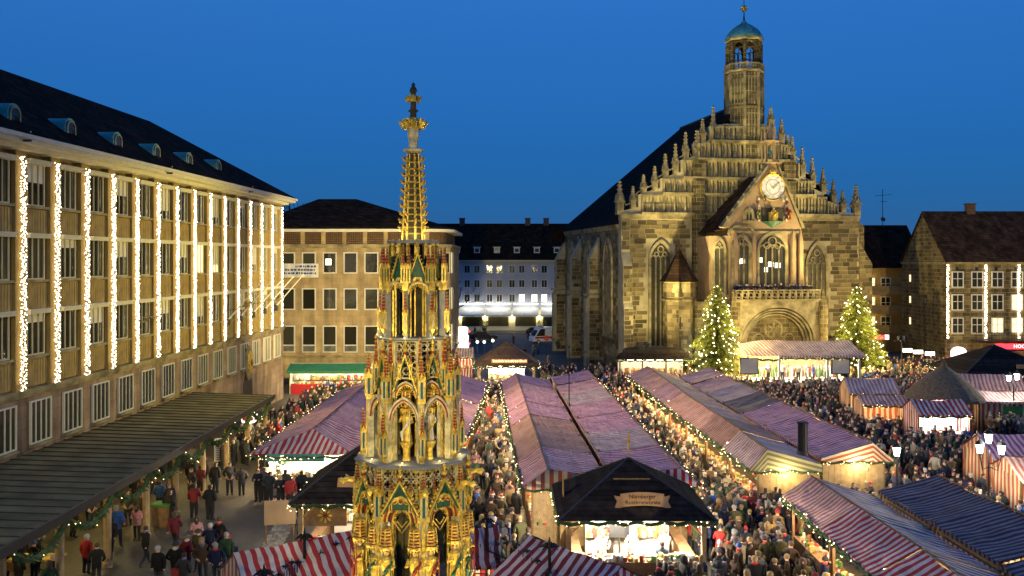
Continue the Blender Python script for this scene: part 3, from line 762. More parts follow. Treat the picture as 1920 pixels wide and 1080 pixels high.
m = MB(); m.face([(-14, -1.2, 11.9), (8, -1.2, 11.9), (8, 5, 18.2), (-14, 5, 18.2)]); m.face([(-14, 11, 11.9), (8, 11, 11.9), (8, 5, 18.2), (-14, 5, 18.2)]); m.face([(-14, -1.2, 11.9), (-14, 5, 18.2), (-14, 11, 11.9)]); m.build('roof', 'dark_roof', BH)
for i, z in enumerate((8.4, 5.7, 2.9)):
    m = MB(); m.box(-3.5, 6, -1.6, 0, z-.2, z); m.box(-3.5, 6, -1.6, -1.5, z, z+1.0); m.build('balcony', 'hall_spandrel', BH)
    for k in range(3):
        w = inst('window', w4, BH, (-1.7+2.2*k, -.02, z+.2)); inst('pane', g4l if k == 1 else g4, w)
    m = MB(); m.ball((.2, -.5, z+2.1), .16); m.build('balcony_lamp', 'lit_window_white', BH); light('POINT', 'balcony_light', (.2, -.75, z+2.0), 60, (1, .72, .3), BH, .15)
t = thing('roof_antenna', 'tall thin television antenna on the roof left of the gabled house', 'antenna', P(1655, 412, 124))
m = MB(); m.tube([(0, 0, -1), (0, 0, 4.4)], .05); m.tube([(-1.1, 0, 3.4), (1.3, 0, 3.6)], .03)
for k in range(6): m.tube([(-1+k*.42, -.4, 3.42+k*.03), (-1+k*.42, .4, 3.42+k*.03)], .02)
m.tube([(-.5, 0, 2.6), (.6, 0, 2.6)], .03); m.build('mast', 'dark_metal', t)
m = MB(); m.lathe([(.02, 0), (.3, .08), (.36, .16)], 10, (0, 0, 0)); m.build('dish', 'dark_metal', t, rot=(1.2, 0, 0))
t = thing('red_sign', 'small red and white lit sign on the house by the right fir tree', 'sign', P(1648, 633, 112)); m = MB(); m.box(-1.3, .8, 0, .2, -.25, .3, 0); m.box(.8, 1.3, 0, .2, -.25, .35, 1); m.build('sign_box', ['red_neon', 'sign_white'], t)
for i, (px, py) in enumerate(((1702, 657), (1722, 660), (1744, 663))):
    t = thing('shop_sign', 'lit yellowish sign over the small shops left of the gabled house, %s' % ['leftmost', 'middle', 'rightmost'][i], 'sign', P(px, py, 103)); m = MB(); m.box(-.55, .55, 0, .12, -.22, .22); m.build('sign_face', 'lit_window_white', t); m = MB(); m.box(-.6, .6, .02, .14, -.28, -.22); m.build('sign_frame', 'dark_metal', t)
    light('POINT', 'sign_light', (0, -.5, -.6), 60, (1, .8, .45), t, .2)
# ---------------------------------------------------------------- gothic church
TH = rad(10); CT, ST = math.cos(TH), math.sin(TH); OX, OY = 26.7, 100.6
CH = thing('gothic_church', 'floodlit gothic sandstone church with stepped pinnacled gable and domed tower', 'church', (OX, OY, 0), TH)
def cu(px, v=0):
    s = (px-960)/F; return (s*(OY+v*CT)-OX+v*ST)/(CT-s*ST)
def cz(py, u, v=0):
    return H+(Y0-py)*(OY+u*ST+v*CT)/F
XZ = lambda a, b, d: (a, d, b)
WU = 14.6; EZ = 18.2
# stepped gable outline: (px, py) pairs of step corners, left then right
stepL = [(1157, 402), (1157, 398), (1197, 388), (1197, 365), (1238, 352), (1238, 335), (1277, 322), (1277, 300), (1303, 292), (1303, 268), (1332, 262), (1332, 236), (1360, 232)]
stepR = [(1430, 232), (1455, 238), (1455, 266), (1478, 272), (1478, 300), (1500, 306), (1500, 330), (1522, 338), (1522, 352), (1545, 362), (1545, 374), (1572, 384), (1572, 398), (1612, 400), (1612, 405)]
gp = []
for px, py in stepL+stepR:
    u = cu(px); gp.append((u, cz(py, u)))
m = MB(); m.prism([(-WU, 0)]+[(-WU, EZ)]+gp[1:-1]+[(WU, EZ), (WU, 0)], XZ, 0, 1.1); m.build('facade_wall', 'mortar', CH)
# blind tracery ribs and cornices on the gable, one part for each tier
tiers = [402, 365, 335, 300, 266, 235]
def top_at(u):
    for (a, za), (b, zb) in zip(gp, gp[1:]):
        if a <= u <= b and b-a > .05: return za+(zb-za)*(u-a)/(b-a)
    return 0
for i in range(len(tiers)-1):
    z0, z1 = cz(tiers[i], 0), cz(tiers[i+1], 0)
    m = MB(); us = [u for u in [-WU+.3+k*.42 for k in range(70)] if top_at(u) > z0+.8]
    if not us: continue
    for j, u in enumerate(us):
        zt = min(z1, top_at(u))-.12
        w = .13 if j % 3 == 0 else .06
        m.box(u-w/2, u+w/2, -.36 if j % 3 == 0 else -.2, .02, z0+.15, zt)
        if j+1 < len(us) and us[j+1]-u < .5 and zt-z0 > 1.2:
            ap = arch_pts(.2, zt-.5, .32, 3)
            m.prism([(u+.21+x, z) for x, z in ap]+[(u+.42, zt), (u, zt)], XZ, -.2, .01)
            m.box(u+.05, u+.37, -.15, .01, z0+(zt-z0)*.45, z0+(zt-z0)*.45+.1)
    m.build('blind_tracery', 'sandstone_trim', CH)
    m = MB()
    lo = min(us)-.15; hi = max(us)+.15
    m.box(lo, hi, -.55, .05, z0-.08, z0+.12); m.box(lo, hi, -.4, .05, z0-.22, z0-.08); m.build('cornice', 'sandstone_trim', CH)
# pinnacles
def pin_mesh(h, w):
    b = MB(); s_ = .36*h
    b.box(-w/2, w/2, -w/2, w/2, 0, s_); b.box(-w*.66, w*.66, -w*.66, w*.66, s_, s_+.12)
    for a in range(4):
        b.prism([(-w*.5, s_+.1), (w*.5, s_+.1), (0, s_+w*1.1)], (lambda p, q, d: (p, d, q)) if a % 2 == 0 else (lambda p, q, d: (d, p, q)), *((-w*.62, -w*.4) if a < 2 else (w*.4, w*.62)))
    b.lathe([(w*.58, s_+.12), (w*.14, h*.93)], 4, ph=math.pi/4)
    for k in range(4):
        z = s_+.2+(h*.93-s_-.2)*(k+.5)/4.3; r = w*(.5-.07*k)
        for a in range(4): b.cbox((r*math.cos(a*math.pi/2+.785)*.9, r*math.sin(a*math.pi/2+.785)*.9, z), w*.2, w*.2, w*.22, 0, .785)
    b.lathe([(w*.12, h*.92), (w*.34, h*.945), (w*.34, h*.96), (w*.08, h)], 6)
    return b.mesh('pinnacle', ['sandstone_trim'])
pins = [(1163, 338, 402), (1188, 348, 392), (1208, 326, 368), (1229, 310, 358), (1249, 287, 338), (1268, 268, 326), (1287, 246, 302), (1309, 243, 300), (1319, 221, 268), (1339, 197, 262),
        (1607, 346, 405), (1582, 357, 398), (1564, 336, 384), (1545, 315, 364), (1525, 294, 352), (1506, 275, 332), (1487, 254, 302), (1478, 252, 290), (1467, 222, 270), (1447, 200, 240)]
for px, y1, y0 in pins:
    u = cu(px); z0 = cz(y0, u); h = cz(y1, u)-z0
    inst('pinnacle', pin_mesh(h, .58 if px not in (1163, 1607, 1309) else .78), CH, (u, .25, z0))
# small flying braces joining the steps
for (a, b) in zip(pins[:9], pins[1:10]):
    ua, ub = cu(a[0]), cu(b[0])
    m = MB(); m.tube([(ua, .3, cz((a[1]+a[2])/2, ua)), ((ua+ub)/2, .3, cz(b[2]-8, ub)), (ub, .3, cz(b[2]-14, ub))], .09, 4); m.build('brace', 'sandstone_trim', CH)
for (a, b) in zip(pins[10:17], pins[11:18]):
    ua, ub = cu(a[0]), cu(b[0])
    m = MB(); m.tube([(ua, .3, cz((a[1]+a[2])/2, ua)), ((ua+ub)/2, .3, cz(b[2]-8, ub)), (ub, .3, cz(b[2]-14, ub))], .09, 4); m.build('brace', 'sandstone_trim', CH)
# two thick shafts rising through the gable
for px in (1309, 1478):
    u = cu(px); m = MB(); m.box(u-.75, u+.75, -.5, .02, 0.2, cz(300, u)); m.box(u-.5, u+.5, -.7, -.49, 0.2, cz(340, u)); m.build('shaft', 'sandstone_plain', CH)

# tall pointed windows: (centre px, half width m, sill py, spring py, apex py)
def gothic_window(parent, u, w, z0, zs, z1, lights, y=0, glass='church_glass', ry=0):
    t = MB(); dep = .34
    ap = arch_pts(w, zs, z1-zs, 8); ao = arch_pts(w+.3, zs, z1-zs+.42, 8)
    for k in range(len(ap)-1):
        t.prism([ap[k], ap[k+1], ao[k+1], ao[k]], XZ, -.26, .05)
    t.box(-w-.3, -w, -.26, .05, z0, zs); t.box(w, w+.3, -.26, .05, z0, zs); t.box(-w-.4, w+.4, -.34, .05, z0-.25, z0)
    for k in range(1, lights):
        x = -w+2*w*k/lights; t.box(x-.07, x+.07, -.2, -.01, z0, zs+.1)
    lw = w/lights
    for k in range(lights):
        x = -w+2*w*(k+.5)/lights; la = arch_pts(lw, zs, lw*1.5, 4)
        for a, b in zip(la, la[1:]): t.prism([(x+a[0], a[1]), (x+b[0], b[1]), (x+b[0]*1.05, b[1]+.13), (x+a[0]*1.05, a[1]+.13)], XZ, -.2, -.02)
    def ring(cx, cz_, r):
        n = 10
        for k in range(n):
            a0, a1 = 2*math.pi*k/n, 2*math.pi*(k+1)/n
            t.prism([(cx+r*math.cos(a0), cz_+r*math.sin(a0)), (cx+r*math.cos(a1), cz_+r*math.sin(a1)), (cx+(r-.11)*math.cos(a1), cz_+(r-.11)*math.sin(a1)), (cx+(r-.11)*math.cos(a0), cz_+(r-.11)*math.sin(a0))], XZ, -.19, -.02)
    hh = z1-zs; ring(0, zs+hh*.62, w*.34); ring(-w*.42, zs+hh*.33, w*.26); ring(w*.42, zs+hh*.33, w*.26)
    o = t.build('window', 'sandstone_trim', parent, loc=(u, y, 0), rot=(0, 0, ry))
    p = MB(); p.prism([(-w, z0)]+ap+[(w, z0)], XZ, -.03, .04); p.build('pane', glass, o)
    bars = MB()
    z = z0+.6
    while z < zs+.3: bars.box(-w, w, -.06, -.035, z-.025, z+.025); z += .6
    bars.build('bar', 'dark_metal', o)
    return o
u = cu(1238); gothic_window(CH, u, 1.15, cz(648, u), cz(487, u), cz(455, u), 4)
u = cu(1530); gothic_window(CH, u, 1.15, cz(648, u), cz(500, u), cz(458, u), 4)
m = MB(); m.box(-WU-.1, WU+.1, -.25, .05, EZ-.25, EZ+.05); m.box(-WU-.05, WU+.05, -.15, .05, EZ-.5, EZ-.25); m.build('main_cornice', 'sandstone_trim', CH)
m = MB(); m.box(-WU-.1, WU+.1, -.5, .05, 0, 1.4); m.box(-WU-.05, WU+.05, -.32, .05, 1.4, 1.6); m.build('plinth', 'sandstone_plain', CH)
# corner buttresses, stepped
def buttress(name, x0, x1, y0, ztop, dep, parent=CH, axis='y', slope=1.4):
    b = MB()
    if axis == 'y':      # projects towards -y
        b.prism([(y0, 0), (y0-dep, 0), (y0-dep, ztop*.62), (y0-dep*.72, ztop*.62+.5), (y0-dep*.72, ztop), (y0, ztop+slope)], lambda a, c, d: (d, a, c), x0, x1)
    else:
        b.prism([(0, 0), (-dep, 0), (-dep, ztop*.62), (-dep*.75, ztop*.62+.5), (-dep*.75, ztop), (0, ztop+slope)], lambda a, c, d: (x0+a, d, c), y0, x1)
    return b.build(name, 'mortar', parent)
buttress('buttress', -WU-.05, -WU+1.0, 0, 12.5, 1.2)
m = MB(); m.prism([(WU, 0), (WU+1.7, 0), (WU+1.7, 12.6), (WU, 15.2)], XZ, -.1, 1.5); m.build('buttress', 'sandstone_plain', CH)
m = MB(); m.prism([(WU+.002, 0), (WU+.9, 0), (WU+.9, 17.0), (WU+.002, 17.8)], XZ, .3, 1.4); m.build('buttress', 'sandstone_plain', CH)
# nave: side walls, buttresses, dark windows, roof
NL = 28.7; NZ = 17.1
m = MB(); m.box(-WU+.01, -WU+1.0, 1.1, NL, 0, NZ); m.box(WU-1, WU-.01, 1.1, NL, 0, NZ); m.box(-WU+1, WU-1, NL-1, NL, 0, NZ); m.build('nave_wall', 'sandstone_plain', CH)
m = MB(); m.box(-WU-.25, -WU+.1, 1.1, NL, NZ-.35, NZ+.05); m.box(-WU-.12, -WU+.1, 1.1, NL, NZ-.6, NZ-.35); m.build('nave_cornice', 'sandstone_trim', CH)
for v in (9, 18, 27): 
    b = buttress('buttress', -WU+.02, v+1.1, v, 13.2, 1.75, axis='x', slope=2.6)
    m = MB(); m.box(-WU-1.85, -WU, v-.06, v+1.16, 8.7, 8.95); m.box(-WU-1.85, -WU, v-.06, v+1.16, 1.6, 1.9); m.build('drip_moulding', 'sandstone_trim', b)
for v in (5.0, 14.0, 23.0): gothic_window(CH, -WU-.0, 1.5, 4.2, 12.5, 15.4, 4, y=v, ry=-math.pi/2)
m = MB(); RZ = 31.2; RV = 19.8
a0, b0, c0, d0 = (-WU-.5, .9, NZ), (WU+.5, .9, NZ), (WU+.5, NL+.4, NZ), (-WU-.5, NL+.4, NZ)
r0, r1 = (0, .9, RZ), (0, RV, RZ)
m.face([a0, r0, r1, d0]); m.face([b0, c0, r1, r0]); m.face([c0, d0, r1]); m.face([a0, b0, r0]); m.face([a0, d0, c0, b0])
m.build('nave_roof', 'dark_roof', CH)
m = MB(); m.tube([(0, .9, RZ), (0, RV, RZ)], .18, 6); m.build('ridge', 'dark_metal', CH)
# choir beyond the nave
m = MB(); m.prism([(-5.5, 0), (5.5, 0), (5.5, 16), (-5.5, 16)], lambda a, b, d: (a, d, b), NL, NL+12); m.build('choir_wall', 'sandstone_plain', CH)
m = MB(); m.box(-16.4, -12.8, NL-1.5, NL+.6, 15.5, 17.6); m.build('corner_roof', 'dark_roof', CH)

# tower
TC = (cu(1395, 1.8), 1.8)
tz = lambda py: cz(py, TC[0], 1.8)
PH = math.pi/8
m = MB(); m.lathe([(2.5, EZ+6), (2.5, tz(208)), (2.62, tz(207)), (2.62, tz(203)), (2.46, tz(202)), (2.46, tz(140)), (2.62, tz(138))], 8, (TC[0], TC[1], 0), PH); m.build('tower_shaft', 'sandstone_plain', CH)
m = MB()
def oct_face(k, r=2.46):
    a = PH+2*math.pi*k/8+math.pi/8; n_ = Vector((math.cos(a), math.sin(a), 0)); t_ = Vector((-n_.y, n_.x, 0)); ap = r*math.cos(math.pi/8)
    return n_, t_, ap
for k in range(8):
    n_, t_, ap = oct_face(k)
    for z0, z1, o_ in ((tz(200), tz(142), .0), (tz(260), tz(210), .04)):
        for j in range(-2, 3):
            c = Vector((TC[0], TC[1], 0))+n_*(ap+.04+o_)+t_*(j*.42)
            m.cbox((c.x, c.y, z0), .16, .13 if j % 2 else .1, z1-z0, 0, math.atan2(n_.y, n_.x))
        for j in range(-2, 2):
            c = Vector((TC[0], TC[1], 0))+n_*(ap+.04+o_)+t_*(j*.42+.21)
            m.cbox((c.x, c.y, z1-.5), .12, .3, .12, 0, math.atan2(n_.y, n_.x)); m.cbox((c.x, c.y, z0+(z1-z0)*.4), .1, .3, .1, 0, math.atan2(n_.y, n_.x))
    a = PH+2*math.pi*k/8
    m.cbox((TC[0]+2.5*math.cos(a), TC[1]+2.5*math.sin(a), EZ+6), .3, .3, tz(140)-EZ-6, 0, a)
m.build('tower_tracery', 'sandstone_trim', CH)
m = MB()
zb = tz(140)
m.lathe([(2.4, zb), (2.75, zb+.15), (2.75, zb+.3), (2.6, zb+.3)], 8, (TC[0], TC[1], 0), PH)
for k in range(8):
    n_, t_, ap = oct_face(k, 2.62); ap += .02
    for j in range(-4, 5):
        c = Vector((TC[0], TC[1], 0))+n_*ap+t_*(j*.22); m.cbox((c.x, c.y, zb+.3), .09, .08, .62, 0, math.atan2(n_.y, n_.x))
    c = Vector((TC[0], TC[1], 0))+n_*ap; m.cbox((c.x, c.y, zb+.9), .14, 2.05, .14, 0, math.atan2(n_.y, n_.x))
m.build('balustrade', 'sandstone_trim', CH)
zl0, zl1 = zb+.3, tz(80)
for k in range(8):
    a = PH+2*math.pi*k/8
    m = MB(); m.cbox((2.12*math.cos(a), 2.12*math.sin(a), zl0), .42, .46, zl1-zl0, 0, a); m.cbox((2.3*math.cos(a), 2.3*math.sin(a), zl0), .3, .24, (zl1-zl0)*.9, 0, a)
    m.build('lantern_pier', 'sandstone_plain', CH, loc=(TC[0], TC[1], 0))
    n_, t_, ap = oct_face(k, 2.2)
    m = MB(); w = .66; sp_, rs = zl1-1.1, .9
    FN = lambda x, z, d, n_=n_, t_=t_, ap=ap: (n_.x*(ap+d)+t_.x*x, n_.y*(ap+d)+t_.y*x, z)
    pts = arch_pts(w, sp_, rs, 5)
    for q, r3 in zip(pts, pts[1:]): m.prism([q, r3, (r3[0], zl1), (q[0], zl1)], FN, -.18, .1)
    m.box(0, 0, 0, 0, 0, 0) if False else None
    m.prism([(-.05, zl0), (.05, zl0), (.05, sp_+.3), (-.05, sp_+.3)], FN, -.1, .02)
    m.prism([(-w, zl0+1.0), (w, zl0+1.0), (w, zl0+1.12), (-w, zl0+1.12)], FN, -.1, .02)
    for s_ in (-1, 1):
        la = arch_pts(.23, sp_-.1, .3, 3)
        for q, r3 in zip(la, la[1:]): m.prism([(q[0]*1.3+s_*.33, q[1]), (r3[0]*1.3+s_*.33, r3[1]), (r3[0]*1.3+s_*.33, r3[1]+.1), (q[0]*1.3+s_*.33, q[1]+.1)], FN, -.1, .02)
    m.build('lantern_arch', 'sandstone_plain', CH, loc=(TC[0], TC[1], 0))
m = MB(); m.lathe([(2.35, zl1), (2.6, zl1+.15), (2.6, zl1+.3), (2.3, zl1+.32)], 8, (TC[0], TC[1], 0), PH); m.build('lantern_cornice', 'sandstone_trim', CH)
zd = zl1+.32; zt_ = tz(38); hd = zt_-zd
m = MB(); m.lathe([(2.5, zd), (2.45, zd+.25), (2.2, zd+hd*.28), (1.8, zd+hd*.46), (1.22, zd+hd*.62), (.74, zd+hd*.75), (.4, zd+hd*.87), (.18, zd+hd)], 16, (TC[0], TC[1], 0), PH); 
for k in range(16):
    a = PH+2*math.pi*k/16; m.tube([(TC[0]+r*math.cos(a), TC[1]+r*math.sin(a), z) for r, z in ((2.5, zd+.02), (2.45, zd+.27), (2.2, zd+hd*.28+.02), (1.8, zd+hd*.46+.02), (1.22, zd+hd*.62+.02), (.74, zd+hd*.75+.02))], .03, 4)
dome = m.build('dome', 'verdigris', CH)
zf = tz(8)
m = MB(); m.lathe([(.16, zt_), (.07, zt_+.7), (.05, zf+.5)], 6, (TC[0], TC[1], 0)); m.build('spike', 'dark_metal', dome)
m = MB(); m.ball((TC[0], TC[1], tz(16)), .42, 10, 6); m.lathe([(.5, -.05), (.55, 0), (.5, .05)], 12, (TC[0], TC[1], tz(16))); m.build('golden_ball', 'gold', dome)

for o in CH.children:                                 # the tower is slim: draw its parts in towards its axis
    if o.name.split('.')[0] in ('tower_shaft', 'tower_tracery', 'balustrade', 'lantern_pier', 'lantern_arch', 'lantern_cornice', 'dome'):
        at_axis = o.location.length > .01
        o.scale = (.87, .87, 1)
        if not at_axis: o.location = (TC[0]*.13, TC[1]*.13, 0)

# projecting chapel with clock gable above the porch
VC = -6.5
def qu(px): return cu(px, VC)
ul, ur = -4.1, qu(1502)
uc = qu(1448)
zfl = cz(545, uc, VC); zc = cz(428, uc, VC); zp = cz(305, uc, VC)
ug0 = qu(1357)
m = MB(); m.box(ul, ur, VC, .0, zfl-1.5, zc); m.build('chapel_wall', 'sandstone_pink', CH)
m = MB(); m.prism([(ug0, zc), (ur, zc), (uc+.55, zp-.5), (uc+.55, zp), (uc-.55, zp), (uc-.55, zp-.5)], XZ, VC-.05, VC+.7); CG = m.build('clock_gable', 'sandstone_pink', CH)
m = MB(); 
for pa, pb in (((ug0, zc), (uc-.6, zp-.55)), ((ur, zc), (uc+.6, zp-.55))):
    dx, dz = pb[0]-pa[0], pb[1]-pa[1]
    m.prism([pa, pb, (pb[0], pb[1]+.35), (pa[0]-(.3 if dx > 0 else -.3), pa[1]+.12)], XZ, VC-.3, VC+.72)
    for k in range(1, 8):
        q = (pa[0]+dx*k/8, pa[1]+dz*k/8); m.cbox((q[0]-(.18 if dx > 0 else -.18), VC-.1, q[1]+.1), .28, .28, .34)
m.build('gable_coping', 'sandstone_trim', CH)
# steep chapel roof
m = MB(); ov = .7
rp = (uc, VC+.7, zp-1.2); rq = (uc, .1, zp-1.0)
m.face([(ul-ov, VC+.5, zc-.1), rp, rq, (ul-ov-1.0, 0, zc-.4)]); m.face([(ur+ov*.5, VC+.5, zc-.1), (ur+ov*.5, 0, zc-.1), rq, rp]); m.face([(ul-ov, VC+.5, zc-.25), (ul-ov-1, 0, zc-.55), (ul-ov-1, 0, zc-.4), (ul-ov, VC+.5, zc-.1)])
m.face([(ul-ov, VC+.5, zc-.1), (ur+ov*.5, VC+.5, zc-.1), rp])
m.build('chapel_roof', 'brown_roof', CH)
# clock
zk = cz(351, uc, VC)
m = MB(); RXm = lambda r, z: None
def disc(b, r0, r1, y, cx, cz_, n=28, m_=0, y2=None):
    y2 = y if y2 is None else y2
    for k in range(n):
        a, c = 2*math.pi*k/n, 2*math.pi*(k+1)/n
        b.face([(cx+r0*math.cos(a), y, cz_+r0*math.sin(a)), (cx+r0*math.cos(c), y, cz_+r0*math.sin(c)), (cx+r1*math.cos(c), y2, cz_+r1*math.sin(c)), (cx+r1*math.cos(a), y2, cz_+r1*math.sin(a))], m_)
m = MB(); disc(m, .001, 1.3, VC-.2, 0, 0); disc(m, 1.3, 1.42, VC-.2, 0, 0, m_=1, y2=VC-.3); disc(m, 1.42, 1.5, VC-.3, 0, 0, m_=1, y2=VC-.05)
disc(m, .78, .84, VC-.215, 0, 0, m_=1)
CK = m.build('clock_face', ['white_gloss', 'gold'], CH, loc=(uc, 0, zk))
m = MB()
for k in range(12):
    a = 2*math.pi*k/12; c = Vector((1.07*math.cos(a), VC-.23, 1.07*math.sin(a))); m.tube([c, c+Vector((.17*math.cos(a), 0, .17*math.sin(a)))], .035, 4)
m.build('hour_marks', 'gold', CK, stuff=True)
m = MB(); m.tube([(0, VC-.25, -.2), (-.42, VC-.25, .36)], [.05, .03], 4); m.tube([(0, VC-.26, -.2), (.75, VC-.26, .55)], [.045, .025], 4); m.lathe([(.16, 0), (.16, .04)], 12); m.build('clock_hands', 'gold', CK)
m = MB(); m.ball((uc, VC-.15, cz(323, uc, VC)), .42, 10, 6); m.build('moon_ball', 'gold', CH)
# clock figures' niche
zn0, zn1 = cz(415, uc, VC), cz(390, uc, VC)
m = MB(); m.box(uc-1.25, uc+1.25, VC-.12, VC-.06, zn0, zn1); m.build('figure_niche', 'fountain_dark', CH)
m = MB(); m.lathe([(.01, -.75), (.8, -.3), (1.3, 0)], 12, (uc, VC-.05, zn0), sy=.45); m.build('niche_bracket', 'fountain_green', CH)
def figure_mesh(h=1.0, mats=('statue_white', 'gold', 'skin'), seated=False, seed=0):
    rr = random.Random(seed); b = MB()
    pr = [(.17, 0), (.19, .05), (.15, .3), (.13, .5), (.16, .62), (.17, .76), (.1, .83), (.05, .85)]
    b.lathe([(r*h, z*h) for r, z in pr], 8, sy=.72)
    b.lathe([(.045*h, .84*h), (.075*h, .9*h), (.07*h, .96*h), (.03*h, 1.0*h)], 8, m=2)
    sd = rr.choice((-1, 1))
    b.tube([(.15*h, 0, .76*h), (.21*h, -.06*h, .6*h), (.1*h, -.17*h, .55*h)], [.05*h, .045*h, .03*h], 5)
    b.tube([(-.15*h, 0, .76*h), (-.22*h, -.05*h, .6*h), (-.14*h, -.17*h, .66*h)], [.05*h, .045*h, .03*h], 5)
    b.tube([(-.14*h*sd, -.19*h, 0), (-.14*h*sd, -.18*h, .95*h)], .014*h, 4, m=1)
    b.tube([(.17*h, -.04*h, .72*h), (.02*h, -.15*h, .5*h), (-.13*h, -.14*h, .3*h), (-.1*h, -.15*h, .06*h)], [.03*h, .06*h, .06*h, .03*h], 5, m=1)
    b.lathe([(.08*h, .95*h), (.085*h, 1.0*h), (.07*h, 1.02*h)], 8, m=1)
    return b.mesh('statue', list(mats))
em = figure_mesh(1.5, ('gold', 'gold', 'skin'))
inst('emperor_figure', em, CH, (uc, VC-.35, zn0)); 
m = MB(); m.box(uc-.5, uc+.5, VC-.35, VC-.1, zn0, zn0+1.0); m.build('throne', 'gold', CH)
for i, (px, py, h) in enumerate(((1420, 412, 1.3), (1477, 412, 1.3), (1432, 378, .8), (1466, 378, .8))):
    u = qu(px); inst('clock_figure', figure_mesh(h, (['fountain_green', 'fountain_red', 'fountain_green', 'statue_white'][i], 'gold', 'skin'), seed=i), CH, (u, VC-.3, cz(py, u, VC)))
for s_ in (-1, 1):
    for k in range(7):
        u = uc+s_*(1.6+.12*(k % 2)); m = MB(); m.box(u-.1, u+.1, VC-.18, VC-.05, zn0+k*.38, zn0+k*.38+.26); m.build('painted_block', 'fountain_red' if k % 2 else 'white_paint', CH)
# chapel windows
zw0 = zfl-.2
o = gothic_window(CH, qu(1447), 1.5, zw0, cz(470, uc, VC), cz(441, uc, VC), 4, y=VC, glass='church_glass')
o = gothic_window(CH, qu(1389), .85, zw0, cz(466, uc, VC), cz(445, uc, VC), 3, y=VC, glass='church_glass')
for px, pz, w in ((1383, 490, .3), (1392, 489, .26), (1424, 487, .3), (1445, 495, .3), (1458, 497, .32), (1436, 505, .2)):
    u = qu(px); m = MB(); m.box(u-w, u+w, VC-.05, VC-.025, cz(pz+5, u, VC), cz(pz-4, u, VC)); m.build('lit_pane', 'lit_window_white', CH)
m = MB(); u = qu(1404)
ap = arch_pts(1.35, cz(432, u, VC)-.6, .9, 8)
for k in range(len(ap)-1): m.prism([(u-.9+ap[k][0], ap[k][1]), (u-.9+ap[k+1][0], ap[k+1][1]), (u-.9+ap[k+1][0]*1.15, ap[k+1][1]+.2), (u-.9+ap[k][0]*1.15, ap[k][1]+.2)], XZ, VC-.25, VC)
m.box(ul, ur, VC-.18, VC, zc-.55, zc-.3); m.build('chapel_moulding', 'sandstone_trim', CH)
for u in (ul+.15, qu(1412), qu(1486), ur-.15):
    m = MB(); m.box(u-.2, u+.2, VC-.4, VC, zfl-.5, zc-1.4); m.lathe([(.3, zc-1.4), (.05, zc-.2)], 4, (u, VC-.2, 0), math.pi/4); m.build('chapel_pier', 'sandstone_pink', CH)
gothic_window(CH, ul, .7, zw0, cz(470, uc, VC), cz(448, uc, VC), 2, y=-3.2, ry=-math.pi/2)
gothic_window(CH, qu(1403)-.02, .3, cz(414, uc, VC), cz(402, uc, VC), cz(397, uc, VC), 2, y=VC-.06)
# oblique left bay of the chapel
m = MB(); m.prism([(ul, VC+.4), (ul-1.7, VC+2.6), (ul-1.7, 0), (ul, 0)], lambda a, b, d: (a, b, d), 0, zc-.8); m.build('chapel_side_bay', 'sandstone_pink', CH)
gothic_window(CH, ul-.85, .55, zw0, cz(470, uc, VC), cz(450, uc, VC), 2, y=VC+1.45, ry=-math.atan2(2.2, 1.7))
# bell turret on the clock gable
zt0, zt1 = zp, cz(240, uc, VC)
m = MB()
for k in range(6):
    a = math.pi/6+k*math.pi/3; m.cbox((uc+.85*math.cos(a), VC+.5+.85*math.sin(a), zt0), .16, .16, (zt1-zt0)*.62, 0, a)
m.lathe([(1.05, 0), (1.1, .15), (.9, .2)], 6, (uc, VC+.5, zt0-.1), math.pi/6); m.lathe([(.95, 0), (1.05, .12), (.95, .3), (.5, .32)], 6, (uc, VC+.5, zt0+(zt1-zt0)*.6), math.pi/6)
for k in range(6):
    a = math.pi/6+k*math.pi/3; m.lathe([(.13, 0), (.02, 1.1)], 4, (uc+.9*math.cos(a), VC+.5+.9*math.sin(a), zt0+(zt1-zt0)*.65))
m.lathe([(.45, 0), (.4, .9), (.08, 2.0)], 6, (uc, VC+.5, zt0+(zt1-zt0)*.66))
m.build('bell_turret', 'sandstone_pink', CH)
m = MB(); m.lathe([(.3, 0), (.26, .15), (.16, .45), (.05, .5)], 10, (uc, VC+.5, zt0+.9)); m.build('bell', 'verdigris', CH)
# porch with balustrade and great arch
VP = -8.2
def pu(px): return cu(px, VP)
pl, pr = pu(1380), pu(1537); pc_ = (pl+pr)/2
zr1, zr0 = cz(543, pc_, VP), cz(563, pc_, VP)
pw = (pr-pl)/2-.55
spz = cz(648, pc_, VP); apz = cz(577, pc_, VP)
m = MB(); ap = [(pc_+x*1.0, z) for x, z in arch_pts(pw, spz, apz-spz, 12)]
m.prism([(pl, 0)]+[(pl, zr0)]+[(pr, zr0)]+[(pr, 0), (pc_+pw, 0)]+ap[::-1]+[(pc_-pw, 0)], XZ, VP, VP+.9); m.build('porch_front', 'sandstone_trim', CH)
m = MB()
for i in range(3):
    f_ = 1-.07*(i+1); aa = [(pc_+x*f_, spz+(z-spz)*f_) for x, z in arch_pts(pw, spz, apz-spz, 12)]; bb = [(pc_+x*(f_+.035), spz+(z-spz)*(f_+.035)) for x, z in arch_pts(pw, spz, apz-spz, 12)]
    for k in range(len(aa)-1): m.prism([aa[k], aa[k+1], bb[k+1], bb[k]], XZ, VP+.1+.22*i, VP+.4+.22*i)
    for s_ in (-1, 1): m.box(pc_+s_*pw*(f_+.02)-.1, pc_+s_*pw*(f_+.02)+.1, VP+.1+.22*i, VP+.4+.22*i, 0, spz)
m.build('arch_moulding', 'sandstone_trim', CH)
m = MB(); f_ = .78
aa = [(pc_+x*f_, spz+(z-spz)*f_) for x, z in arch_pts(pw, spz, apz-spz, 10)]
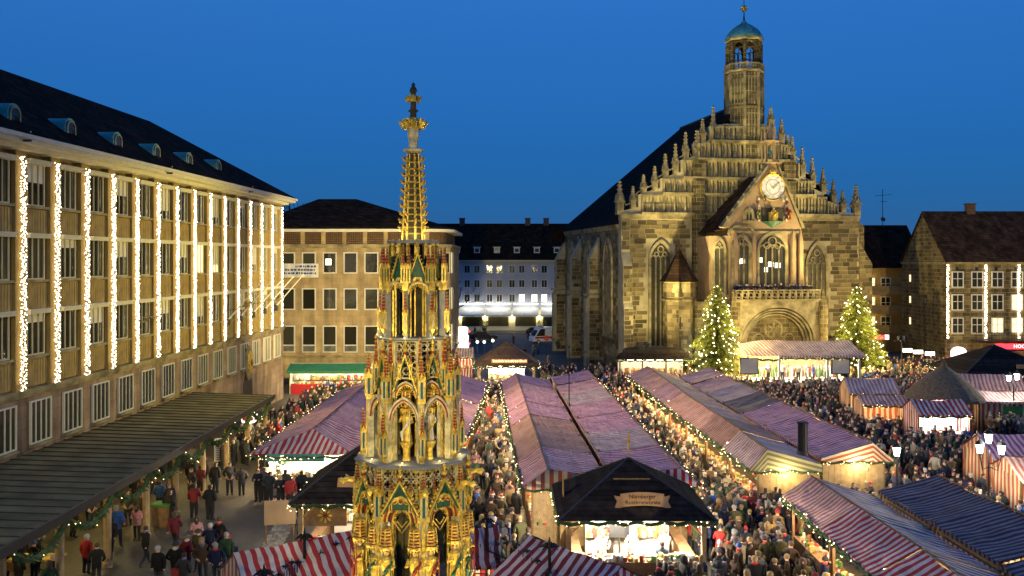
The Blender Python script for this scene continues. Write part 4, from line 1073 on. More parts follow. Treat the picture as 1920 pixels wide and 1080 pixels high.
m.prism([(aa[0][0], spz)]+aa+[(aa[-1][0], spz)], XZ, VP+1.0, VP+1.2); m.build('tympanum', 'sandstone_plain', CH)
def torus_ring(b, cx, cz_, r, y, t=.08, n=14, m_=0):
    b.tube([(cx+r*math.cos(2*math.pi*k/n), y, cz_+r*math.sin(2*math.pi*k/n)) for k in range(n+1)], t, 4, m_)
m = MB(); hh = apz-spz
torus_ring(m, pc_, spz+hh*.42, 1.0, VP+.98, .1)
for k in range(6): a = k*math.pi/3; torus_ring(m, pc_+.55*math.cos(a), spz+hh*.42+.55*math.sin(a), .36, VP+.98, .05, 8)
for s_ in (-1, 1): torus_ring(m, pc_+s_*1.75, spz+hh*.15, .6, VP+.98, .08, 10)
m.build('tympanum_tracery', 'sandstone_trim', CH)
m = MB(); m.box(pl+.4, pr-.4, VP+2.6, VP+2.9, 0, zr0-.5); m.build('porch_back_wall', 'sandstone_plain', CH)
m = MB(); m.box(pl, pl+.8, VP+.9, -.1, 0, zr0); m.box(pr-.8, pr, VP+.9, -.1, 0, zr0); m.box(pl, pr, VP+.9, VC, zr0-.3, zr0); m.build('porch_side_wall', 'sandstone_plain', CH)
m = MB(); m.box(pl-.15, pr+.15, VP-.2, VP+.4, zr0-.05, zr0+.12); m.box(pl-.1, pr+.1, VP-.12, VP+.3, zr1-.14, zr1)
nb = 14; bw = (pr-pl)/nb
for k in range(nb+1): m.box(pl+k*bw-.07, pl+k*bw+.07, VP-.06, VP+.12, zr0+.1, zr1-.14)
for k in range(nb):
    cx_ = pl+(k+.5)*bw; torus_ring(m, cx_, (zr0+zr1)/2, .24, VP+.02, .06, 8); torus_ring(m, cx_-.14, (zr0+zr1)/2+.24, .1, VP+.02, .04, 5); torus_ring(m, cx_+.14, (zr0+zr1)/2-.24, .1, VP+.02, .04, 5)
m.build('porch_balustrade', 'sandstone_trim', CH)
for u in (pl-.35, pr+.35): m = MB(); m.box(u-.4, u+.4, VP-.35, VP+.6, 0, zr0-.6); m.lathe([(.5, zr0-.6), (.1, zr0+1.2)], 4, (u, VP, 0), math.pi/4); m.build('porch_buttress', 'sandstone_plain', CH)
# stair turret with conical roof
ut = cu(1279, -4.5); vt = -3.6
m = MB(); zt_ = cz(527, ut, vt); m.lathe([(1.75, 0), (1.75, cz(565, ut, vt)), (1.9, cz(564, ut, vt)), (1.9, cz(560, ut, vt)), (1.75, cz(558, ut, vt)), (1.75, zt_)], 8, (ut, vt, 0), PH); ST_ = m.build('stair_turret', 'sandstone_plain', CH)
m = MB(); m.lathe([(2.15, zt_-.05), (1.5, zt_+.9), (.7, zt_+2.4), (.12, cz(468, ut, vt)), (.05, cz(455, ut, vt))], 8, (ut, vt, 0), PH); m.build('turret_roof', 'brown_roof', ST_)
m = MB()
for z in (3.4, 5.6, 9.2): m.box(ut-.6, ut-.45, vt-1.75, vt-1.55, z, z+1.3)
m.build('slit_window', 'black_paint', ST_)
m = MB(); m.box(ut+1.2, pl, -5.2, -.1, 0, zr0-.2); m.build('stair_passage', 'sandstone_plain', CH)

# stone blocks: the 300 that show largest are parts, the rest one part
blocks = []
def block_field(u0, u1, z0, z1, y, holes, bh=.52, axis='x'):
    z = z0; r = R
    while z < z1-.15:
        h = bh*r.uniform(.85, 1.15); u = u0+r.uniform(-.6, 0)
        while u < u1:
            w = r.uniform(.7, 1.5); a, b = max(u, u0)+.03, min(u+w, u1)-.03; u += w
            if b-a < .2: continue
            if any(b > x0 and a < x1 and z+h > q0 and z < q1 for x0, x1, q0, q1 in holes): continue
            blocks.append((a, b, z+.025, min(z+h, z1)-.025, y-r.uniform(.015, .07), y, axis))
        z += h
uA = cu(1238); wA = 1.5
uB = cu(1530)
hol = [(uA-wA+.02, uA+wA-.02, cz(652, uA), cz(470, uA)), (uA-.9, uA+.9, cz(470, uA), cz(452, uA)), (uB-wA+.02, uB+wA-.02, cz(652, uB), cz(480, uB)), (uB-.9, uB+.9, cz(480, uB), cz(455, uB)), (-5.9, 5.6, 0, 16.5), (cu(1309)-.8, cu(1309)+.8, 0, 30), (cu(1478)-.8, cu(1478)+.8, 0, 30)]
block_field(-WU-.04, -WU+.99, 1.7, 7.6, -1.2, [])
block_field(-WU-.04, -WU+.99, 8.4, 12.4, -.87, [])
block_field(-WU+.02, -WU+1.0, 14.2, EZ-.55, 0, [])
block_field(-WU+1.02, -5.9, 1.7, EZ-.55, 0, hol)
block_field(4.2, WU, 1.7, EZ-.55, 0, hol)
block_field(WU+.02, WU+1.68, 1.7, 12.5, -.1, [])
nblock_front = len(blocks)
for vb in (9, 18, 27):
    block_field(-WU-1.3, -WU, .3, 13.2, vb, [(-WU-1.4, -WU, 8.5, 9.0)])
block_field(1.3, NL, .3, 4.0, -WU, [], axis='y')
for va, vb_ in ((1.2, 3.2), (6.9, 8.9), (10.2, 12.2), (15.9, 17.9), (19.2, 21.2), (24.9, 26.9)): block_field(va, vb_, 4.0, NZ-.6, -WU, [], axis='y')
block_field(pl+.05, pl+.5, .3, zr0-.1, VP, []); block_field(pr-.5, pr-.05, .3, zr0-.1, VP, [])
unit = MB(); unit.box(0, 1, 0, 1, 0, 1); unit = unit.mesh('stone_block', ['sandstone'])
blocks = [(b, i) for i, b in enumerate(blocks)]
front = sorted([b for b, i in blocks if i < nblock_front], key=lambda b: -(b[1]-b[0])*(b[3]-b[2]))
keep = set(id(b) for b in front[:300])
mm = MB(); FW = bpy.data.objects['facade_wall']
for b, i in blocks:
    a, c, z0, z1, y0, y1, ax = b
    if id(b) in keep:
        inst('stone_block', unit, FW, (a, y0, z0), (0, 0, 0), (c-a, y1-y0+.01, z1-z0))
    elif ax == 'x': mm.box(a, c, y0, y1+.01, z0, z1)
    else: mm.box(y0, y1+.01, a, c, z0, z1)
mm.build('stone_courses', 'sandstone', CH, stuff=True)
# finer ashlar on the turret
mm = MB()
for k in range(8):
    a = PH+2*math.pi*k/8+math.pi/8; n_ = Vector((math.cos(a), math.sin(a), 0)); t_ = Vector((-n_.y, n_.x, 0)); apo = 1.75*math.cos(math.pi/8)
    if n_.y > .5: continue
    z = .3
    while z < zt_-.5:
        x = -.66
        while x < .6:
            w = R.uniform(.4, .75); b2 = min(x+w, .66)
            FN = lambda p, q, d: (ut+n_.x*(apo+d)+t_.x*p, vt+n_.y*(apo+d)+t_.y*p, q)
            mm.prism([(x+.015, z+.015), (b2-.015, z+.015), (b2-.015, z+.44), (x+.015, z+.44)], FN, -.02, R.uniform(.01, .04)); x = b2
        z += .46
mm.build('stone_courses', 'sandstone', ST_, stuff=True)
# ---------------------------------------------------------------- gilded gothic fountain
FOUNTAIN_W = 420
FX, FY = (775-960)/F*27, 27.0
FT = thing('gothic_fountain', 'tall gilded and painted gothic fountain spire with statues in the foreground', 'fountain', (FX, FY, 0))
FMATS = ['gold', 'fountain_red', 'fountain_green', 'fountain_stone', 'fountain_dark', 'fountain_slab', 'statue_white']
def fz(y, r): return H-(y-Y0)*(27-r)/F
AV = rad(-74); A3 = rad(-96.5); Q = math.pi/4
def vert(name, me, r, z, a0=AV, par=None, off=0, ks=range(8)):
    """copies of a part at the eight corners (off=0) or sides (off=.5)"""
    out = []
    for k in ks:
        a = a0+(k+off)*Q
        out.append(inst(name, me, par or FT, (r*math.cos(a), r*math.sin(a), z), (0, 0, a)))
    return out
def fp_pin(w, hs, hp, band=6, shaft=(3, 2), name='pinnacle'):
    """shaft with painted panels, then a red spirelet with gilt crockets"""
    b = MB(); h2 = w/2
    b.box(-h2, h2, -h2, h2, 0, hs, shaft[0])
    for sx, sy in ((1, 0), (-1, 0), (0, 1), (0, -1)):
        cx_, cy_ = sx*h2, sy*h2; t = .006
        if sx: b.box(cx_-t, cx_+t, -h2*.38, h2*.38, hs*.08, hs*.9, shaft[1])
        else: b.box(-h2*.38, h2*.38, cy_-t, cy_+t, hs*.08, hs*.9, shaft[1])
        if sx: b.prism([(-h2*1.05, hs*.86), (h2*1.05, hs*.86), (0, hs+w*.9)], lambda p, q, d: (d, p, q), cx_-.02, cx_+.025, 0)
        else: b.prism([(-h2*1.05, hs*.86), (h2*1.05, hs*.86), (0, hs+w*.9)], lambda p, q, d: (p, d, q), cy_-.02, cy_+.025, 0)
    for sx in (-1, 1):
        for sy in (-1, 1): b.cbox((sx*h2, sy*h2, 0), w*.14, w*.14, hs, 0)
    b.box(-h2*1.25, h2*1.25, -h2*1.25, h2*1.25, hs, hs+w*.18, 0); b.box(-h2*1.2, h2*1.2, -h2*1.2, h2*1.2, -w*.1, w*.08, 0)
    b.lathe([(h2*1.05, hs+w*.18), (h2*.3, hs+hp*.9)], 4, ph=math.pi/4, m=1)
    for k in range(band):
        f_ = (k+.4)/band; z = hs+w*.2+(hp*.86-w*.2)*f_; r = h2*(1.1-.78*f_)
        for a in range(4):
            c = (r*math.cos(a*math.pi/2+.785), r*math.sin(a*math.pi/2+.785), z); b.octa(c, w*.19, 0, .8)
        for a in range(4):
            rr_ = r*.76; c = (rr_*math.cos(a*math.pi/2), rr_*math.sin(a*math.pi/2), z+.01); b.octa(c, w*.11, 0, .6)
    b.lathe([(h2*.25, hs+hp*.88), (h2*.75, hs+hp*.92), (h2*.3, hs+hp*.955), (h2*.5, hs+hp*.97), (.004, hs+hp)], 6, m=0)
    return b.mesh(name, FMATS[:5])
def ring_poly(b, r, z0, z1, m_, n=8, a0=AV, r2=None):
    b.lathe([(r, z0), (r2 or r, z1)], n, ph=a0, m=m_)
CO = math.cos(math.pi/8)
# steps and basin
m = MB(); ring_poly(m, 5.6, 0, .18, 0); ring_poly(m, 5.2, .18, .36, 0); ring_poly(m, 4.8, .36, .5, 0); m.build('step', 'fountain_slab', FT)
m = MB(); m.lathe([(3.3, .5), (3.4, .6), (3.25, .75), (3.25, 1.35), (3.45, 1.5), (3.45, 1.62), (3.1, 1.62), (3.1, 1.2), (2.2, 1.2)], 8, ph=AV, cap=False); m.build('basin', 'fountain_stone', FT)
m = MB(); m.lathe([(3.1, 1.35), (.1, 1.36)], 8, ph=AV, cap=False); m.build('water', 'pane_glass', FT)
m = MB(); m.lathe([(2.3, 1.2), (2.2, 1.6), (1.95, 1.8), (1.95, 3.0), (2.1, 3.15), (2.1, 3.25), (1.2, 3.25)], 8, ph=AV); m.build('plinth', 'fountain_stone', FT)
m = MB(); m.lathe([(.55, 3.2), (.55, 6.9), (.42, 6.95), (.42, 10.6), (.3, 10.65), (.3, 13.5)], 8, ph=AV, m=4); 
for k in range(8):
    a = AV+k*Q
    for r, z0, z1, t in ((.6, 3.2, 6.9, .05), (.47, 6.95, 10.6, .045), (.34, 10.65, 13.5, .03)): m.tube([(r*math.cos(a), r*math.sin(a), z0), (r*math.cos(a), r*math.sin(a), z1)], t, 5, 4 if k % 2 else 0)  # alternate shafts dark, putting the shade of the openings into their colour
m.build('core', FMATS[:5], FT)
# ---- helpers for one side of the octagon, local x outwards, y across
YZ = lambda a, b, d: (d, a, b)
def arch_part(w, z0, zs, z1, x0, x1, t, ms=(3, 1, 0)):
    """pointed arch with three coloured orders and cusps"""
    b = MB(); o_ = 0
    for i, m_ in enumerate(ms):
        wi = w-i*t*.75; ai = arch_pts(wi, zs, (z1-zs)*(wi/w), 8); wj = wi-t; aj = arch_pts(wj, zs, (z1-zs)*(wj/w), 8); xi = x1-i*(x1-x0)/(len(ms)+1)
        for k in range(len(ai)-1): b.prism([ai[k], ai[k+1], aj[k+1], aj[k]], YZ, x0, xi, m_)
    wi = w-len(ms)*t*.75; ai = arch_pts(wi, zs, (z1-zs)*(wi/w), 6)
    for k in range(1, len(ai)-1):
        d = Vector((0-ai[k][0], zs+(z1-zs)*.2-ai[k][1])); d.normalize(); b.tube([(x0+.03, ai[k][0], ai[k][1]), (x0+.03, ai[k][0]+d.x*.1, ai[k][1]+d.y*.1)], [.03, .012], 4, 0)
    return b
def gable_part(w, z0, z1, x, t=.07, crockets=6, sc_=1.0, col_=(3, 2, 0)):
    b = MB()
    for s_ in (-1, 1):
        p, q = Vector((s_*w, z0)), Vector((0, z1)); d = (q-p).normalized(); n_ = Vector((d.y*(-s_)*-1, 0))
        nn = Vector((-d.y, d.x))*(1 if s_ > 0 else -1)*-1
        b.prism([p, q, q-Vector((0, t*2.2)), p+Vector((-s_*t*1.2, 0))], YZ, x-.06, x+.06, 0)
        b.prism([p+Vector((-s_*t*1.3, 0)), q-Vector((0, t*2.4)), q-Vector((0, t*4.4)), p+Vector((-s_*t*2.6, 0))], YZ, x-.05, x+.03, col_[1])
        for k in range(1, crockets):
            c = p.lerp(q, k/crockets); b.octa((x, c.x+s_*t*.9, c.y+t*.3), t*1.15*sc_, 0, .9); b.octa((x+.03, c.x+s_*t*1.6, c.y+t*.7), t*.7*sc_, 0)
    z = z1
    b.lathe([(t*.6, z-.1), (t*.7, z+.05), (t*1.9, z+.1), (t*2.3, z+.16), (t*.8, z+.2), (t*.7, z+.24), (t*1.5, z+.28), (t*1.5, z+.33), (t*.2, z+.4)], 6, (x, 0, 0), m=0)
    b.lathe([(t*1.3, z-.02), (t*1.4, z+.06)], 6, (x, 0, 0), m=1)
    return b
def tracery_part(w, z0, z1, x, nx=3, nz=2, m_=3):
    """pierced parapet panel: frame, rings and bars"""
    b = MB(); f_ = .05
    b.box(x-.05, x+.05, -w, w, z1-f_, z1, m_); b.box(x-.05, x+.05, -w, w, z0, z0+f_, m_); b.box(x-.05, x+.05, -w, -w+f_, z0, z1, m_); b.box(x-.05, x+.05, w-f_, w, z0, z1, m_)
    dx, dz = (2*w-2*f_)/nx, (z1-z0-2*f_)/nz; r = min(dx, dz)*.46
    for i in range(nx):
        for j in range(nz):
            cy_, cz_ = -w+f_+(i+.5)*dx, z0+f_+(j+.5)*dz
            b.tube([(x, cy_+r*math.cos(2*math.pi*k/10), cz_+r*math.sin(2*math.pi*k/10)) for k in range(11)], r*.16, 4, m_)
            for k in range(4):
                a = math.pi/4+k*math.pi/2; b.tube([(x, cy_+r*math.cos(a), cz_+r*math.sin(a)), (x, cy_+r*.42*math.cos(a), cz_+r*.42*math.sin(a))], [r*.2, r*.08], 4, m_)
                b.tube([(x, cy_+r*math.cos(a), cz_+r*math.sin(a)), (x, cy_+dx*.5*(1 if math.cos(a) > 0 else -1), cz_+dz*.5*(1 if math.sin(a) > 0 else -1))], r*.1, 4, m_)
    return b
def baldachin(w, h):
    b = MB()
    b.lathe([(w*.62, 0), (w*.72, .06), (w*.66, .1)], 6, m=0)
    for k in range(6):                                # hanging cusps
        a = k*math.pi/3; b.tube([(w*.62*math.cos(a), w*.62*math.sin(a), .06), (w*.6*math.cos(a), w*.6*math.sin(a), -.12)], [.035, .012], 4, 0)
        a += math.pi/6; b.tube([(w*.6*math.cos(a), w*.6*math.sin(a), .05), (w*.58*math.cos(a), w*.58*math.sin(a), -.06)], [.05, .02], 4, 0)
    b.lathe([(w*.6, .1), (w*.5, h*.8), (w*.3, h)], 6, m=1)
    n = 5
    for k in range(n):
        z = .14+(h*.75)*k/n; r = w*(.62-.14*k/n)
        b.lathe([(r, z), (r*1.08, z+.02), (r, z+.045)], 6, m=0, cap=False)
        for q in range(6):
            a = q*math.pi/3; b.cbox((r*.96*math.cos(a), r*.96*math.sin(a), z), .035, .035, h*.15, 0, a)
    b.lathe([(w*.4, h*.92), (w*.5, h*.97), (w*.3, h*1.05)], 6, m=0)
    return b.mesh('baldachin', FMATS[:5])
# ---- lower tier
R1 = 1.88; ap1 = R1*CO; hw1 = R1*math.sin(math.pi/8)
zl1 = fz(881, R1)
m = MB(); m.box(-.16, .12, -.14, .14, 3.25, 5.5, 3); m.box(.08, .17, -.05, .05, 3.25, 5.45, 0); m.box(-.1, .2, -.19, .19, 5.38, 5.52, 0); m.box(-.1, .2, -.19, .19, 3.2, 3.4, 0)
for s_ in (-1, 1): m.tube([(.06, s_*.17, 3.3), (.06, s_*.17, 5.4)], .035, 5, 0)
vert('pier', m.mesh('pier', FMATS[:5]), R1-.12, 0)
pa = fp_pin(.24, .75, .66)
for o in vert('pinnacle', pa, R1-.02, fz(978, R1)): pass
bl = baldachin(.36, .62)
st = [figure_mesh(1.25, ('gold', 'statue_white', 'skin'), seed=1), figure_mesh(1.25, ('gold', 'fountain_green', 'skin'), seed=2), figure_mesh(1.25, ('fountain_stone', 'gold', 'skin'), seed=3), figure_mesh(1.25, ('gold', 'fountain_red', 'skin'), seed=4)]
con = MB(); con.lathe([(.05, -.5), (.16, -.25), (.26, 0), (.26, .06)], 8, m=0); con = con.mesh('console', FMATS[:5])
for k in range(8):
    a = AV+(k+.5)*Q; n_ = Vector((math.cos(a), math.sin(a), 0)); t_ = Vector((-n_.y, n_.x, 0))
    for s_ in (-1, 1):
        c = n_*(ap1+.02)+t_*(s_*.46)
        inst('baldachin', bl, FT, (c.x, c.y, fz(1036, R1)), (0, 0, a))
        inst('statue', st[(k*2+s_) % 4], FT, (c.x, c.y, 3.32), (0, 0, a+math.pi/2))
m = arch_part(hw1-.1, 3.3, fz(985, R1), fz(934, R1), ap1-.18, ap1+.1, .075, (0, 1, 0, 4, 1, 0)); vert('arch', m.mesh('arch', FMATS[:5]), 0, 0, off=.5)
m = MB(); rr_ = hw1-.42
for s_ in (-1, 1): m.tube([(ap1-.12, s_*rr_, 3.3), (ap1-.12, s_*rr_, fz(985, R1))], .04, 5, 0)
m.tube([(ap1-.12, -rr_, fz(985, R1)), (ap1-.12, -rr_*.5, fz(996, R1)), (ap1-.12, 0, fz(1008, R1)), (ap1-.12, rr_*.5, fz(996, R1)), (ap1-.12, rr_, fz(985, R1))], .025, 4, 0)
m.tube([(ap1-.12, -rr_*.55, fz(985, R1)), (ap1-.12, 0, fz(997, R1)), (ap1-.12, rr_*.55, fz(985, R1))], .02, 4, 0); vert('arch_tracery', m.mesh('arch_tracery', FMATS[:5]), 0, 0, off=.5)
vert('gable', gable_part(hw1-.1, fz(968, R1), fz(903, R1), ap1+.13, .045, 9, 1.1).mesh('gable', FMATS[:5]), 0, 0, off=.5)
m = MB(); m.prism([(-hw1+.2, fz(962, R1)), (hw1-.2, fz(962, R1)), (0, fz(918, R1))], YZ, ap1-.03, ap1+.03, 2)
for s_ in (-1, 0, 1): m.tube([(ap1+.06, s_*.2+.09*math.cos(2*math.pi*k/8), fz(948, R1)+.06+.09*math.sin(2*math.pi*k/8)) for k in range(9)], .02, 4, 0)
vert('gable_panel', m.mesh('gable_panel', FMATS[:5]), 0, 0, off=.5)
vert('tracery_panel', tracery_part(hw1-.06, fz(950, R1), zl1, ap1-.1, 4, 3).mesh('tracery_panel', FMATS[:5]), 0, 0, off=.5)
m = MB(); m.lathe([(R1-.75, zl1-.1), (R1+.02, zl1-.08), (R1+.1, zl1), (R1+.06, zl1+.05), (R1-.75, zl1+.06)], 8, ph=AV, m=5); m.build('ledge', FMATS[:6], FT)
gg = MB(); gg.tube([(0, 0, 0), (.25, 0, .05), (.42, 0, -.02), (.52, 0, .05)], [.09, .08, .1, .03], 6, 0); gg.octa((.45, 0, .02), .1, 0); gg.face([(.1, .06, .05), (.3, .22, .16), (.34, .05, .06)], 0); gg.face([(.1, -.06, .05), (.3, -.22, .16), (.34, -.05, .06)], 0)
vert('gargoyle', gg.mesh('gargoyle', FMATS[:5]), R1+.05, fz(922, R1), ks=range(8))
# slim shafts and small pinnacles between the corners
sp1 = fp_pin(.1, .55, .5, 5, (0, 4))
for k in range(8):
    a = AV+(k+.5)*Q; n_ = Vector((math.cos(a), math.sin(a), 0)); t_ = Vector((-n_.y, n_.x, 0))
    for s_ in (-.36, .36):
        c = n_*(ap1+.03)+t_*(s_*hw1*2*.62); inst('small_pinnacle', sp1, FT, (c.x, c.y, fz(965, R1)), (0, 0, a))
    for s_ in (-.3, .3):
        c = n_*(1.2*CO+.06)+t_*(s_*.62); inst('small_pinnacle', fsp2 if False else sp1, FT, (c.x, c.y, fz(712, 1.16)), (0, 0, a), (.8, .8, .8))
bd = MB()
for k in range(48):
    a = 2*math.pi*k/48
    for r, z, s_ in ((R1+.02, zl1-.12, .05), (R1-.02, fz(958, R1), .04)): bd.octa((r*CO/math.cos(((a-AV) % Q)-Q/2)*math.cos(a), r*CO/math.cos(((a-AV) % Q)-Q/2)*math.sin(a), z), s_, 0)
bd.build('bead_row', FMATS[:5], FT, stuff=True)
# ---- middle tier
R2 = 1.5; ap2 = R2*CO; hw2 = R2*math.sin(math.pi/8)
zb2 = zl1+.05; zl2 = fz(638, 1.2)
m = MB(); m.box(-.12, .1, -.1, .1, zb2, fz(752, R2), 3); m.box(-.14, .14, -.13, .13, fz(758, R2), fz(750, R2), 0); m.box(.08, .13, -.03, .03, zb2, fz(760, R2), 0); vert('pier', m.mesh('pier', FMATS[:5]), R2-.05, 0)
vert('pinnacle', fp_pin(.21, fz(712, R2)-fz(752, R2), fz(668, R2)-fz(712, R2)), R2, fz(752, R2))
lp = fp_pin(.16, fz(818, R2)-fz(858, R2), fz(774, R2)-fz(818, R2)); 
for o in vert('pinnacle', lp, R2+.17, fz(858, R2)): pass
m = MB(); m.lathe([(.02, -.18), (.09, -.08), (.12, 0)], 6, m=0); vert('corbel', m.mesh('corbel', FMATS[:5]), R2+.17, fz(857, R2))
m = arch_part(hw2-.06, zb2, fz(792, R2), fz(746, R2), ap2-.1, ap2+.05, .05, (3, 1, 3)); vert('arch', m.mesh('arch', FMATS[:5]), 0, 0, off=.5)
st2 = [figure_mesh(1.0, ('statue_white', 'gold', 'skin'), seed=5), figure_mesh(1.0, ('gold', 'statue_white', 'skin'), seed=6), figure_mesh(1.0, ('statue_white', 'fountain_red', 'skin'), seed=7)]
ped = MB(); ped.lathe([(.16, 0), (.12, .1), (.12, .35), (.22, .5), (.22, .56)], 8, m=0); ped = ped.mesh('pedestal', FMATS[:5])
bl2 = baldachin(.3, .62)
for k in range(8):
    a = AV+(k+.5)*Q; c = Vector((math.cos(a), math.sin(a), 0))*.98
    inst('pedestal', ped, FT, (c.x, c.y, zb2), (0, 0, a)); inst('statue', st2[k % 3], FT, (c.x, c.y, zb2+.56), (0, 0, a+math.pi/2)); inst('baldachin', bl2, FT, (c.x, c.y, fz(772, .98)), (0, 0, a))
Ri = 1.16; api = Ri*CO; hwi = Ri*math.sin(math.pi/8)
m = MB(); m.box(-.07, .07, -.08, .08, zb2, zl2, 3); m.tube([(.09, 0, zb2), (.09, 0, zl2)], .035, 5, 0); vert('inner_pier', m.mesh('inner_pier', FMATS[:5]), Ri-.08, 0)
m = arch_part(hwi-.03, zb2, fz(748, Ri), fz(716, Ri), api-.08, api+.05, .045, (3, 1, 0)); vert('arch', m.mesh('arch', FMATS[:5]), 0, 0, off=.5)
vert('gable', gable_part(hwi-.03, fz(735, Ri), fz(664, Ri), api+.1, .038, 8, 1.2).mesh('gable', FMATS[:5]), 0, 0, off=.5)
vert('tracery_panel', tracery_part(hwi-.04, fz(712, Ri), zl2-.02, api-.02, 3, 3).mesh('tracery_panel', FMATS[:5]), 0, 0, off=.5)
vert('pinnacle', fp_pin(.15, fz(690, Ri)-fz(735, Ri), fz(632, Ri)-fz(690, Ri)), Ri+.1, fz(735, Ri))
m = MB(); m.lathe([(.4, zl2-.08), (Ri+.02, zl2-.06), (Ri+.1, zl2), (Ri+.06, zl2+.04), (.3, zl2+.05)], 8, ph=AV, m=5); m.build('ledge', FMATS[:6], FT)
# flying buttresses from outer piers to the inner ring
m = MB()
ptsb = [(R2-.05, fz(745, R2)), (R2-.2, fz(738, R2)), (Ri+.02, fz(722, R2))]
m.tube([(x, 0, z) for x, z in ptsb], .045, 5, 3); m.tube([(x, 0, z-.12) for x, z in ptsb], .03, 5, 0); vert('flying_buttress', m.mesh('flying_buttress', FMATS[:5]), 0, 0)
# ---- upper tier
R3 = 1.05; ap3 = R3*CO; hw3 = R3*math.sin(math.pi/8); zb3 = zl2+.04
m = MB(); m.box(-.13, .07, -.06, .06, zb3, fz(535, R3), 5); m.box(-.15, .12, -.1, .1, fz(545, R3), fz(528, R3), 0); vert('pier', m.mesh('pier', FMATS[:6]), R3-.02, 0, A3)
pc3 = fp_pin(.13, fz(500, R3)-fz(530, R3), fz(462, R3)-fz(500, R3), 5, (0, 2)); 
for dy in (-.09, .09):
    for k in range(8):
        a = A3+k*Q; c = Vector((math.cos(a), math.sin(a), 0))*(R3+.02)+Vector((-math.sin(a), math.cos(a), 0))*dy; inst('pinnacle', pc3, FT, (c.x, c.y, fz(530, R3)), (0, 0, a))
vert('pinnacle', fp_pin(.14, fz(588, R3)-fz(618, R3), fz(548, R3)-fz(588, R3), 5, (0, 3)), R3+.1, fz(618, R3), A3)
m = MB(); m.lathe([(.01, -.18), (.08, -.06), (.1, 0)], 6, m=0); vert('corbel', m.mesh('corbel', FMATS[:5]), R3+.1, fz(617, R3), A3)
r3 = .78; a3 = r3*CO; h3 = r3*math.sin(math.pi/8)
m = MB()
for dx, dy, t in ((0, 0, .045), (-.05, .08, .03), (-.05, -.08, .03)): m.tube([(dx, dy, zb3), (dx, dy, fz(520, r3))], t, 6, 0)
m.box(-.12, -.03, -.05, .05, zb3, fz(500, r3), 2); vert('column', m.mesh('column', FMATS[:5]), r3, 0, A3)
m = arch_part(h3-.02, zb3, fz(545, r3), fz(506, r3), a3-.05, a3+.06, .04, (2, 3, 0)); vert('arch', m.mesh('arch', FMATS[:5]), 0, 0, A3, off=.5)
vert('gable', gable_part(h3-.0, fz(522, r3), fz(474, r3), a3+.08, .032, 7, 1.2).mesh('gable', FMATS[:5]), 0, 0, A3, off=.5)
m = MB(); m.prism([(-h3*.8, fz(520, r3)), (h3*.8, fz(520, r3)), (0, fz(480, r3))], YZ, a3, a3+.04, 2); vert('gable_panel', m.mesh('gable_panel', FMATS[:5]), 0, 0, A3, off=.5)
m = MB()
for k in range(16): a = A3+k*Q/2; m.lathe([(.06, 0), (.08, .25), (.05, .3), (.07, .42), (.02, .5)], 5, (.8*math.cos(a), .8*math.sin(a), fz(480, .8)), m=0); m.lathe([(.05, 0), (.055, .2)], 5, (.8*math.cos(a), .8*math.sin(a), fz(478, .8)+.08), m=1)
m.build('crest_ring', FMATS[:5], FT, stuff=True)
m = MB(); m.lathe([(.5, fz(458, .8)), (.86, fz(456, .8)), (.9, fz(452, .8)), (.86, fz(450, .8)), (.35, fz(449, .8))], 16, ph=AV, m=5); m.build('cap', FMATS[:6], FT)
m = arch_part(R3*.36, zb3, fz(552, R3), fz(528, R3), ap3-.02, ap3+.03, .04, (3, 0)); vert('arch', m.mesh('arch', FMATS[:5]), 0, 0, A3, off=.5)
# ---- spire
sz_ = lambda y: fz(y, 0)
m = MB(); m.lathe([(.36, sz_(450)), (.3, sz_(410)), (.2, sz_(290))], 8, ph=AV, m=4)
for k in range(8):
    a = AV+k*Q; m.tube([(.37*math.cos(a), .37*math.sin(a), sz_(450)), (.21*math.cos(a), .21*math.sin(a), sz_(290))], [.04, .028], 5, 0)
for k in range(12):
    z = sz_(440)+(sz_(295)-sz_(440))*k/12; r = .34-.14*k/12; m.lathe([(r, z), (r+.03, z+.025), (r, z+.05)], 8, ph=AV, m=0, cap=False)
SPI = m.build('spire', FMATS[:5], FT)
crk = MB(); crk.tube([(0, 0, 0), (.07, 0, -.01), (.13, 0, .04), (.15, 0, .1)], [.035, .04, .045, .03], 5, 0); crk.octa((.15, 0, .1), .055, 0); crk = crk.mesh('crocket', FMATS[:5])
for k in range(10):
    f_ = k/9; z = sz_(432)+(sz_(302)-sz_(432))*f_; r = .345-.14*f_
    for q in range(8):
        a = AV+q*Q; inst('crocket', crk, SPI, (r*math.cos(a), r*math.sin(a), z), (0, 0, a), (1, 1, 1))
m = MB(); m.lathe([(.2, sz_(288)), (.34, sz_(285)), (.36, sz_(281)), (.3, sz_(279)), (.16, sz_(278)), (.15, sz_(262)), (.19, sz_(258)), (.2, sz_(240))], 8, ph=AV, m=3); m.build('collar', FMATS[:5], FT)
def leaf_crown(r, z, n, s, nm):
    b = MB()
    for q in range(n):
        a = AV+2*math.pi*q/n
        for dz, k_ in ((0, 1), (.1*s, .75)): b.tube([(r*.45*math.cos(a), r*.45*math.sin(a), z+dz), (r*k_*.8*math.cos(a), r*k_*.8*math.sin(a), z+dz-.02*s), (r*k_*math.cos(a), r*k_*math.sin(a), z+dz+.07*s)], [.05*s, .08*s, .045*s], 5, 0)
        b.octa((r*math.cos(a), r*math.sin(a), z+.07*s), .07*s, 0)
    b.lathe([(r*.5, z-.06*s), (r*.55, z+.12*s), (r*.3, z+.2*s)], 8, m=0)
    return b.build(nm, FMATS[:5], FT)
leaf_crown(.43, sz_(236), 8, 1.25, 'leaf_crown')
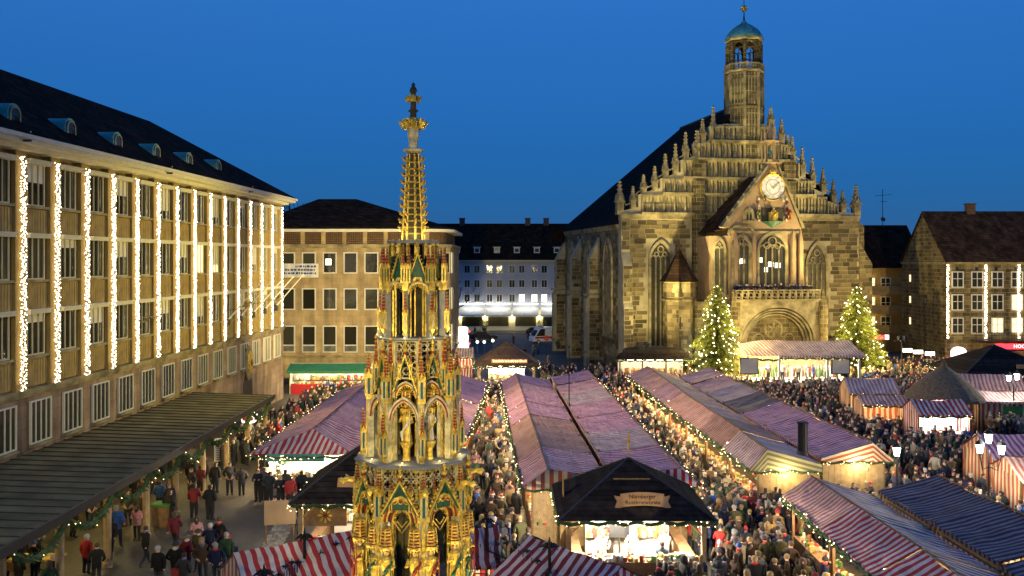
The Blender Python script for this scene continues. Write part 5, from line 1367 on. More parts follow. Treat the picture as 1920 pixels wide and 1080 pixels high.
m = MB(); m.lathe([(.17, sz_(232)), (.12, sz_(222)), (.1, sz_(212)), (.17, sz_(209)), (.17, sz_(207)), (.1, sz_(205)), (.09, sz_(188))], 8, m=4); m.build('finial_stem', FMATS[:5], FT)
leaf_crown(.27, sz_(188), 6, .85, 'leaf_crown')
m = MB(); m.lathe([(.09, sz_(186)), (.08, sz_(176)), (.13, sz_(171)), (.1, sz_(165)), (.05, sz_(162)), (.07, sz_(159)), (.005, sz_(154))], 8, m=4); m.build('finial', FMATS[:5], FT)
# ---- wrought iron fence round the fountain
FE = thing('iron_fence', 'black wrought iron fence with leafy finials round the fountain', 'fence', (FX, FY, .5))
RF = 4.45
def leaf_fin(s, n=7):
    b = MB()
    for k in range(n):
        a = 2*math.pi*k/n; b.tube([(0, 0, 0), (.12*s*math.cos(a), .12*s*math.sin(a), .1*s), (.26*s*math.cos(a), .26*s*math.sin(a), .02*s)], [.02*s, .055*s, .012*s], 4)
    b.lathe([(.03*s, -.1*s), (.05*s, .05*s), (.03*s, .2*s), (.01*s, .3*s)], 5)
    return b
pst = MB(); pst.tube([(0, 0, 0), (0, 0, 3.2)], .055, 6); pst.lathe([(.1, 0), (.1, .3), (.06, .35)], 6); pst = pst.mesh('post', ['iron'])
fin = leaf_fin(1.25).mesh('finial', ['iron']); fin2 = leaf_fin(.6, 5).mesh('finial', ['iron'])
pan = MB(); wf_ = RF*math.sin(math.pi/8)
for k in range(1, 15):
    y = -wf_+2*wf_*k/15; h = 2.35+.35*math.sin(math.pi*k/15); pan.tube([(0, y, 0), (0, y, h)], .016, 4)
    pan.tube([(0, y+.1*math.cos(t*.7), h-.5+.1*math.sin(t*.7)) for t in range(10)], .014, 4); pan.tube([(0, y+.1*math.cos(t*.7), 1.1+.1*math.sin(t*.7)) for t in range(10)], .014, 4)
for z in (.1, .9, 1.35, 2.2): pan.box(-.015, .015, -wf_, wf_, z, z+.04)
pan = pan.mesh('panel', ['iron'])
for k in range(8):
    a = AV+k*Q; p = (RF*math.cos(a), RF*math.sin(a), 0); o = inst('post', pst, FE, p, (0, 0, a)); inst('finial', fin, o, (0, 0, 3.15))
    a2 = a+Q/2; inst('panel', pan, FE, (RF*CO*math.cos(a2), RF*CO*math.sin(a2), 0), (0, 0, a2))
    for y in (-1.1, -.55, 0, .55, 1.1):
        inst('finial', fin2, FE, (RF*CO*math.cos(a2)-y*math.sin(a2), RF*CO*math.sin(a2)+y*math.cos(a2), 2.5+.3*math.cos(y*1.3)), (0, 0, a2+y))
# floodlights standing inside the fence, aimed up at the fountain
fl = MB(); fl.box(-.12, .12, -.16, .16, .12, .34); fl.tube([(0, 0, 0), (0, 0, .14)], .03, 5); fl = fl.mesh('housing', ['dark_metal'])
fg = MB(); fg.box(-.1, -.13, -.14, .14, .14, .32); fg = fg.mesh('lens', ['white_lamp'])
for k in range(8):
    a = AV+(k+.5)*Q; side = ['front right', 'right', 'back right', 'back', 'back left', 'left', 'front left', 'front'][k]
    t = thing('floodlight', 'small floodlight inside the iron fence aimed up at the fountain, %s side' % side, 'floodlight', (FX+3.75*math.cos(a), FY+3.75*math.sin(a), 1.6), a)
    m = MB(); m.tube([(0, 0, -1.1), (0, 0, .05)], .035, 5); m.build('stand', 'dark_metal', t); inst('housing', fl, t); inst('lens', fg, t)
    light('SPOT', 'fountain_flood', (-.2, 0, .25), FOUNTAIN_W, (1, .80, .30), t, .12, target=(-3.2, 0, 7.2), angle=95, blend=.6)

FT.scale = (.92, .92, 1)
# ---------------------------------------------------------------- market stalls
TARP = {'red': 'tarp_red', 'mauve': 'tarp_mauve', 'brown': 'tarp_brown', 'pink': 'tarp_pink', 'grey': 'tarp_grey', 'blue': 'tarp_blue', 'violet': 'tarp_violet', 'dark': 'tarp_dark'}
STALL_W = 250
WARM = (1, .80, .44)
FOOT = []                                             # ground rectangles people keep out of
def lerp3(a, b, t): return [x+(y-x)*t for x, y in zip(a, b)]
gseed = [100]
def garland(parent, p, q, r=.17, nb=None, name='garland', dens=22):
    """fir garland with bulbs along an eave, p to q in the parent's space"""
    gseed[0] += 1; rr = random.Random(gseed[0]); p, q = Vector(p), Vector(q); L_ = (q-p).length
    n = max(3, int(L_/.5)); b = MB()
    pts = [p.lerp(q, k/n)+Vector((0, 0, -.1*abs(math.sin(k*1.57)))) for k in range(n+1)]
    b.tube(pts, r*.5, 4)
    for k in range(n):
        for _ in range(dens):
            c = pts[k].lerp(pts[k+1], rr.random()); d = Vector((rr.uniform(-1, 1), rr.uniform(-1, 1), rr.uniform(-1.3, .6))).normalized()*r*rr.uniform(.8, 1.6); s = d.cross(Vector((rr.uniform(-1, 1), rr.uniform(-1, 1), rr.uniform(-1, 1))))
            if s.length > 1e-5: s = s.normalized()*r*.25; b.face([c-s, c+s, c+d])
    o = b.build(name, 'fir', parent)
    bp = []
    for _ in range(nb or int(L_*6)):
        k = rr.randrange(n); bp.append(pts[k].lerp(pts[k+1], rr.random())+Vector((rr.uniform(-r, r), rr.uniform(-r, r), rr.uniform(-r*1.2, r*.7))))
    inst('bulb', bulbs_mesh('bulb', bp, .024), o, stuff=True)
    return o
def slope_grid(b, p00, p10, p11, p01, nu, nv, sag, rr, m_=0, uvs=0, thick=.035):
    """cloth slope: p00-p10 along the ridge, p01-p11 along the eave, with sag and folds"""
    lu = (Vector(p10)-Vector(p00)).length; lv = (Vector(p01)-Vector(p00)).length
    def pt(i, j, dz=0):
        u, v = i/nu, j/nv
        a = Vector(p00).lerp(Vector(p10), u); c = Vector(p01).lerp(Vector(p11), u); q = a.lerp(c, v)
        q.z += -sag*math.sin(math.pi*v)*(.6+.4*math.sin(math.pi*u))+off[(i, j)]-dz
        return q
    ws = rr.uniform(.6, 2.0); off = {(i, j): ((rr.uniform(-.05, .05)-.05*ws*math.sin(math.pi*i/nu)*(1 if j in (0, nv) else 1.4)) if 0 < i < nu else 0) for i in range(nu+1) for j in range(nv+1)}
    for layer, dz in ((0, 0), (1, thick)):
        id_ = {(i, j): b.add(pt(i, j, dz)) for i in range(nu+1) for j in range(nv+1)}
        for i in range(nu):
            for j in range(nv):
                ks = [(i, j), (i+1, j), (i+1, j+1), (i, j+1)]
                if layer: ks = ks[::-1]
                b.fi([id_[k] for k in ks], m_, [(uvs+lu*k[0]/nu, lv*k[1]/nv) for k in ks])
def valance(b, p, q, h, uvs=0, m_=0, n=10):
    p, q = Vector(p), Vector(q); L_ = (q-p).length
    for k in range(n):
        a, c = p.lerp(q, k/n), p.lerp(q, (k+1)/n); mid = (a+c)/2
        u0, u1 = uvs+L_*k/n, uvs+L_*(k+1)/n
        b.face([a, c, c-Vector((0, 0, h*.7)), mid-Vector((0, 0, h)), a-Vector((0, 0, h*.7))], m_, [(u0, 0), (u1, 0), (u1, h), ((u0+u1)/2, h), (u0, h)])
def stall_row(key, near, far, cols, side, where, gable=None, gable_style='v', sw=None, hip=False, lp=1.0, endlight=True):
    """near/far: (Y, (xl, zl), (xr, zr) ridge, (xq, zq)); cols from the near end"""
    n = len(cols); Yn, Yf = near[0], far[0]
    for i, c in enumerate(cols):
        rr = random.Random(hash_key(key)*31+i)
        t0, t1 = i/n, (i+1)/n
        def sec(t):
            Y = Yn+(Yf-Yn)*t; return [Vector((a[0]+(b[0]-a[0])*t, Y, a[1]+(b[1]-a[1])*t)) for a, b in zip(near[1:], far[1:])]
        s0, s1 = sec(t0), sec(t1)
        dz = rr.uniform(-.05, .05)
        base = (s0[0]+s0[2]+s1[0]+s1[2])/4; base.z = 0
        ct = c if isinstance(c, str) else c[0]
        lab = '%s striped stall, %s in the %s' % ({'red': 'red and white', 'mauve': 'mauve', 'brown': 'brownish', 'pink': 'pinkish', 'grey': 'greyish', 'blue': 'dark blue', 'violet': 'violet', 'dark': 'dark red'}[ct], ordw[i].replace('nearest', 'first'), where)
        t = thing('market_stall', lab, 'stall', base, 0, 'stalls in the %s' % where)
        s0 = [p-base+Vector((0, .03, dz)) for p in s0]; s1 = [p-base+Vector((0, -.03, dz)) for p in s1]
        b = MB()
        r0 = s0[1]
        if hip and i == 0: r0 = s0[1]+Vector((0, 2.1, 0))
        slope_grid(b, s1[1], r0, s0[0], s1[0], 8, 3, .05, rr, 0, uvs=rr.random()*3)
        slope_grid(b, r0, s1[1], s1[2], s0[2], 8, 3, .05, rr, 0, uvs=rr.random()*3)
        ol, orr = (0, 2)
        for e in (0, 2): valance(b, s0[e], s1[e], .16)
        if hip and i == 0:
            slope_grid(b, r0, r0+Vector((.01, 0, 0)), s0[2], s0[0], 8, 3, .03, rr, 1)
            L_ = (s0[2]-s0[0]).length
            b.face([s0[0], s0[2], r0], 1, [(0, 1.5), (L_, 1.5), (L_/2, 0)])
        b.build('tarp_roof', [TARP[ct], TARP['red']], t)
        rd = MB(); rd.tube([r0+Vector((0, 0, .02)), s1[1]+Vector((0, 0, .02))], .035, 5); rd.build('ridge_batten', 'wood', t)
        L0, R0, L1, R1_ = s0[0].copy(), s0[2].copy(), s1[0].copy(), s1[2].copy()
        ins = .45
        xo = (L0, L1) if side == 'L' else (R0, R1_); xb = (R0, R1_) if side == 'L' else (L0, L1)
        sg = 1 if side == 'L' else -1                  # inwards from the open side
        po = [p+Vector((sg*ins, 0, 0)) for p in xo]; pb = [p-Vector((sg*.12, 0, 0)) for p in xb]
        # posts
        for p in (po[0]+Vector((0, .12, 0)), po[1]-Vector((0, .12, 0)), pb[0]+Vector((0, .12, 0)), pb[1]-Vector((0, .12, 0))):
            q = MB(); q.box(-.05, .05, -.05, .05, 0, p.z+.08); q.build('post', 'wood', t, loc=(p.x, p.y, 0))
        # back wall and side walls
        q = MB()
        q.prism([(pb[0].x, pb[0].y), (pb[1].x, pb[1].y), (pb[1].x-sg*.05, pb[1].y), (pb[0].x-sg*.05, pb[0].y)], V3, 0, min(pb[0].z, pb[1].z)-.02); q.build('back_wall', 'pale_wood', t)
        # counter and goods on the open side
        q = MB(); q.prism([(po[0].x, po[0].y+.1), (po[1].x, po[1].y-.1), (po[1].x+sg*.7, po[1].y-.1), (po[0].x+sg*.7, po[0].y+.1)], V3, 0, .95); q.build('counter', 'wood', t)
        gx0, gx1 = sorted((po[0].x+sg*.05, po[0].x+sg*.65)); dx = (po[1].x-po[0].x)
        gb = MB(); L_ = (po[1]-po[0]).length
        for _ in range(int(L_*14)):
            f_ = rr.random(); pp = po[0].lerp(po[1], f_); gb.col = rr.choice([(.5, .07, .05), (.62, .42, .12), (.65, .6, .5), (.1, .2, .07), (.3, .13, .05), (.7, .66, .6), (.5, .35, .12), (.6, .5, .3)])
            s_ = rr.uniform(.07, .2); hz = .95 if rr.random() < .6 else rr.uniform(1.2, 2.2)
            xx = pp.x+sg*(rr.uniform(.05, .6) if hz == .95 else rr.uniform(.9, 1.2)); gb.cbox((xx, pp.y, hz), s_, s_, rr.uniform(.06, .3), 0, rr.random())
        gb.build('goods', 'painted_goods', t, stuff=True)
        # lamp under the roof and its light
        f0, f1 = po[0].lerp(po[1], .15), po[0].lerp(po[1], .85); zl_ = min(po[0].z, po[1].z)-.08
        q = MB(); q.tube([(f0.x+sg*.25, f0.y, zl_), (f1.x+sg*.25, f1.y, zl_)], .035, 6); q.build('lamp_tube', 'tube_light', t)
        mid = po[0].lerp(po[1], .5)
        for f_ in (.25, .75):
            pp = po[0].lerp(po[1], f_); light('POINT', 'stall_light', (pp.x+sg*.1, pp.y, zl_-.12), (sw or STALL_W)*lp, WARM, t, .12)
        # garland with bulbs on the outer eave
        e0, e1 = (s0[0], s1[0]) if side == 'L' else (s0[2], s1[2])
        garland(t, e0+Vector((-sg*.05, 0, -.06)), e1+Vector((-sg*.05, 0, -.06)))
        if i == 0 and not hip:                         # exposed front gable and end wall
            a_, r_, c_ = s0[0]+Vector((.03, -.05, -.02)), s0[1]+Vector((0, -.05, -.02)), s0[2]+Vector((-.03, -.05, -.02))
            q = MB(); low = min(a_.z, c_.z)-.12
            if gable_style == 'v':
                q.face([a_, r_, c_, (c_.x, c_.y, low), (a_.x, a_.y, low)], 0, [(p_[0], 0) for p_ in (a_, r_, c_, c_, a_)])
                q.face([(p_[0], p_[1]+.03, p_[2]) for p_ in (a_, r_, c_, (c_.x, c_.y, low), (a_.x, a_.y, low))][::-1], 0, [(p_[0], 0) for p_ in (a_, c_, c_, r_, a_)])
            else:
                zb_ = low
                for A_, B_ in ((a_, r_), (r_, c_)):
                    hA, hB = A_.z-zb_, B_.z-zb_
                    q.face([A_, B_, (B_.x, B_.y, zb_), (A_.x, A_.y, zb_)], 0, [(0, 0), (1, 0), (1, hB), (0, hA)])
                    q.face([(A_.x, A_.y+.03, zb_), (B_.x, B_.y+.03, zb_), (B_.x, B_.y+.03, B_.z), (A_.x, A_.y+.03, A_.z)], 0, [(0, hA), (1, hB), (1, 0), (0, 0)])
            q.build('gable_cloth', gable or 'cloth_gold', t)
            q = MB(); x0, x1 = min(po[0].x, pb[0].x), max(po[0].x, pb[0].x); nbd = max(3, int((x1-x0)/.3))
            for k in range(nbd):
                o_ = MB(); o_.box(x0+(x1-x0)*k/nbd+.006, x0+(x1-x0)*(k+1)/nbd-.006, a_.y+.12, a_.y+.16+.012*(k % 2), 0, low); o_.build('board', 'pale_wood', t)
            garland(t, (a_.x, a_.y-.06, low+.02), (c_.x, c_.y-.06, low+.02), .1)
            if endlight: light('POINT', 'stall_light', ((a_.x+c_.x)/2, a_.y-.35, low-.12), STALL_W*.5, WARM, t, .1)
        FOOT.append((base.x+min(L0.x, L1.x)+.35, base.x+max(R0.x, R1_.x)-.35, base.y+min(L0.y, L1.y), base.y+max(L0.y, L1.y)))
def hash_key(k): return sum(ord(ch_) for ch_ in k)
stall_row('A', (39.5, (.48, 2.71), (1.62, 3.51), (4.2, 3.2)), (73, (-.9, 2.75), (.32, 3.51), (3.15, 2.9)), ['mauve', 'brown', 'brown', 'violet', 'violet', 'mauve', 'violet'], 'L', 'row right of the fountain', 'cloth_gold', 'v')
stall_row('B', (39.7, (4.5, 3.2), (7.69, 3.51), (8.54, 2.8)), (75, (3.4, 2.9), (6.5, 3.51), (7.3, 2.8)), ['violet', 'grey', 'violet', 'violet', 'grey', 'mauve', 'violet'], 'R', 'row behind the sausage pavilion', 'cloth_red', 'v')
stall_row('C', (43.75, (11.96, 2.54), (12.84, 3.51), (15.6, 2.76)), (77.5, (10.25, 2.75), (12.0, 3.51), (14.5, 2.75)), ['grey', 'brown', 'pink', 'pink', 'mauve', 'pink', 'pink'], 'L', 'pinkish row in the middle', 'cloth_olive', 'c')
stall_row('D', (45.15, (16.0, 2.71), (18.73, 3.51), (19.8, 2.65)), (77, (14.75, 2.65), (17.46, 3.51), (18.6, 2.7)), ['violet', 'violet', 'violet', 'blue', 'grey', 'mauve', 'violet'], 'R', 'row with the black stove pipe', 'cloth_chevron', 'c')
stall_row('E', (19, (11.8, 2.65), (13.8, 3.5), (16.25, 2.65)), (38.2, (11.85, 2.65), (13.1, 3.5), (15.9, 2.65)), ['red', 'red', 'red', 'pink'], 'L', 'row at the lower right', 'cloth_gold', 'v')
stall_row('F', (20, (16.6, 2.75), (19.3, 3.5), (21, 2.7)), (38.5, (16.15, 2.8), (18.8, 3.5), (20, 2.7)), ['blue', 'blue', 'blue', 'blue'], 'R', 'dark blue row at the right edge', 'cloth_red', 'v')
stall_row('L', (47.6, (-14.4, 2.36), (-11.35, 3.34), (-8.75, 2.36)), (70, (-13.9, 2.5), (-11.2, 3.45), (-8.7, 2.5)), ['mauve', 'mauve', 'violet', 'mauve'], 'L', 'row left of the fountain', hip=True, lp=1.2)
stall_row('M', (51, (-7.4, 2.75), (-5, 3.6), (-2.62, 2.7)), (73, (-7.6, 2.75), (-4.8, 3.6), (-2.0, 2.7)), ['violet', 'mauve', 'violet', 'violet'], 'R', 'row behind the fountain', 'cloth_red', 'v')
# front counter and name board of the hipped stall
t = bpy.data.objects['market_stall.%03d' % [i for i in range(60) if bpy.data.objects.get('market_stall.%03d' % i) and 'row left of the fountain' in bpy.data.objects['market_stall.%03d' % i]['label'] and 'first' in bpy.data.objects['market_stall.%03d' % i]['label']][0]]
bx = t.location
m = MB(); m.box(-2.2, 2.4, -2.3, -1.7, 0, .95); m.build('front_counter', 'white_paint', t)
m = MB(); m.box(-1.9, 1.3, -2.92, -2.86, 2.02, 2.42); m.build('name_board', 'verdigris', t); goods(t, -2.1, 2.3, -2.25, -1.75, .95, 60, 9)
m = MB(); m.box(-2.3, 2.4, -.8, -.7, .2, 2.3); m.build('inner_wall', 'white_paint', t)
for x in (-1.6, 0, 1.6): light('POINT', 'stall_light', (x, -1.7, 2.05), 260, (1, .85, .62), t, .12)
garland(t, (-2.8, -2.9, 2.3), (2.8, -2.9, 2.3), .13, 60)
# black stove pipe
q = G(1505, 843, 3.1)
t = thing('stove_pipe', 'thick black stove pipe rising between two stall roofs', 'chimney', (q.x, q.y, 2.6)); m = MB(); m.lathe([(.25, 0), (.25, 1.85), (.29, 1.86), (.29, 1.95), (.22, 1.96)], 14); m.build('pipe', 'iron', t); m = MB(); m.lathe([(.34, .25), (.27, .45)], 14); m.build('flashing', 'dark_metal', t)
q = G(1067, 762, 3.0); t = thing('thin_mast', 'thin dark mast standing in the gap between two stall rows', 'mast', (q.x, q.y, 0)); m = MB(); m.tube([(0, 0, 0), (0, 0, 7.0)], [.05, .03], 6); m.build('pole', 'iron', t); m = MB(); m.ball((0, 0, 7.05), .07); m.build('knob', 'iron', t)

# ---- square pavilions with boarded roofs
def pavilion(label, cx, cy_, hx, hy, ze, za, mroof, power, nb=11, counter='wood', cat='stall', name='pavilion', rz=0, walls=True, lamps=4, side_open=True):
    t = thing(name, label, cat, (cx, cy_, 0), rz)
    cor = [(-hx, -hy), (hx, -hy), (hx, hy), (-hx, hy)]
    for s in range(4):
        p, q = Vector((*cor[s], ze)), Vector((*cor[(s+1) % 4], ze)); apx = Vector((0, 0, za))
        for k in range(nb):
            f0, f1 = k/nb, (k+1)/nb
            a, b_, c, d = p.lerp(apx, f0), q.lerp(apx, f0), q.lerp(apx, f1), p.lerp(apx, f1)
            n_ = (q-p).cross(apx-p).normalized()*.035
            bb = MB(); bb.face([a+n_, b_+n_, c+n_*.1, d+n_*.1]); bb.face([a-n_*.5, d-n_*.8, c-n_*.8, b_-n_*.5]); bb.face([a+n_, a-n_*.5, b_-n_*.5, b_+n_]); bb.build('roof_board', mroof, t)
    m = MB()
    for s in range(4): m.tube([Vector((*cor[s], ze)), (0, 0, za)], .05, 5)
    m.build('hip_batten', 'dark_metal', t, stuff=True)
    for x, y in cor:
        q = MB(); q.box(-.09, .09, -.09, .09, 0, ze); 
        for dx, dy in ((-1 if x > 0 else 1, 0), (0, -1 if y > 0 else 1)): q.tube([(0, 0, ze-.75), (dx*.7, dy*.7, ze-.05)], .045, 4)
        q.build('post', 'pale_wood', t, loc=(x*.86, y*.86, 0))
    ix, iy = hx*.82, hy*.82
    m = MB(); m.box(-ix, ix, -iy-.0, -iy+.5, 0, 1.0); m.box(-ix, -ix+.5, -iy+.5, iy, 0, 1.0); m.box(ix-.5, ix, -iy+.5, iy, 0, 1.0); m.build('counter', counter, t)
    m = MB(); m.box(-ix*.7, ix*.7, iy*.2, iy*.3, .3, ze-.1); m.build('inner_wall', 'white_paint', t)
    m = MB(); m.box(-ix, ix, -iy, iy, ze+.02, ze+.06); m.build('ceiling', 'cream_paint', t)
    goods(t, -ix+.1, ix-.1, -iy+.05, -iy+.45, 1.0, int(ix*40), int(abs(cx*7))+1); goods(t, -ix*.65, ix*.65, iy*.2-.2, iy*.2, 1.2, int(ix*40), int(abs(cx*7))+2, .5)
    for k in range(lamps):
        x = -ix+2*ix*(k+.5)/lamps
        q = MB(); q.lathe([(.03, .1), (.1, .0), (.1, -.06), (.04, -.12)], 8); q.build('lamp', 'tube_light', t, loc=(x, -iy*.6, ze-.12))
        light('POINT', 'pavilion_light', (x, -iy*.6, ze-.32), power, (1, .87, .68), t, .12)
    for s in range(4):
        if s == 2: continue
        a, b_ = Vector((*cor[s], ze-.05))*1, Vector((*cor[(s+1) % 4], ze-.05)); garland(t, a*Vector((1, 1, 1)) if False else a, b_, .15)
    FOOT.append((cx-ix, cx+ix, cy_-iy, cy_+iy))
    return t
PG = pavilion('large dark boarded sausage pavilion with orange name banner in the centre foreground', 4.92, 36.8, 3.1, 2.75, 2.8, 4.65, 'dark_shingle', 950, 13)
m = MB(); m.tube([(0, 0, 4.6), (0, 0, 5.6)], .03, 5); m.tube([(-.35, 0, 5.0), (.35, 0, 5.0)], .02, 4); m.tube([(0, -.35, 5.0), (0, .35, 5.0)], .02, 4); m.prism([(-.05, 5.2), (.1, 5.2), (.06, 5.5), (.02, 5.75), (-.04, 5.45)], XZ, -.015, .015); m.build('weathervane', 'gold', PG)
m = MB(); m.box(-.75, .75, -1.02, -.94, 3.98, 4.02); m.build('gold_batten', 'gold', PG)
def banner(parent, loc, w, h, lines, size, tilt=0):
    e = bpy.data.objects.new('name_banner', None)
    b = MB(); n = 12
    for k in range(n):
        x0, x1 = -w/2+w*k/n, -w/2+w*(k+1)/n; z0, z1 = [.14*math.cos(x*math.pi/w)*h for x in (x0, x1)]
        b.prism([(x0, -h/2+z0), (x1, -h/2+z1), (x1, h/2+z1), (x0, h/2+z0)], XZ, -.03, .03)
    for s_ in (-1, 1): b.prism([(s_*w*.5, -h*.62), (s_*w*.64, -h*.5), (s_*w*.58, -h*.05), (s_*w*.64, h*.4), (s_*w*.5, h*.3)], XZ, 0, .05)
    o = b.build('name_banner', 'sign_wood', parent, loc=loc, rot=(tilt, 0, 0))
    for i, tx in enumerate(lines):
        tm = text_mesh(tx, size, .006); tm.materials.append(MATS['black_paint']); inst('lettering', tm, o, (0, -.045, h*(.14+.14)-i*h*.44), (math.pi/2, 0, 0))
    bpy.data.objects.remove(e)
    return o
banner(PG, (.28, -2.12, 3.42), 1.75, .52, ['Nürnberger', 'Rostbratwürste'], .22, -.45)
m = MB(); m.box(-.02, .02, -.3, .3, 0, 1.0); m.build('carved_board', 'sign_wood', PG, loc=(-2.75, .2, 2.95))
light('SPOT', 'banner_light', (.3, -3.3, 3.2), 25, (1, .85, .6), PG, .05, target=(.3, -2.1, 3.45), angle=80)
PK = pavilion('dark boarded pavilion with flower emblem behind the left side of the fountain', -6.4, 39.2, 2.95, 2.75, 2.8, 4.9, 'dark_shingle', 150, 12)
m = MB(); m.box(-2.4, -.6, -2.35, -2.3, 1.75, 2.6); m.build('emblem_board', 'wood', PK)
m = MB(); m.lathe([(.1, 0), (.1, .03)], 10, m=1)
for k in range(8):
    a = k*math.pi/4; m.prism([(.1*math.cos(a), .1*math.sin(a)), (.24*math.cos(a-.25), .24*math.sin(a-.25)), (.34*math.cos(a), .34*math.sin(a)), (.24*math.cos(a+.25), .24*math.sin(a+.25))], lambda p, q, d: (p, q, d), 0, .03, 0)
m.build('flower_emblem', ['cloth_gold', 'fountain_red'], PK, loc=(-1.5, -2.36, 2.2), rot=(math.pi/2, 0, 0)); bpy.data.objects['flower_emblem'].data.materials[0] = MATS['gold']
o = MB(); o.box(-.45, .45, -.03, .03, -.2, .2); o.build('arrow_sign', 'sign_wood', PK, loc=(-.6, -2.0, 3.5), rot=(-.5, 0, 0))
PN = pavilion('brown boarded pavilion with gilt lettering board at the far end of the left aisle', -.55, 86.5, 3.15, 2.6, 2.8, 5.0, 'brown_shingle', 300, 9)
m = MB(); m.box(-1.75, 1.75, -.05, .05, -.2, .2); o = m.build('name_board', 'sign_wood', PN, loc=(.3, -2.35, 3.25))
m = MB(); r9 = random.Random(8); x = -1.6
while x < 1.6: w_ = r9.uniform(.06, .14); m.box(x, x+w_, -.09, -.05, -.1, .1+r9.uniform(-.03, .06)); x += w_+r9.uniform(.03, .08)
m.build('lettering', 'lit_window', o, stuff=True)
# kiosk with flat dark roof by the church wall
t = thing('flat_roof_kiosk', 'kiosk with flat dark roof standing against the church wall', 'kiosk', (14.5, 90.2, 0))
m = MB(); m.prism([(-4, -2), (4, -2), (3.2, 2), (-3.2, 2)], V3, 2.9, 3.05); m.prism([(-3.6, -1.5), (3.6, -1.5), (2.4, 1.6), (-2.4, 1.6)], V3, 3.05, 3.5); m.prism([(-3.2, -1.1), (3.2, -1.1), (2.2, 1.4), (-2.2, 1.4)], V3, 3.5, 3.85); m.build('roof', 'dark_shingle', t)
m = MB(); m.box(-3.4, 3.4, 1.0, 1.2, 0, 2.9); m.build('back_wall', 'white_paint', t); m = MB(); m.box(-3.4, 3.4, -1.4, -.9, 0, 1.0); m.build('counter', 'cloth_red', t)
for x in (-3.5, -1.2, 1.2, 3.5): m = MB(); m.box(x-.07, x+.07, -1.5, -1.36, 0, 2.9); m.build('post', 'wood', t)
goods(t, -3.2, 3.2, -1.3, -1.0, 1.0, 90, 21, .4); goods(t, -3.2, 3.2, .7, .95, 1.2, 120, 22, .6); garland(t, (-4, -2.0, 2.85), (4, -2.0, 2.85), .14)
for x in (-2.2, 0, 2.2): light('POINT', 'kiosk_light', (x, -.7, 2.5), 150, (1, .84, .6), t, .12)
m = MB(); m.box(-3, 3, -.75, -.65, 2.7, 2.76); m.build('lamp_tube', 'tube_light', t); FOOT.append((11, 18, 88.5, 92))
# open stage with striped roof
SG = thing('market_stage', 'brightly lit open stage with grey striped roof before the church porch', 'stage', (28.4, 87, 0))
m = MB(); m.box(-5.5, 5.5, -2, 3, 0, 1.1); m.build('deck', 'white_paint', SG)
m = MB(); rr = random.Random(5)
slope_grid(m, (-3.2, 1.2, 4.9), (5.8, 1.2, 4.9), (5.9, -2.5, 3.75), (-2.4, -2.5, 3.75), 10, 3, .04, rr); slope_grid(m, (5.8, 1.2, 4.9), (-3.2, 1.2, 4.9), (-2.4, 3.2, 3.9), (5.9, 3.2, 3.9), 10, 3, .04, rr); valance(m, (-2.4, -2.5, 3.75), (5.9, -2.5, 3.75), .3, n=26)
slope_grid(m, (-5.6, 1.2, 4.55), (-3.2, 1.2, 4.9), (-2.4, -2.5, 3.75), (-5.7, -2.5, 3.85), 4, 3, .04, rr); m.build('striped_roof', 'tarp_grey', SG)
for x in (-5.4, -2.3, 2.4, 5.5): m = MB(); m.box(x-.09, x+.09, -2.1, -1.92, 0, 3.8); m.build('post', 'white_paint', SG)
m = MB(); m.box(-5.5, 5.5, 2.8, 3, 1.1, 3.9); m.build('back_wall', 'pale_wood', SG)
for x in (-5.3, 3.6): m = MB(); m.box(-.9, .9, -.1, .1, 0, 1.6); m.box(-.8, .8, -.13, -.1, .1, 1.5, 1); m.build('notice_board', ['dark_metal', 'white_paint'], SG, loc=(x, -2.2, 1.9))
goods(SG, -4.5, 5, 1.5, 2.6, 1.1, 220, 31, 1.2, pal=[(.7, .66, .55), (.6, .5, .3), (.1, .2, .06), (.5, .08, .06), (.75, .72, .66)], name='stage_props')
for x in (-3.5, 0, 3.2): light('POINT', 'stage_light', (x, -.6, 3.4), 900, (1, .9, .74), SG, .15)
m = MB(); m.tube([(-4.5, -1, 3.6), (5, -1, 3.6)], .05, 6); m.build('lamp_tube', 'white_lamp', SG); garland(SG, (-2.4, -2.55, 3.5), (5.9, -2.55, 3.5), .14); garland(SG, (-5.5, -2.2, 3.4), (-2.4, -2.2, 3.3), .18)
FOOT.append((22.5, 34.5, 84.6, 90.5))
# round thatched pavilion
RT = thing('thatched_pavilion', 'round pavilion with dark thatched cone roof in the right of the market', 'pavilion', (32, 64.5, 0))
m = MB(); m.lathe([(2.75, 2.75), (2.7, 2.95), (2.0, 3.75), (1.2, 4.45), (.5, 4.95), (.25, 5.15), (.1, 5.6)], 24); m.lathe([(2.7, 2.75), (.3, 4.6)], 24, cap=False); m.build('thatched_roof', 'thatch', RT)
for k in range(6): a = k*math.pi/3; m = MB(); m.lathe([(.1, 0), (.1, 2.9)], 8, (2.1*math.cos(a), 2.1*math.sin(a), 0)); m.build('post', 'wood', RT)
m = MB(); m.lathe([(1.9, 0), (1.9, 1.0), (2.0, 1.05)], 16, cap=False); m.build('counter', 'cloth_gold', RT); light('POINT', 'pavilion_light', (0, 0, 2.3), 120, WARM, RT, .2); FOOT.append((29.5, 34.5, 62, 67))
m = MB(); m.lathe([(.5, 1.0), (.4, 2.2)], 10); m.build('inner_counter', 'pale_wood', RT)

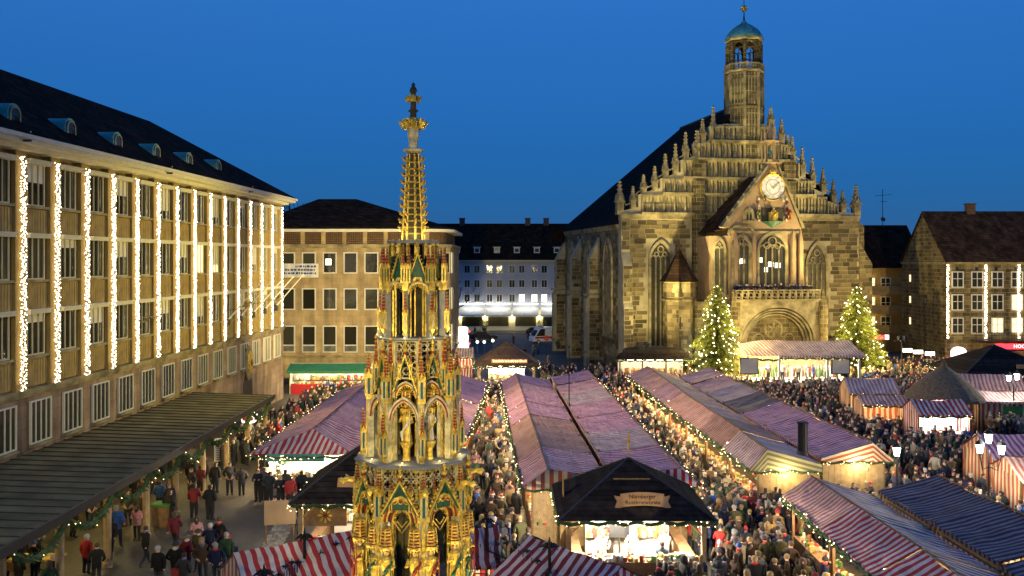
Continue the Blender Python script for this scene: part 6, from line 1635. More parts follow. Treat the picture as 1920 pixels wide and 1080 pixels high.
def booth(label, cx, cy_, rz, w, d, ze, zr, tarp, gable='cloth_red', walls='cloth_red', power=150, front='open', cat='stall', name='market_stall', gl=True, lampcol=WARM, sides=True, ridge='x'):
    """free-standing stall, ridge along local x, front towards -y"""
    t = thing(name, label, cat, (cx, cy_, 0), rz); rr = random.Random(int(cx*13+cy_)); b = MB(); ov = .3
    slope_grid(b, (-w/2, 0, zr), (w/2, 0, zr), (w/2, -d/2-ov, ze-.1), (-w/2, -d/2-ov, ze-.1), 10, 3, .03, rr); slope_grid(b, (w/2, 0, zr), (-w/2, 0, zr), (-w/2, d/2+ov, ze-.1), (w/2, d/2+ov, ze-.1), 10, 3, .03, rr)
    valance(b, (-w/2, -d/2-ov, ze-.1), (w/2, -d/2-ov, ze-.1), .18); b.build('tarp_roof', TARP[tarp], t)
    for s_ in (-1, 1):
        q = MB(); x = s_*(w/2-.06); uv = [(0, 0), (d, 0), (d/2, 0)]
        q.face([(x, -d/2, ze-.02), (x, d/2, ze-.02), (x, 0, zr-.03)], 0, uv); q.face([(x-.03*s_, -d/2, ze-.02), (x-.03*s_, d/2, ze-.02), (x-.03*s_, 0, zr-.03)], 0, uv); q.build('gable_cloth', gable, t)
        if sides:
            q = MB(); q.face([(x, -d/2, 0), (x, d/2, 0), (x, d/2, ze-.02), (x, -d/2, ze-.02)], 0, [(0, 0), (d, 0), (d, 2), (0, 2)]); q.face([(x-.04*s_, -d/2, 0), (x-.04*s_, d/2, 0), (x-.04*s_, d/2, ze-.02), (x-.04*s_, -d/2, ze-.02)], 0, [(0, 0), (d, 0), (d, 2), (0, 2)]); q.build('side_cloth', walls, t)
    q = MB(); q.face([(-w/2, d/2, 0), (w/2, d/2, 0), (w/2, d/2, ze), (-w/2, d/2, ze)], 0, [(0, 0), (w, 0), (w, 2), (0, 2)]); q.face([(-w/2, d/2-.04, 0), (w/2, d/2-.04, 0), (w/2, d/2-.04, ze), (-w/2, d/2-.04, ze)], 0, [(0, 0), (w, 0), (w, 2), (0, 2)]); q.build('back_cloth', walls, t)
    for x in (-w/2+.1, w/2-.1):
        for y in (-d/2+.05, d/2-.1): q = MB(); q.box(x-.05, x+.05, y-.05, y+.05, 0, ze); q.build('post', 'wood', t)
    if front == 'open':
        q = MB(); q.face([(-w/2+.2, -d/2, 0), (w/2-.2, -d/2, 0), (w/2-.2, -d/2, 1.0), (-w/2+.2, -d/2, 1.0)], 0, [(0, 0), (w, 0), (w, 1), (0, 1)]); q.box(-w/2+.2, w/2-.2, -d/2-.02, -d/2+.45, .98, 1.03); q.build('counter', walls, t)
        goods(t, -w/2+.3, w/2-.3, -d/2+.05, -d/2+.4, 1.03, int(w*16), int(cx*3)+7)
        for f_ in (-.28, .28): light('POINT', 'stall_light', (f_*w, -d/2+.5, ze-.3), power, lampcol, t, .12)
        q = MB(); q.tube([(-w/2+.4, -d/2+.3, ze-.12), (w/2-.4, -d/2+.3, ze-.12)], .035, 6); q.build('lamp_tube', 'tube_light', t)
    if gl: garland(t, (-w/2, -d/2-ov-.05, ze-.2), (w/2, -d/2-ov-.05, ze-.2), .12)
    c, s = abs(math.cos(rz)), abs(math.sin(rz)); FOOT.append((cx-(w*c+d*s)/2, cx+(w*c+d*s)/2, cy_-(w*s+d*c)/2, cy_+(w*s+d*c)/2))
    return t
HT = booth('dark red and white striped stall turned cornerwise at the bottom centre', 2.0, 28.6, -math.pi/4-.05, 4.2, 3.0, 2.6, 3.5, 'dark', 'cloth_red', 'cloth_red', 60, front='closed', gl=False)
IT = booth('bright red and white striped stall with plank gable at the bottom left', -7.2, 29.6, .62, 4.6, 2.6, 2.6, 3.5, 'red', 'cloth_gold', 'cloth_gold', 90, front='closed')
booth('narrow red and white striped stall right of the fountain', -1.05, 31.6, .1, 1.15, 2.2, 2.5, 3.35, 'dark', 'cloth_red', 'cloth_red', 120, gl=False)
WB = booth('small striped booth with glowing white front below the thatched roof', 29.7, 60.9, -.02, 3.7, 2.4, 2.55, 3.3, 'red', 'cloth_red', 'cloth_red', 330, lampcol=(1, .95, .85))
m = MB(); m.box(-1.6, 1.6, .4, .5, .3, 2.5); m.build('white_panel', 'white_gloss', WB); m = MB(); m.box(-1.55, 1.55, -1.22, -1.18, 1.1, 1.25); m.build('sign_strip', 'sign_white', WB)
booth('grey striped stall with low striped fence left of the thatched pavilion', 28.9, 70.5, -.12, 3.9, 3.0, 2.6, 3.5, 'grey', 'cloth_gold', 'cloth_gold', 200)
booth('open stall with orange striped side cloth in front of the grey striped stall', 27.7, 65.4, -.12, 3.4, 2.4, 2.5, 2.9, 'pink', 'cloth_gold', 'cloth_gold', 160)
GS = booth('striped back of a stall with green sign at the right edge', 37.5, 66.2, 0, 5.5, 2.6, 2.6, 3.1, 'grey', 'cloth_red', 'cloth_gold', 60, front='closed', gl=False)
q = MB(); q.face([(-2.7, -1.3, 0), (2.7, -1.3, 0), (2.7, -1.3, 2.55), (-2.7, -1.3, 2.55)], 0, [(0, 0), (5.4, 0), (5.4, 2), (0, 2)]); q.face([(-2.7, -1.26, 0), (2.7, -1.26, 0), (2.7, -1.26, 2.55), (-2.7, -1.26, 2.55)], 0, [(0, 0), (5.4, 0), (5.4, 2), (0, 2)]); q.build('front_cloth', 'cloth_gold', GS)
m = MB(); m.box(-.9, .55, -1.36, -1.31, 1.5, 2.1); m.build('green_sign', 'green_paint', GS)
booth('violet striped stall with bright front behind the triple lamp', 29.2, 47.0, -.04, 8.0, 3.3, 2.65, 3.6, 'violet', 'cloth_gold', 'cloth_gold', 260)
booth('pinkish roofed stall with brightly lit front near the right edge', 28.6, 43.2, -.08, 8.0, 3.0, 2.45, 3.2, 'pink', 'cloth_gold', 'cloth_gold', 300)
booth('pinkish brown roofed stall in front of the gabled house', 38.2, 71.5, -.3, 6.5, 3.0, 2.6, 3.7, 'pink', 'cloth_gold', 'cloth_gold', 300)
PH_ = pavilion('wide dark tent roof below the neon sign at the right edge', 44.6, 80.5, 4.6, 3.6, 2.9, 5.2, 'dark_shingle', 240, 8)
m = MB(); m.box(-1.2, 1.2, -.05, .05, -.2, .2); m.build('name_board', 'sign_wood', PH_, loc=(1.6, -2.9, 3.5))
# white column of lit stars and small tents by the street
t = thing('lit_column', 'tall white glowing advertising column at the far end of the left aisle', 'column', (-6.2, 108, 0))
m = MB()
for k in range(5): m.lathe([(.95-.06*k, k*.95), (1.0-.06*k, k*.95+.8), (.8-.06*k, k*.95+.95)], 10)
m.build('glowing_body', 'sign_white', t); m = MB()
for k in range(14): a = k*2.4; m.octa((.95*math.cos(a), .95*math.sin(a), .3+k*.3), .16)
m.build('red_star', 'red_neon', t, stuff=True); light('POINT', 'column_light', (0, -2, 2.5), 200, (1, .9, .8), t, .5)
booth('small white tent stall at the start of the street', -5.6, 98, 0, 2.6, 2.6, 2.4, 3.2, 'grey', 'cloth_red', 'cloth_red', 160)
# ---------------------------------------------------------------- fir trees with lights
def fir_tree(label, x, y, h, r, seed, px_):
    rr = random.Random(seed); t = thing('lit_fir_tree', label, 'tree', (x, y, 0), 0, 'lit fir trees before the church')
    m = MB(); m.tube([(0, 0, 0), (0, 0, h*.5), (0, 0, h*.98)], [.22, .12, .02], 8); m.build('trunk', 'bark', t)
    b = MB(); bp = []
    z = .9
    while z < h*.985:
        f_ = (z-.9)/(h-.9); rad_ = r*(1-f_)**.68*rr.uniform(.85, 1.1)+.12; n = max(5, int(15*(1-f_)+5))
        for k in range(n):
            a = rr.random()*6.283; L_ = rad_*rr.choice((rr.uniform(.55, .9), rr.uniform(.85, 1.22))); droop = -.28*L_-.05
            d = Vector((math.cos(a), math.sin(a), 0)); q = Vector((-d.y, d.x, 0)); nst = max(3, int(L_/.17))
            for s in range(nst):
                g0 = s/nst; c = Vector((0, 0, z))+d*(L_*g0)+Vector((0, 0, droop*g0*g0+.12*L_*g0))
                w = .34*(1-g0*.65)*(1-f_*.45)+.06
                for sd in (-1, 1):
                    tip = c+d*(w*.75)+q*(sd*w)+Vector((0, 0, rr.uniform(-.16, .03))); b.face([c, c+d*.14+Vector((0, 0, .03)), tip])
                    tip = c+d*(w*.5)+q*(sd*w*.45)+Vector((0, 0, rr.uniform(-.3, .12))); b.face([c-d*.04, c+d*.09, tip])
            if rr.random() < .26: bp.append(Vector((0, 0, z))+d*(L_*rr.uniform(.86, 1.02))+Vector((0, 0, droop*.8+.12*L_)))
        z += .17*(1-f_*.35)
    b.build('crown', 'needle', t); inst('bulb', bulbs_mesh('bulb', bp, .065, 'bulb_pink'), t, stuff=True)
    for k in range(7):
        zz = h*(.1+.12*k); ra = r*(1-zz/h)**.68+1.3; a = -1.57+(k % 3-1)*.9; light('POINT', 'tree_fill', (ra*math.cos(a), ra*math.sin(a), zz), 1150, (1, .76, .26), t, .5)  # unseen point lights added in front of the crown to light its needles
    FOOT.append((x-r*.9, x+r*.9, y-r*.9, y+r*.9)); return t
q = P(1344, 528, 89.8); fir_tree('lit fir tree left of the church porch', q.x, 89.8, q.z, 3.15, 1, 0)
q = P(1606, 533, 95.5); fir_tree('lit fir tree right of the church porch', q.x, 95.5, q.z, 3.25, 2, 0)
def bare_tree(label, loc, h, seed, spread=.5):
    rr = random.Random(seed); t = thing('bare_tree', label, 'tree', loc); tr = MB(); cr = MB()
    def grow(b, p, d, L_, r, lev):
        e = p+d*L_; b.tube([p, (p+e)/2+Vector((rr.uniform(-.1, .1), rr.uniform(-.1, .1), 0))*L_*.4, e], [r, r*.85, r*.7], 5 if lev < 2 else 4, cap=False)
        if lev < 5:
            for _ in range(3 if lev else 4): grow(cr, e, (d+Vector((rr.uniform(-1, 1), rr.uniform(-1, 1), rr.uniform(-.2, .7)))*spread*1.5).normalized(), L_*rr.uniform(.55, .8), r*.62, lev+1)
    grow(tr, Vector((0, 0, 0)), Vector((0, 0, 1)), h*.34, h*.02, 0); tr.build('trunk', 'twig', t); cr.build('crown', 'twig', t)
bare_tree('bare tree standing behind the tan block roof, left of its ridge', (-29, 118, 0), 21, 3)
bare_tree('bare tree beside the rounded corner of the tan block', (-9.8, 130, 0), 11, 4, .6)
bare_tree('bare tree behind the hall end, nearest its cornice', (-33, 125, 0), 21.5, 9)

# ---------------------------------------------------------------- street lamps
lan = MB(); lan.lathe([(.12, 0), (.2, .42)], 6, cap=True); lan = lan.mesh('lamp_glass', ['white_lamp'])
lcap = MB(); lcap.lathe([(.23, .42), (.25, .45), (.13, .58), (.05, .62), (.05, .68), (.01, .74)], 6); lcap = lcap.mesh('lamp_cap', ['iron'])
lcup = MB(); lcup.lathe([(.06, -.1), (.13, 0)], 6); lcup = lcup.mesh('lamp_cup', ['iron'])
def street_lamp(label, x, y, heads, zh, power=260, c=(1, .9, .72)):
    t = thing('street_lamp', label, 'lamp', (x, y, 0)); m = MB(); m.lathe([(.16, 0), (.16, .3), (.08, .5), (.055, 1.2), (.045, zh-.1)], 8)
    for hx_, hz_ in heads:
        if hx_: m.tube([(0, 0, zh-.9), (hx_*.7, 0, zh-.8+hz_), (hx_, 0, zh-.1+hz_)], .03, 5)
    m.build('post', 'iron', t)
    for hx_, hz_ in heads:
        o = inst('lamp_glass', lan, t, (hx_, 0, zh+hz_)); inst('lamp_cap', lcap, o); inst('lamp_cup', lcup, o); light('POINT', 'lamp_light', (hx_, -.3, zh+hz_+.2), power, c, t, .18)
street_lamp('single lantern lamp on a post at the end of the stove pipe row', 19.1, 43.2, [(0, 0)], 3.3, 330)
street_lamp('three-headed lantern lamp at the right edge', 23.0, 42.0, [(0, .25), (-.42, -.25), (.62, -.3)], 3.95, 260)
street_lamp('lantern lamp with two heads in front of the pinkish brown stall', 37.4, 64.9, [(-.35, 0), (.25, .1)], 4.0, 330)

# ---------------------------------------------------------------- vehicles and small things at the back
def vehicle(name, label, cat, loc, rz, L_, W, h, hood, body, stripe=None, box=False):
    t = thing(name, label, cat, loc, rz); m = MB(); c = .32
    if box: prof = [(-L_/2, .35), (L_/2, .35), (L_/2, 1.0), (L_/2-.25, 1.15), (L_/2-1.0, h*.97), (L_/2-1.3, h), (-L_/2, h)]
    else: prof = [(-L_/2, .35), (L_/2, .35), (L_/2, .75), (L_/2-.15, .85), (L_/2-hood, .95), (L_/2-hood-.8, h), (-L_/2+.9, h), (-L_/2+.1, .98), (-L_/2, .8)]
    m.prism(prof, XZ, -W/2, W/2); m.build('body', body, t)
    wl_ = MB(); wl_.lathe([(.33, -.1), (.33, .1)], 14, m=0); wl_.lathe([(.19, .1), (.19, .12)], 10, m=1); wm_ = wl_.mesh('wheel', ['tyre', 'white_paint'])
    for x in (-L_/2+.8, L_/2-.85):
        for s_ in (-1, 1): inst('wheel', wm_, t, (x, s_*(W/2-.08), .33), (s_*-math.pi/2, 0, 0))
    g_ = MB()
    for s_ in (-1, 1):
        yy = s_*(W/2+.005)
        if box: g_.prism([(L_/2-.5, 1.2), (L_/2-1.15, h*.92), (L_/2-1.9, h*.92), (L_/2-1.9, 1.2)], XZ, yy-.01, yy+.01)
        else: g_.prism([(L_/2-hood-.1, .98), (L_/2-hood-.82, h-.08), (-L_/2+.95, h-.08), (-L_/2+.35, .98)], XZ, yy-.01, yy+.01)
    fx = (L_/2-.27, 1.2, L_/2-.98, h*.93) if box else (L_/2-hood+.02, .98, L_/2-hood-.76, h-.06)
    g_.face([(fx[0]+.02, -W/2+.12, fx[1]), (fx[0]+.02, W/2-.12, fx[1]), (fx[2]+.03, W/2-.16, fx[3]), (fx[2]+.03, -W/2+.16, fx[3])]); g_.build('window', 'pane_glass', t)
    for s_ in (-1, 1): q_ = MB(); q_.box(L_/2-.02, L_/2+.03, s_*W*.34-.14, s_*W*.34+.14, .62, .82); q_.build('headlight', 'white_gloss', t)
    if stripe: q_ = MB(); q_.box(-L_/2-.01, L_/2-.3, -W/2-.012, W/2+.012, .8, 1.1); q_.build('stripe', stripe, t)
    return t
q = G(1008, 643); v_ = vehicle('ambulance', 'white ambulance with red stripe parked beside the church buttress', 'van', (q.x+1.6, q.y, .01), math.pi+.35, 5.6, 2.0, 2.5, 1, 'white_gloss', 'red_paint', True)
m = MB(); m.box(1.0, 1.3, -.7, .7, 2.5, 2.62); m.build('blue_light', 'blue_paint', v_)
vehicle('parked_car', 'dark car parked behind the glowing column', 'car', (-4.6, 141, .01), .2, 4.3, 1.75, 1.45, 1.2, 'black_paint')
vehicle('parked_car', 'grey car parked along the kerb before the pale row', 'car', (4.5, 150.5, .01), .02, 4.3, 1.75, 1.45, 1.2, 'dark_metal')
q = G(1025, 672); t = thing('traffic_sign', 'round red traffic sign on a pole by the church corner', 'sign', (q.x, q.y, 0)); m = MB(); m.tube([(0, 0, 0), (0, 0, 2.6)], .04, 6); m.build('pole', 'dark_metal', t); m = MB(); m.lathe([(.35, 0), (.35, .03)], 16); m.build('disc', 'red_paint', t, loc=(0, -.05, 2.7), rot=(math.pi/2, 0, 0))
for i, (px, py) in enumerate(((895, 660), (908, 660), (924, 657))):
    q = G(px, py+15); t = thing('terrace_lamp', 'small yellow globe lamp on a pole beyond the brown pavilion, %s' % ['leftmost', 'middle', 'rightmost'][i], 'lamp', (q.x, q.y, 0)); m = MB(); m.tube([(0, 0, 0), (0, 0, 2.2)], .04, 5); m.build('pole', 'dark_metal', t); m = MB(); m.ball((0, 0, 2.35), .2); m.build('globe', 'lit_window_white', t)
# furniture on the left walkway
t = thing('wooden_bench', 'wooden bench under the canopy with a seated person in pink', 'bench', (-14.2, 39.6, 0), .2)
m = MB(); m.box(-.9, .9, -.22, .22, .42, .48); m.build('seat', 'wood', t)
for x in (-.7, .7): m = MB(); m.box(x-.05, x+.05, -.2, .2, 0, .42); m.build('leg', 'wood', t)
q = G(415, 880); t = thing('notice_stand', 'white printed notice board standing by the canopy posts', 'sign', (q.x, q.y, 0), .4); m = MB(); m.box(-.42, .42, -.03, .03, .5, 1.95); m.build('board', 'white_paint', t)
m = MB(); r9 = random.Random(3)
for k in range(11): m.box(-.35, -.35+r9.uniform(.3, .68), -.045, -.035, .62+k*.11, .67+k*.11)
m.build('print', 'blue_paint', t, stuff=True); m = MB(); m.box(-.4, -.34, -.03, .03, 0, .5); m.box(.34, .4, -.03, .03, 0, .5); m.build('leg', 'dark_metal', t)
q = G(467, 850); t = thing('lamp_sign', 'lit red and white sign box on a cream post beyond the canopy', 'sign', (q.x, q.y, 0)); m = MB(); m.box(-.14, .14, -.14, .14, 0, 2.1); m.build('post', 'cream_paint', t); m = MB(); m.prism([(-.38, 2.1), (.38, 2.1), (.5, 2.62), (-.5, 2.62)], XZ, -.3, .3); m.build('sign_box', 'sign_white', t); m = MB(); m.box(-.36, .36, -.33, -.3, 2.25, 2.5); m.build('red_panel', 'red_paint', t)
q = G(305, 985); t = thing('litter_bin', 'dark bin with green lid beside a canopy post', 'bin', (q.x, q.y, 0)); m = MB(); m.prism([(-.35, 0), (.35, 0), (.42, 1.0), (-.42, 1.0)], XZ, -.35, .35); m.build('body', 'wood', t); m = MB(); m.box(-.45, .45, -.4, .4, 1.0, 1.1); m.build('lid', 'green_paint', t)
q = G(70, 1092); t = thing('yellow_table', 'yellow topped stand table at the bottom left corner', 'table', (q.x, q.y, 0)); m = MB(); m.box(-1.0, 1.0, -.4, .4, .98, 1.05); m.build('top', 'gold', t)
for x in (-.8, .8):
    for y in (-.3, .3): m = MB(); m.box(x-.04, x+.04, y-.04, y+.04, 0, .98); m.build('leg', 'wood', t)
q = G(525, 1020); t = thing('pink_board', 'pinkish panel standing behind the bright striped stall', 'sign', (q.x, q.y, 0), .15); m = MB(); m.box(-.7, .7, -.04, .04, .9, 2.0); m.build('panel', 'sandstone_pink', t); m = MB(); m.box(-.65, -.58, -.04, .04, 0, .9); m.box(.58, .65, -.04, .04, 0, .9); m.build('leg', 'wood', t)
q = G(1028, 1010); t = thing('orange_board', 'orange wooden board leaning by the sausage pavilion corner', 'sign', (q.x, q.y, 0), -.3); m = MB(); m.box(-.35, .35, -.04, .04, .2, 1.5); m.build('panel', 'sign_wood', t); m = MB(); m.box(-.3, -.24, .04, .3, 0, .9); m.box(.24, .3, .04, .3, 0, .9); m.build('leg', 'wood', t)
q = G(1160, 1062); t = thing('menu_sign', 'dark menu board in front of the sausage pavilion counter', 'sign', (q.x, q.y-.2, 0)); m = MB(); m.box(-.42, .42, -.04, .04, 1.3, 1.85); m.build('board', 'dark_metal', t); m = MB(); m.tube([(0, 0, 0), (0, 0, 1.4)], .03, 5); m.build('leg', 'dark_metal', t)

# ---------------------------------------------------------------- people
def person_mesh(name, J, subdiv=1, seat=False):
    """J: joint dict -> skin-modifier body, coloured by zone: 0 coat, 1 trousers, 2 skin"""
    names = list(J); idx = {n_: i for i, n_ in enumerate(names)}
    E = [('pelvis', 'waist'), ('waist', 'chest'), ('chest', 'neck'), ('neck', 'head'), ('head', 'crown')]
    for s in 'LR': E += [('chest', 'sh'+s), ('sh'+s, 'el'+s), ('el'+s, 'wr'+s), ('wr'+s, 'ha'+s), ('pelvis', 'hi'+s), ('hi'+s, 'kn'+s), ('kn'+s, 'an'+s), ('an'+s, 'to'+s)]
    me = bpy.data.meshes.new('sk'); me.from_pydata([J[n_][0] for n_ in names], [(idx[a], idx[b]) for a, b in E], [])
    o = bpy.data.objects.new('sk', me); col.objects.link(o)
    sk = o.modifiers.new('s', 'SKIN'); sk.use_smooth_shade = True
    for i, n_ in enumerate(names): r = J[n_][1]; me.skin_vertices[0].data[i].radius = r if isinstance(r, tuple) else (r, r)
    me.skin_vertices[0].data[idx['pelvis']].use_root = True
    if subdiv: sb = o.modifiers.new('b', 'SUBSURF'); sb.levels = subdiv; sb.render_levels = subdiv
    bpy.context.view_layer.update()
    out = bpy.data.meshes.new_from_object(o.evaluated_get(bpy.context.evaluated_depsgraph_get())); out.name = name
    bpy.data.objects.remove(o)
    out.materials.clear()
    for x in ('coat', 'trousers', 'skin'): out.materials.append(MATS[x])
    hem = J['pelvis'][0][2]-.18
    hd = [Vector(J['ha'+s][0]) for s in 'LR']; zn = J['neck'][0][2]+.02
    for p in out.polygons:
        c = p.center
        if c.z > zn: k = 2
        elif any((c-h_).length < .075 for h_ in hd): k = 2
        elif c.z < hem or (seat and c.y < -.22): k = 1
        else: k = 0
        p.material_index = k
    return out
def pose(arm='down', legs='stand', lean=0, seat=False):
    zp = .93 if not seat else .52
    u = lambda z: z-.93+zp
    J = {'pelvis': ((0, 0, zp), (.165, .125)), 'waist': ((0, -lean*.3, u(1.12)), (.165, .12)), 'chest': ((0, -lean*.7, u(1.32)), (.185, .125)), 'neck': ((0, -lean, u(1.49)), (.06, .06)), 'head': ((0, -lean-.02, u(1.6)), (.075, .088)), 'crown': ((0, -lean-.01, u(1.70)), (.066, .078))}
    for s, q in (('L', -1), ('R', 1)):
        J['sh'+s] = ((q*.19, -lean*.7, u(1.385)), .078)
        a = arm if isinstance(arm, str) else arm[0 if q < 0 else 1]
        if a == 'down': el, wr, ha = (q*.25, .03, 1.1), (q*.25, -.04, .87), (q*.245, -.06, .79)
        elif a == 'pocket': el, wr, ha = (q*.31, .07, 1.13), (q*.22, -.08, .98), (q*.18, -.11, .93)
        elif a == 'fore': el, wr, ha = (q*.26, -.04, 1.12), (q*.15, -.25, 1.17), (q*.1, -.31, 1.22)
        elif a == 'up': el, wr, ha = (q*.28, -.14, 1.25), (q*.14, -.27, 1.43), (q*.09, -.27, 1.5)
        elif a == 'swf': el, wr, ha = (q*.25, -.09, 1.12), (q*.22, -.27, .97), (q*.2, -.33, .92)
        elif a == 'swb': el, wr, ha = (q*.25, .13, 1.12), (q*.26, .2, .91), (q*.26, .21, .83)
        J['el'+s] = ((el[0], el[1]-lean*.5, u(el[2])), .062); J['wr'+s] = ((wr[0], wr[1]-lean*.4, u(wr[2])), .045); J['ha'+s] = ((ha[0], ha[1]-lean*.4, u(ha[2])), (.042, .03))
        if seat: hi, kn, an, to = (q*.1, -.02, .5), (q*.12, -.42, .5), (q*.12, -.4, .09), (q*.13, -.56, .05)
        elif legs == 'stand': hi, kn, an, to = (q*.095, 0, .84), (q*.105, -.02, .49), (q*.11, .02, .09), (q*.125, -.14, .045)
        elif legs == 'walk':
            if q > 0: hi, kn, an, to = (.09, -.02, .84), (.09, -.2, .5), (.09, -.27, .1), (.1, -.42, .06)
            else: hi, kn, an, to = (-.09, .02, .84), (-.09, .08, .48), (-.09, .36, .16), (-.1, .3, .04)
        J['hi'+s] = (hi, .105); J['kn'+s] = (kn, .075); J['an'+s] = (an, .055); J['to'+s] = (to, .042)
    return J
POSES = [pose('down'), pose('pocket'), pose(('swf', 'swb'), 'walk', .03), pose(('swb', 'swf'), 'walk', .05), pose('fore', lean=.04), pose(('pocket', 'up'), lean=.02), pose('pocket', lean=.06)]
BODY = [person_mesh('body', p) for p in POSES]
SEAT = person_mesh('body', pose('fore', seat=True, lean=.05), seat=True)
LEAN = [0, 0, .03, .05, .04, .02, .06]
# hats, hair, faces, bags: children of a person, modelled round the head centre (0,0,1.63)
def cap_mesh(kind):
    b = MB()
    if kind == 'knit': b.lathe([(.098, -.02), (.106, .0), (.106, .035), (.1, .04), (.092, .085), (.06, .125), (.02, .14)], 10, sy=1.12); b.octa((0, 0, .155), .03); return b.mesh('knit_cap', ['hat_cloth'], True)
    if kind == 'santa':
        b.lathe([(.1, -.01), (.112, .01), (.112, .04), (.1, .05)], 10, sy=1.1, m=1); b.tube([(0, 0, .05), (.01, .03, .13), (.05, .1, .16), (.08, .16, .08)], [.092, .065, .04, .02], 8); b.octa((.085, .17, .06), .035, 1); return b.mesh('santa_hat', ['red_paint', 'white_paint'])
    if kind == 'hood': b.lathe([(.11, -.13), (.125, -.02), (.12, .06), (.08, .13), (.02, .15)], 10, (0, .02, 0), sy=1.1); return b.mesh('hood', ['coat'], True)
    if kind == 'short': b.lathe([(.08, -.06), (.096, -.03), (.1, .03), (.088, .085), (.05, .115), (.01, .12)], 10, (0, .018, 0), sy=1.08); return b.mesh('hair', ['hair_brown'], True)
    b.lathe([(.1, -.24), (.108, -.1), (.106, .0), (.1, .05), (.07, .105), (.01, .125)], 10, (0, .035, 0), sy=1.0); return b.mesh('hair', ['hair_brown'], True)
HEADS = {}
for k in ('knit', 'santa', 'hood'): HEADS[k] = cap_mesh(k)
for st_ in ('short', 'long'):
    for c in ('brown', 'fair', 'grey'): me = cap_mesh(st_); me.materials[0] = MATS['hair_'+c]; HEADS[st_+c] = me
fc = MB(); fc.octa((0, -.098, -.02), .016, 0, 1.3); fc.octa((-.032, -.088, .008), .011, 1); fc.octa((.032, -.088, .008), .011, 1); fc.box(-.024, .024, -.093, -.082, -.058, -.05, 2); FACE = fc.mesh('face', ['skin', 'black_paint', 'fountain_red'])
bg = MB(); bg.box(-.16, .16, -.07, .07, -.2, .12); bg.tube([(0, 0, .1), (0, 0, .3)], .015, 4); BAG = bg.mesh('bag', ['hat_cloth'])
sf = MB(); sf.lathe([(.075, -.05), (.1, -.02), (.095, .035), (.07, .05)], 9, sy=1.05); SCARF = sf.mesh('scarf', ['hat_cloth'], True)
COATS = [('black', (.016, .016, .018), 9), ('charcoal', (.04, .04, .044), 7), ('dark brown', (.06, .038, .024), 7), ('olive', (.085, .08, .035), 6), ('navy', (.018, .024, .06), 6), ('grey', (.13, .13, .13), 4), ('tan', (.28, .19, .09), 4), ('cream', (.5, .44, .33), 2), ('red', (.42, .035, .03), 1.2), ('blue', (.04, .12, .38), 1), ('maroon', (.13, .02, .03), 2), ('dark green', (.03, .07, .035), 3), ('pink', (.5, .22, .24), .4)]
HK = [('a knit cap', 'knit', 6), ('short brown hair', 'shortbrown', 6), ('short grey hair', 'shortgrey', 3), ('short fair hair', 'shortfair', 3), ('long brown hair', 'longbrown', 4), ('long fair hair', 'longfair', 4), ('a hood', 'hood', 3)]
def wpick(rr, L_):
    s = sum(x[-1] for x in L_); r = rr.random()*s
    for x in L_:
        r -= x[-1]
        if r <= 0: return x
    return L_[-1]
PEOPLE = []                                           # (x, y, rz, coat, head, zone, z)
rp = random.Random(42)
def blocked(x, y, pad=.25): return any(a-pad < x < b+pad and c-pad < y < d+pad for a, b, c, d in FOOT)
taken = {}
def free(x, y, dist):
    cx, cy_ = int(x), int(y)
    for i in (-1, 0, 1):
        for j in (-1, 0, 1):
            for (a, b) in taken.get((cx+i, cy_+j), ()):
                if (a-x)**2+(b-y)**2 < dist*dist: return False
    return True
def put(x, y, rz=None, coat=None, head=None, zone='', z=0, posek=None):
    taken.setdefault((int(x), int(y)), []).append((x, y))
    PEOPLE.append([x, y, rp.uniform(0, 6.28) if rz is None else rz, coat or wpick(rp, COATS)[:2], head or wpick(rp, HK)[:2], zone, z, posek])
def fill(zone, Ya, Yb, xl, xr, dens, dist=.5, face=None):
    area = sum((xr(Ya+(Yb-Ya)*(k+.5)/20)-xl(Ya+(Yb-Ya)*(k+.5)/20))*(Yb-Ya)/20 for k in range(20)); n = int(area*dens)
    tries = 0; got = 0
    while got < n and tries < n*14:
        tries += 1; y = rp.uniform(Ya, Yb); x = rp.uniform(xl(y), xr(y))
        if blocked(x, y) or not free(x, y, dist): continue
        if math.hypot(x-FX, y-FY) < 6: continue
        rz = None
        if face is not None: rz = face+rp.gauss(0, .9)+(math.pi if rp.random() < .35 else 0)
        put(x, y, rz, zone=zone); got += 1
CC = {c[0]: c[:2] for c in COATS}
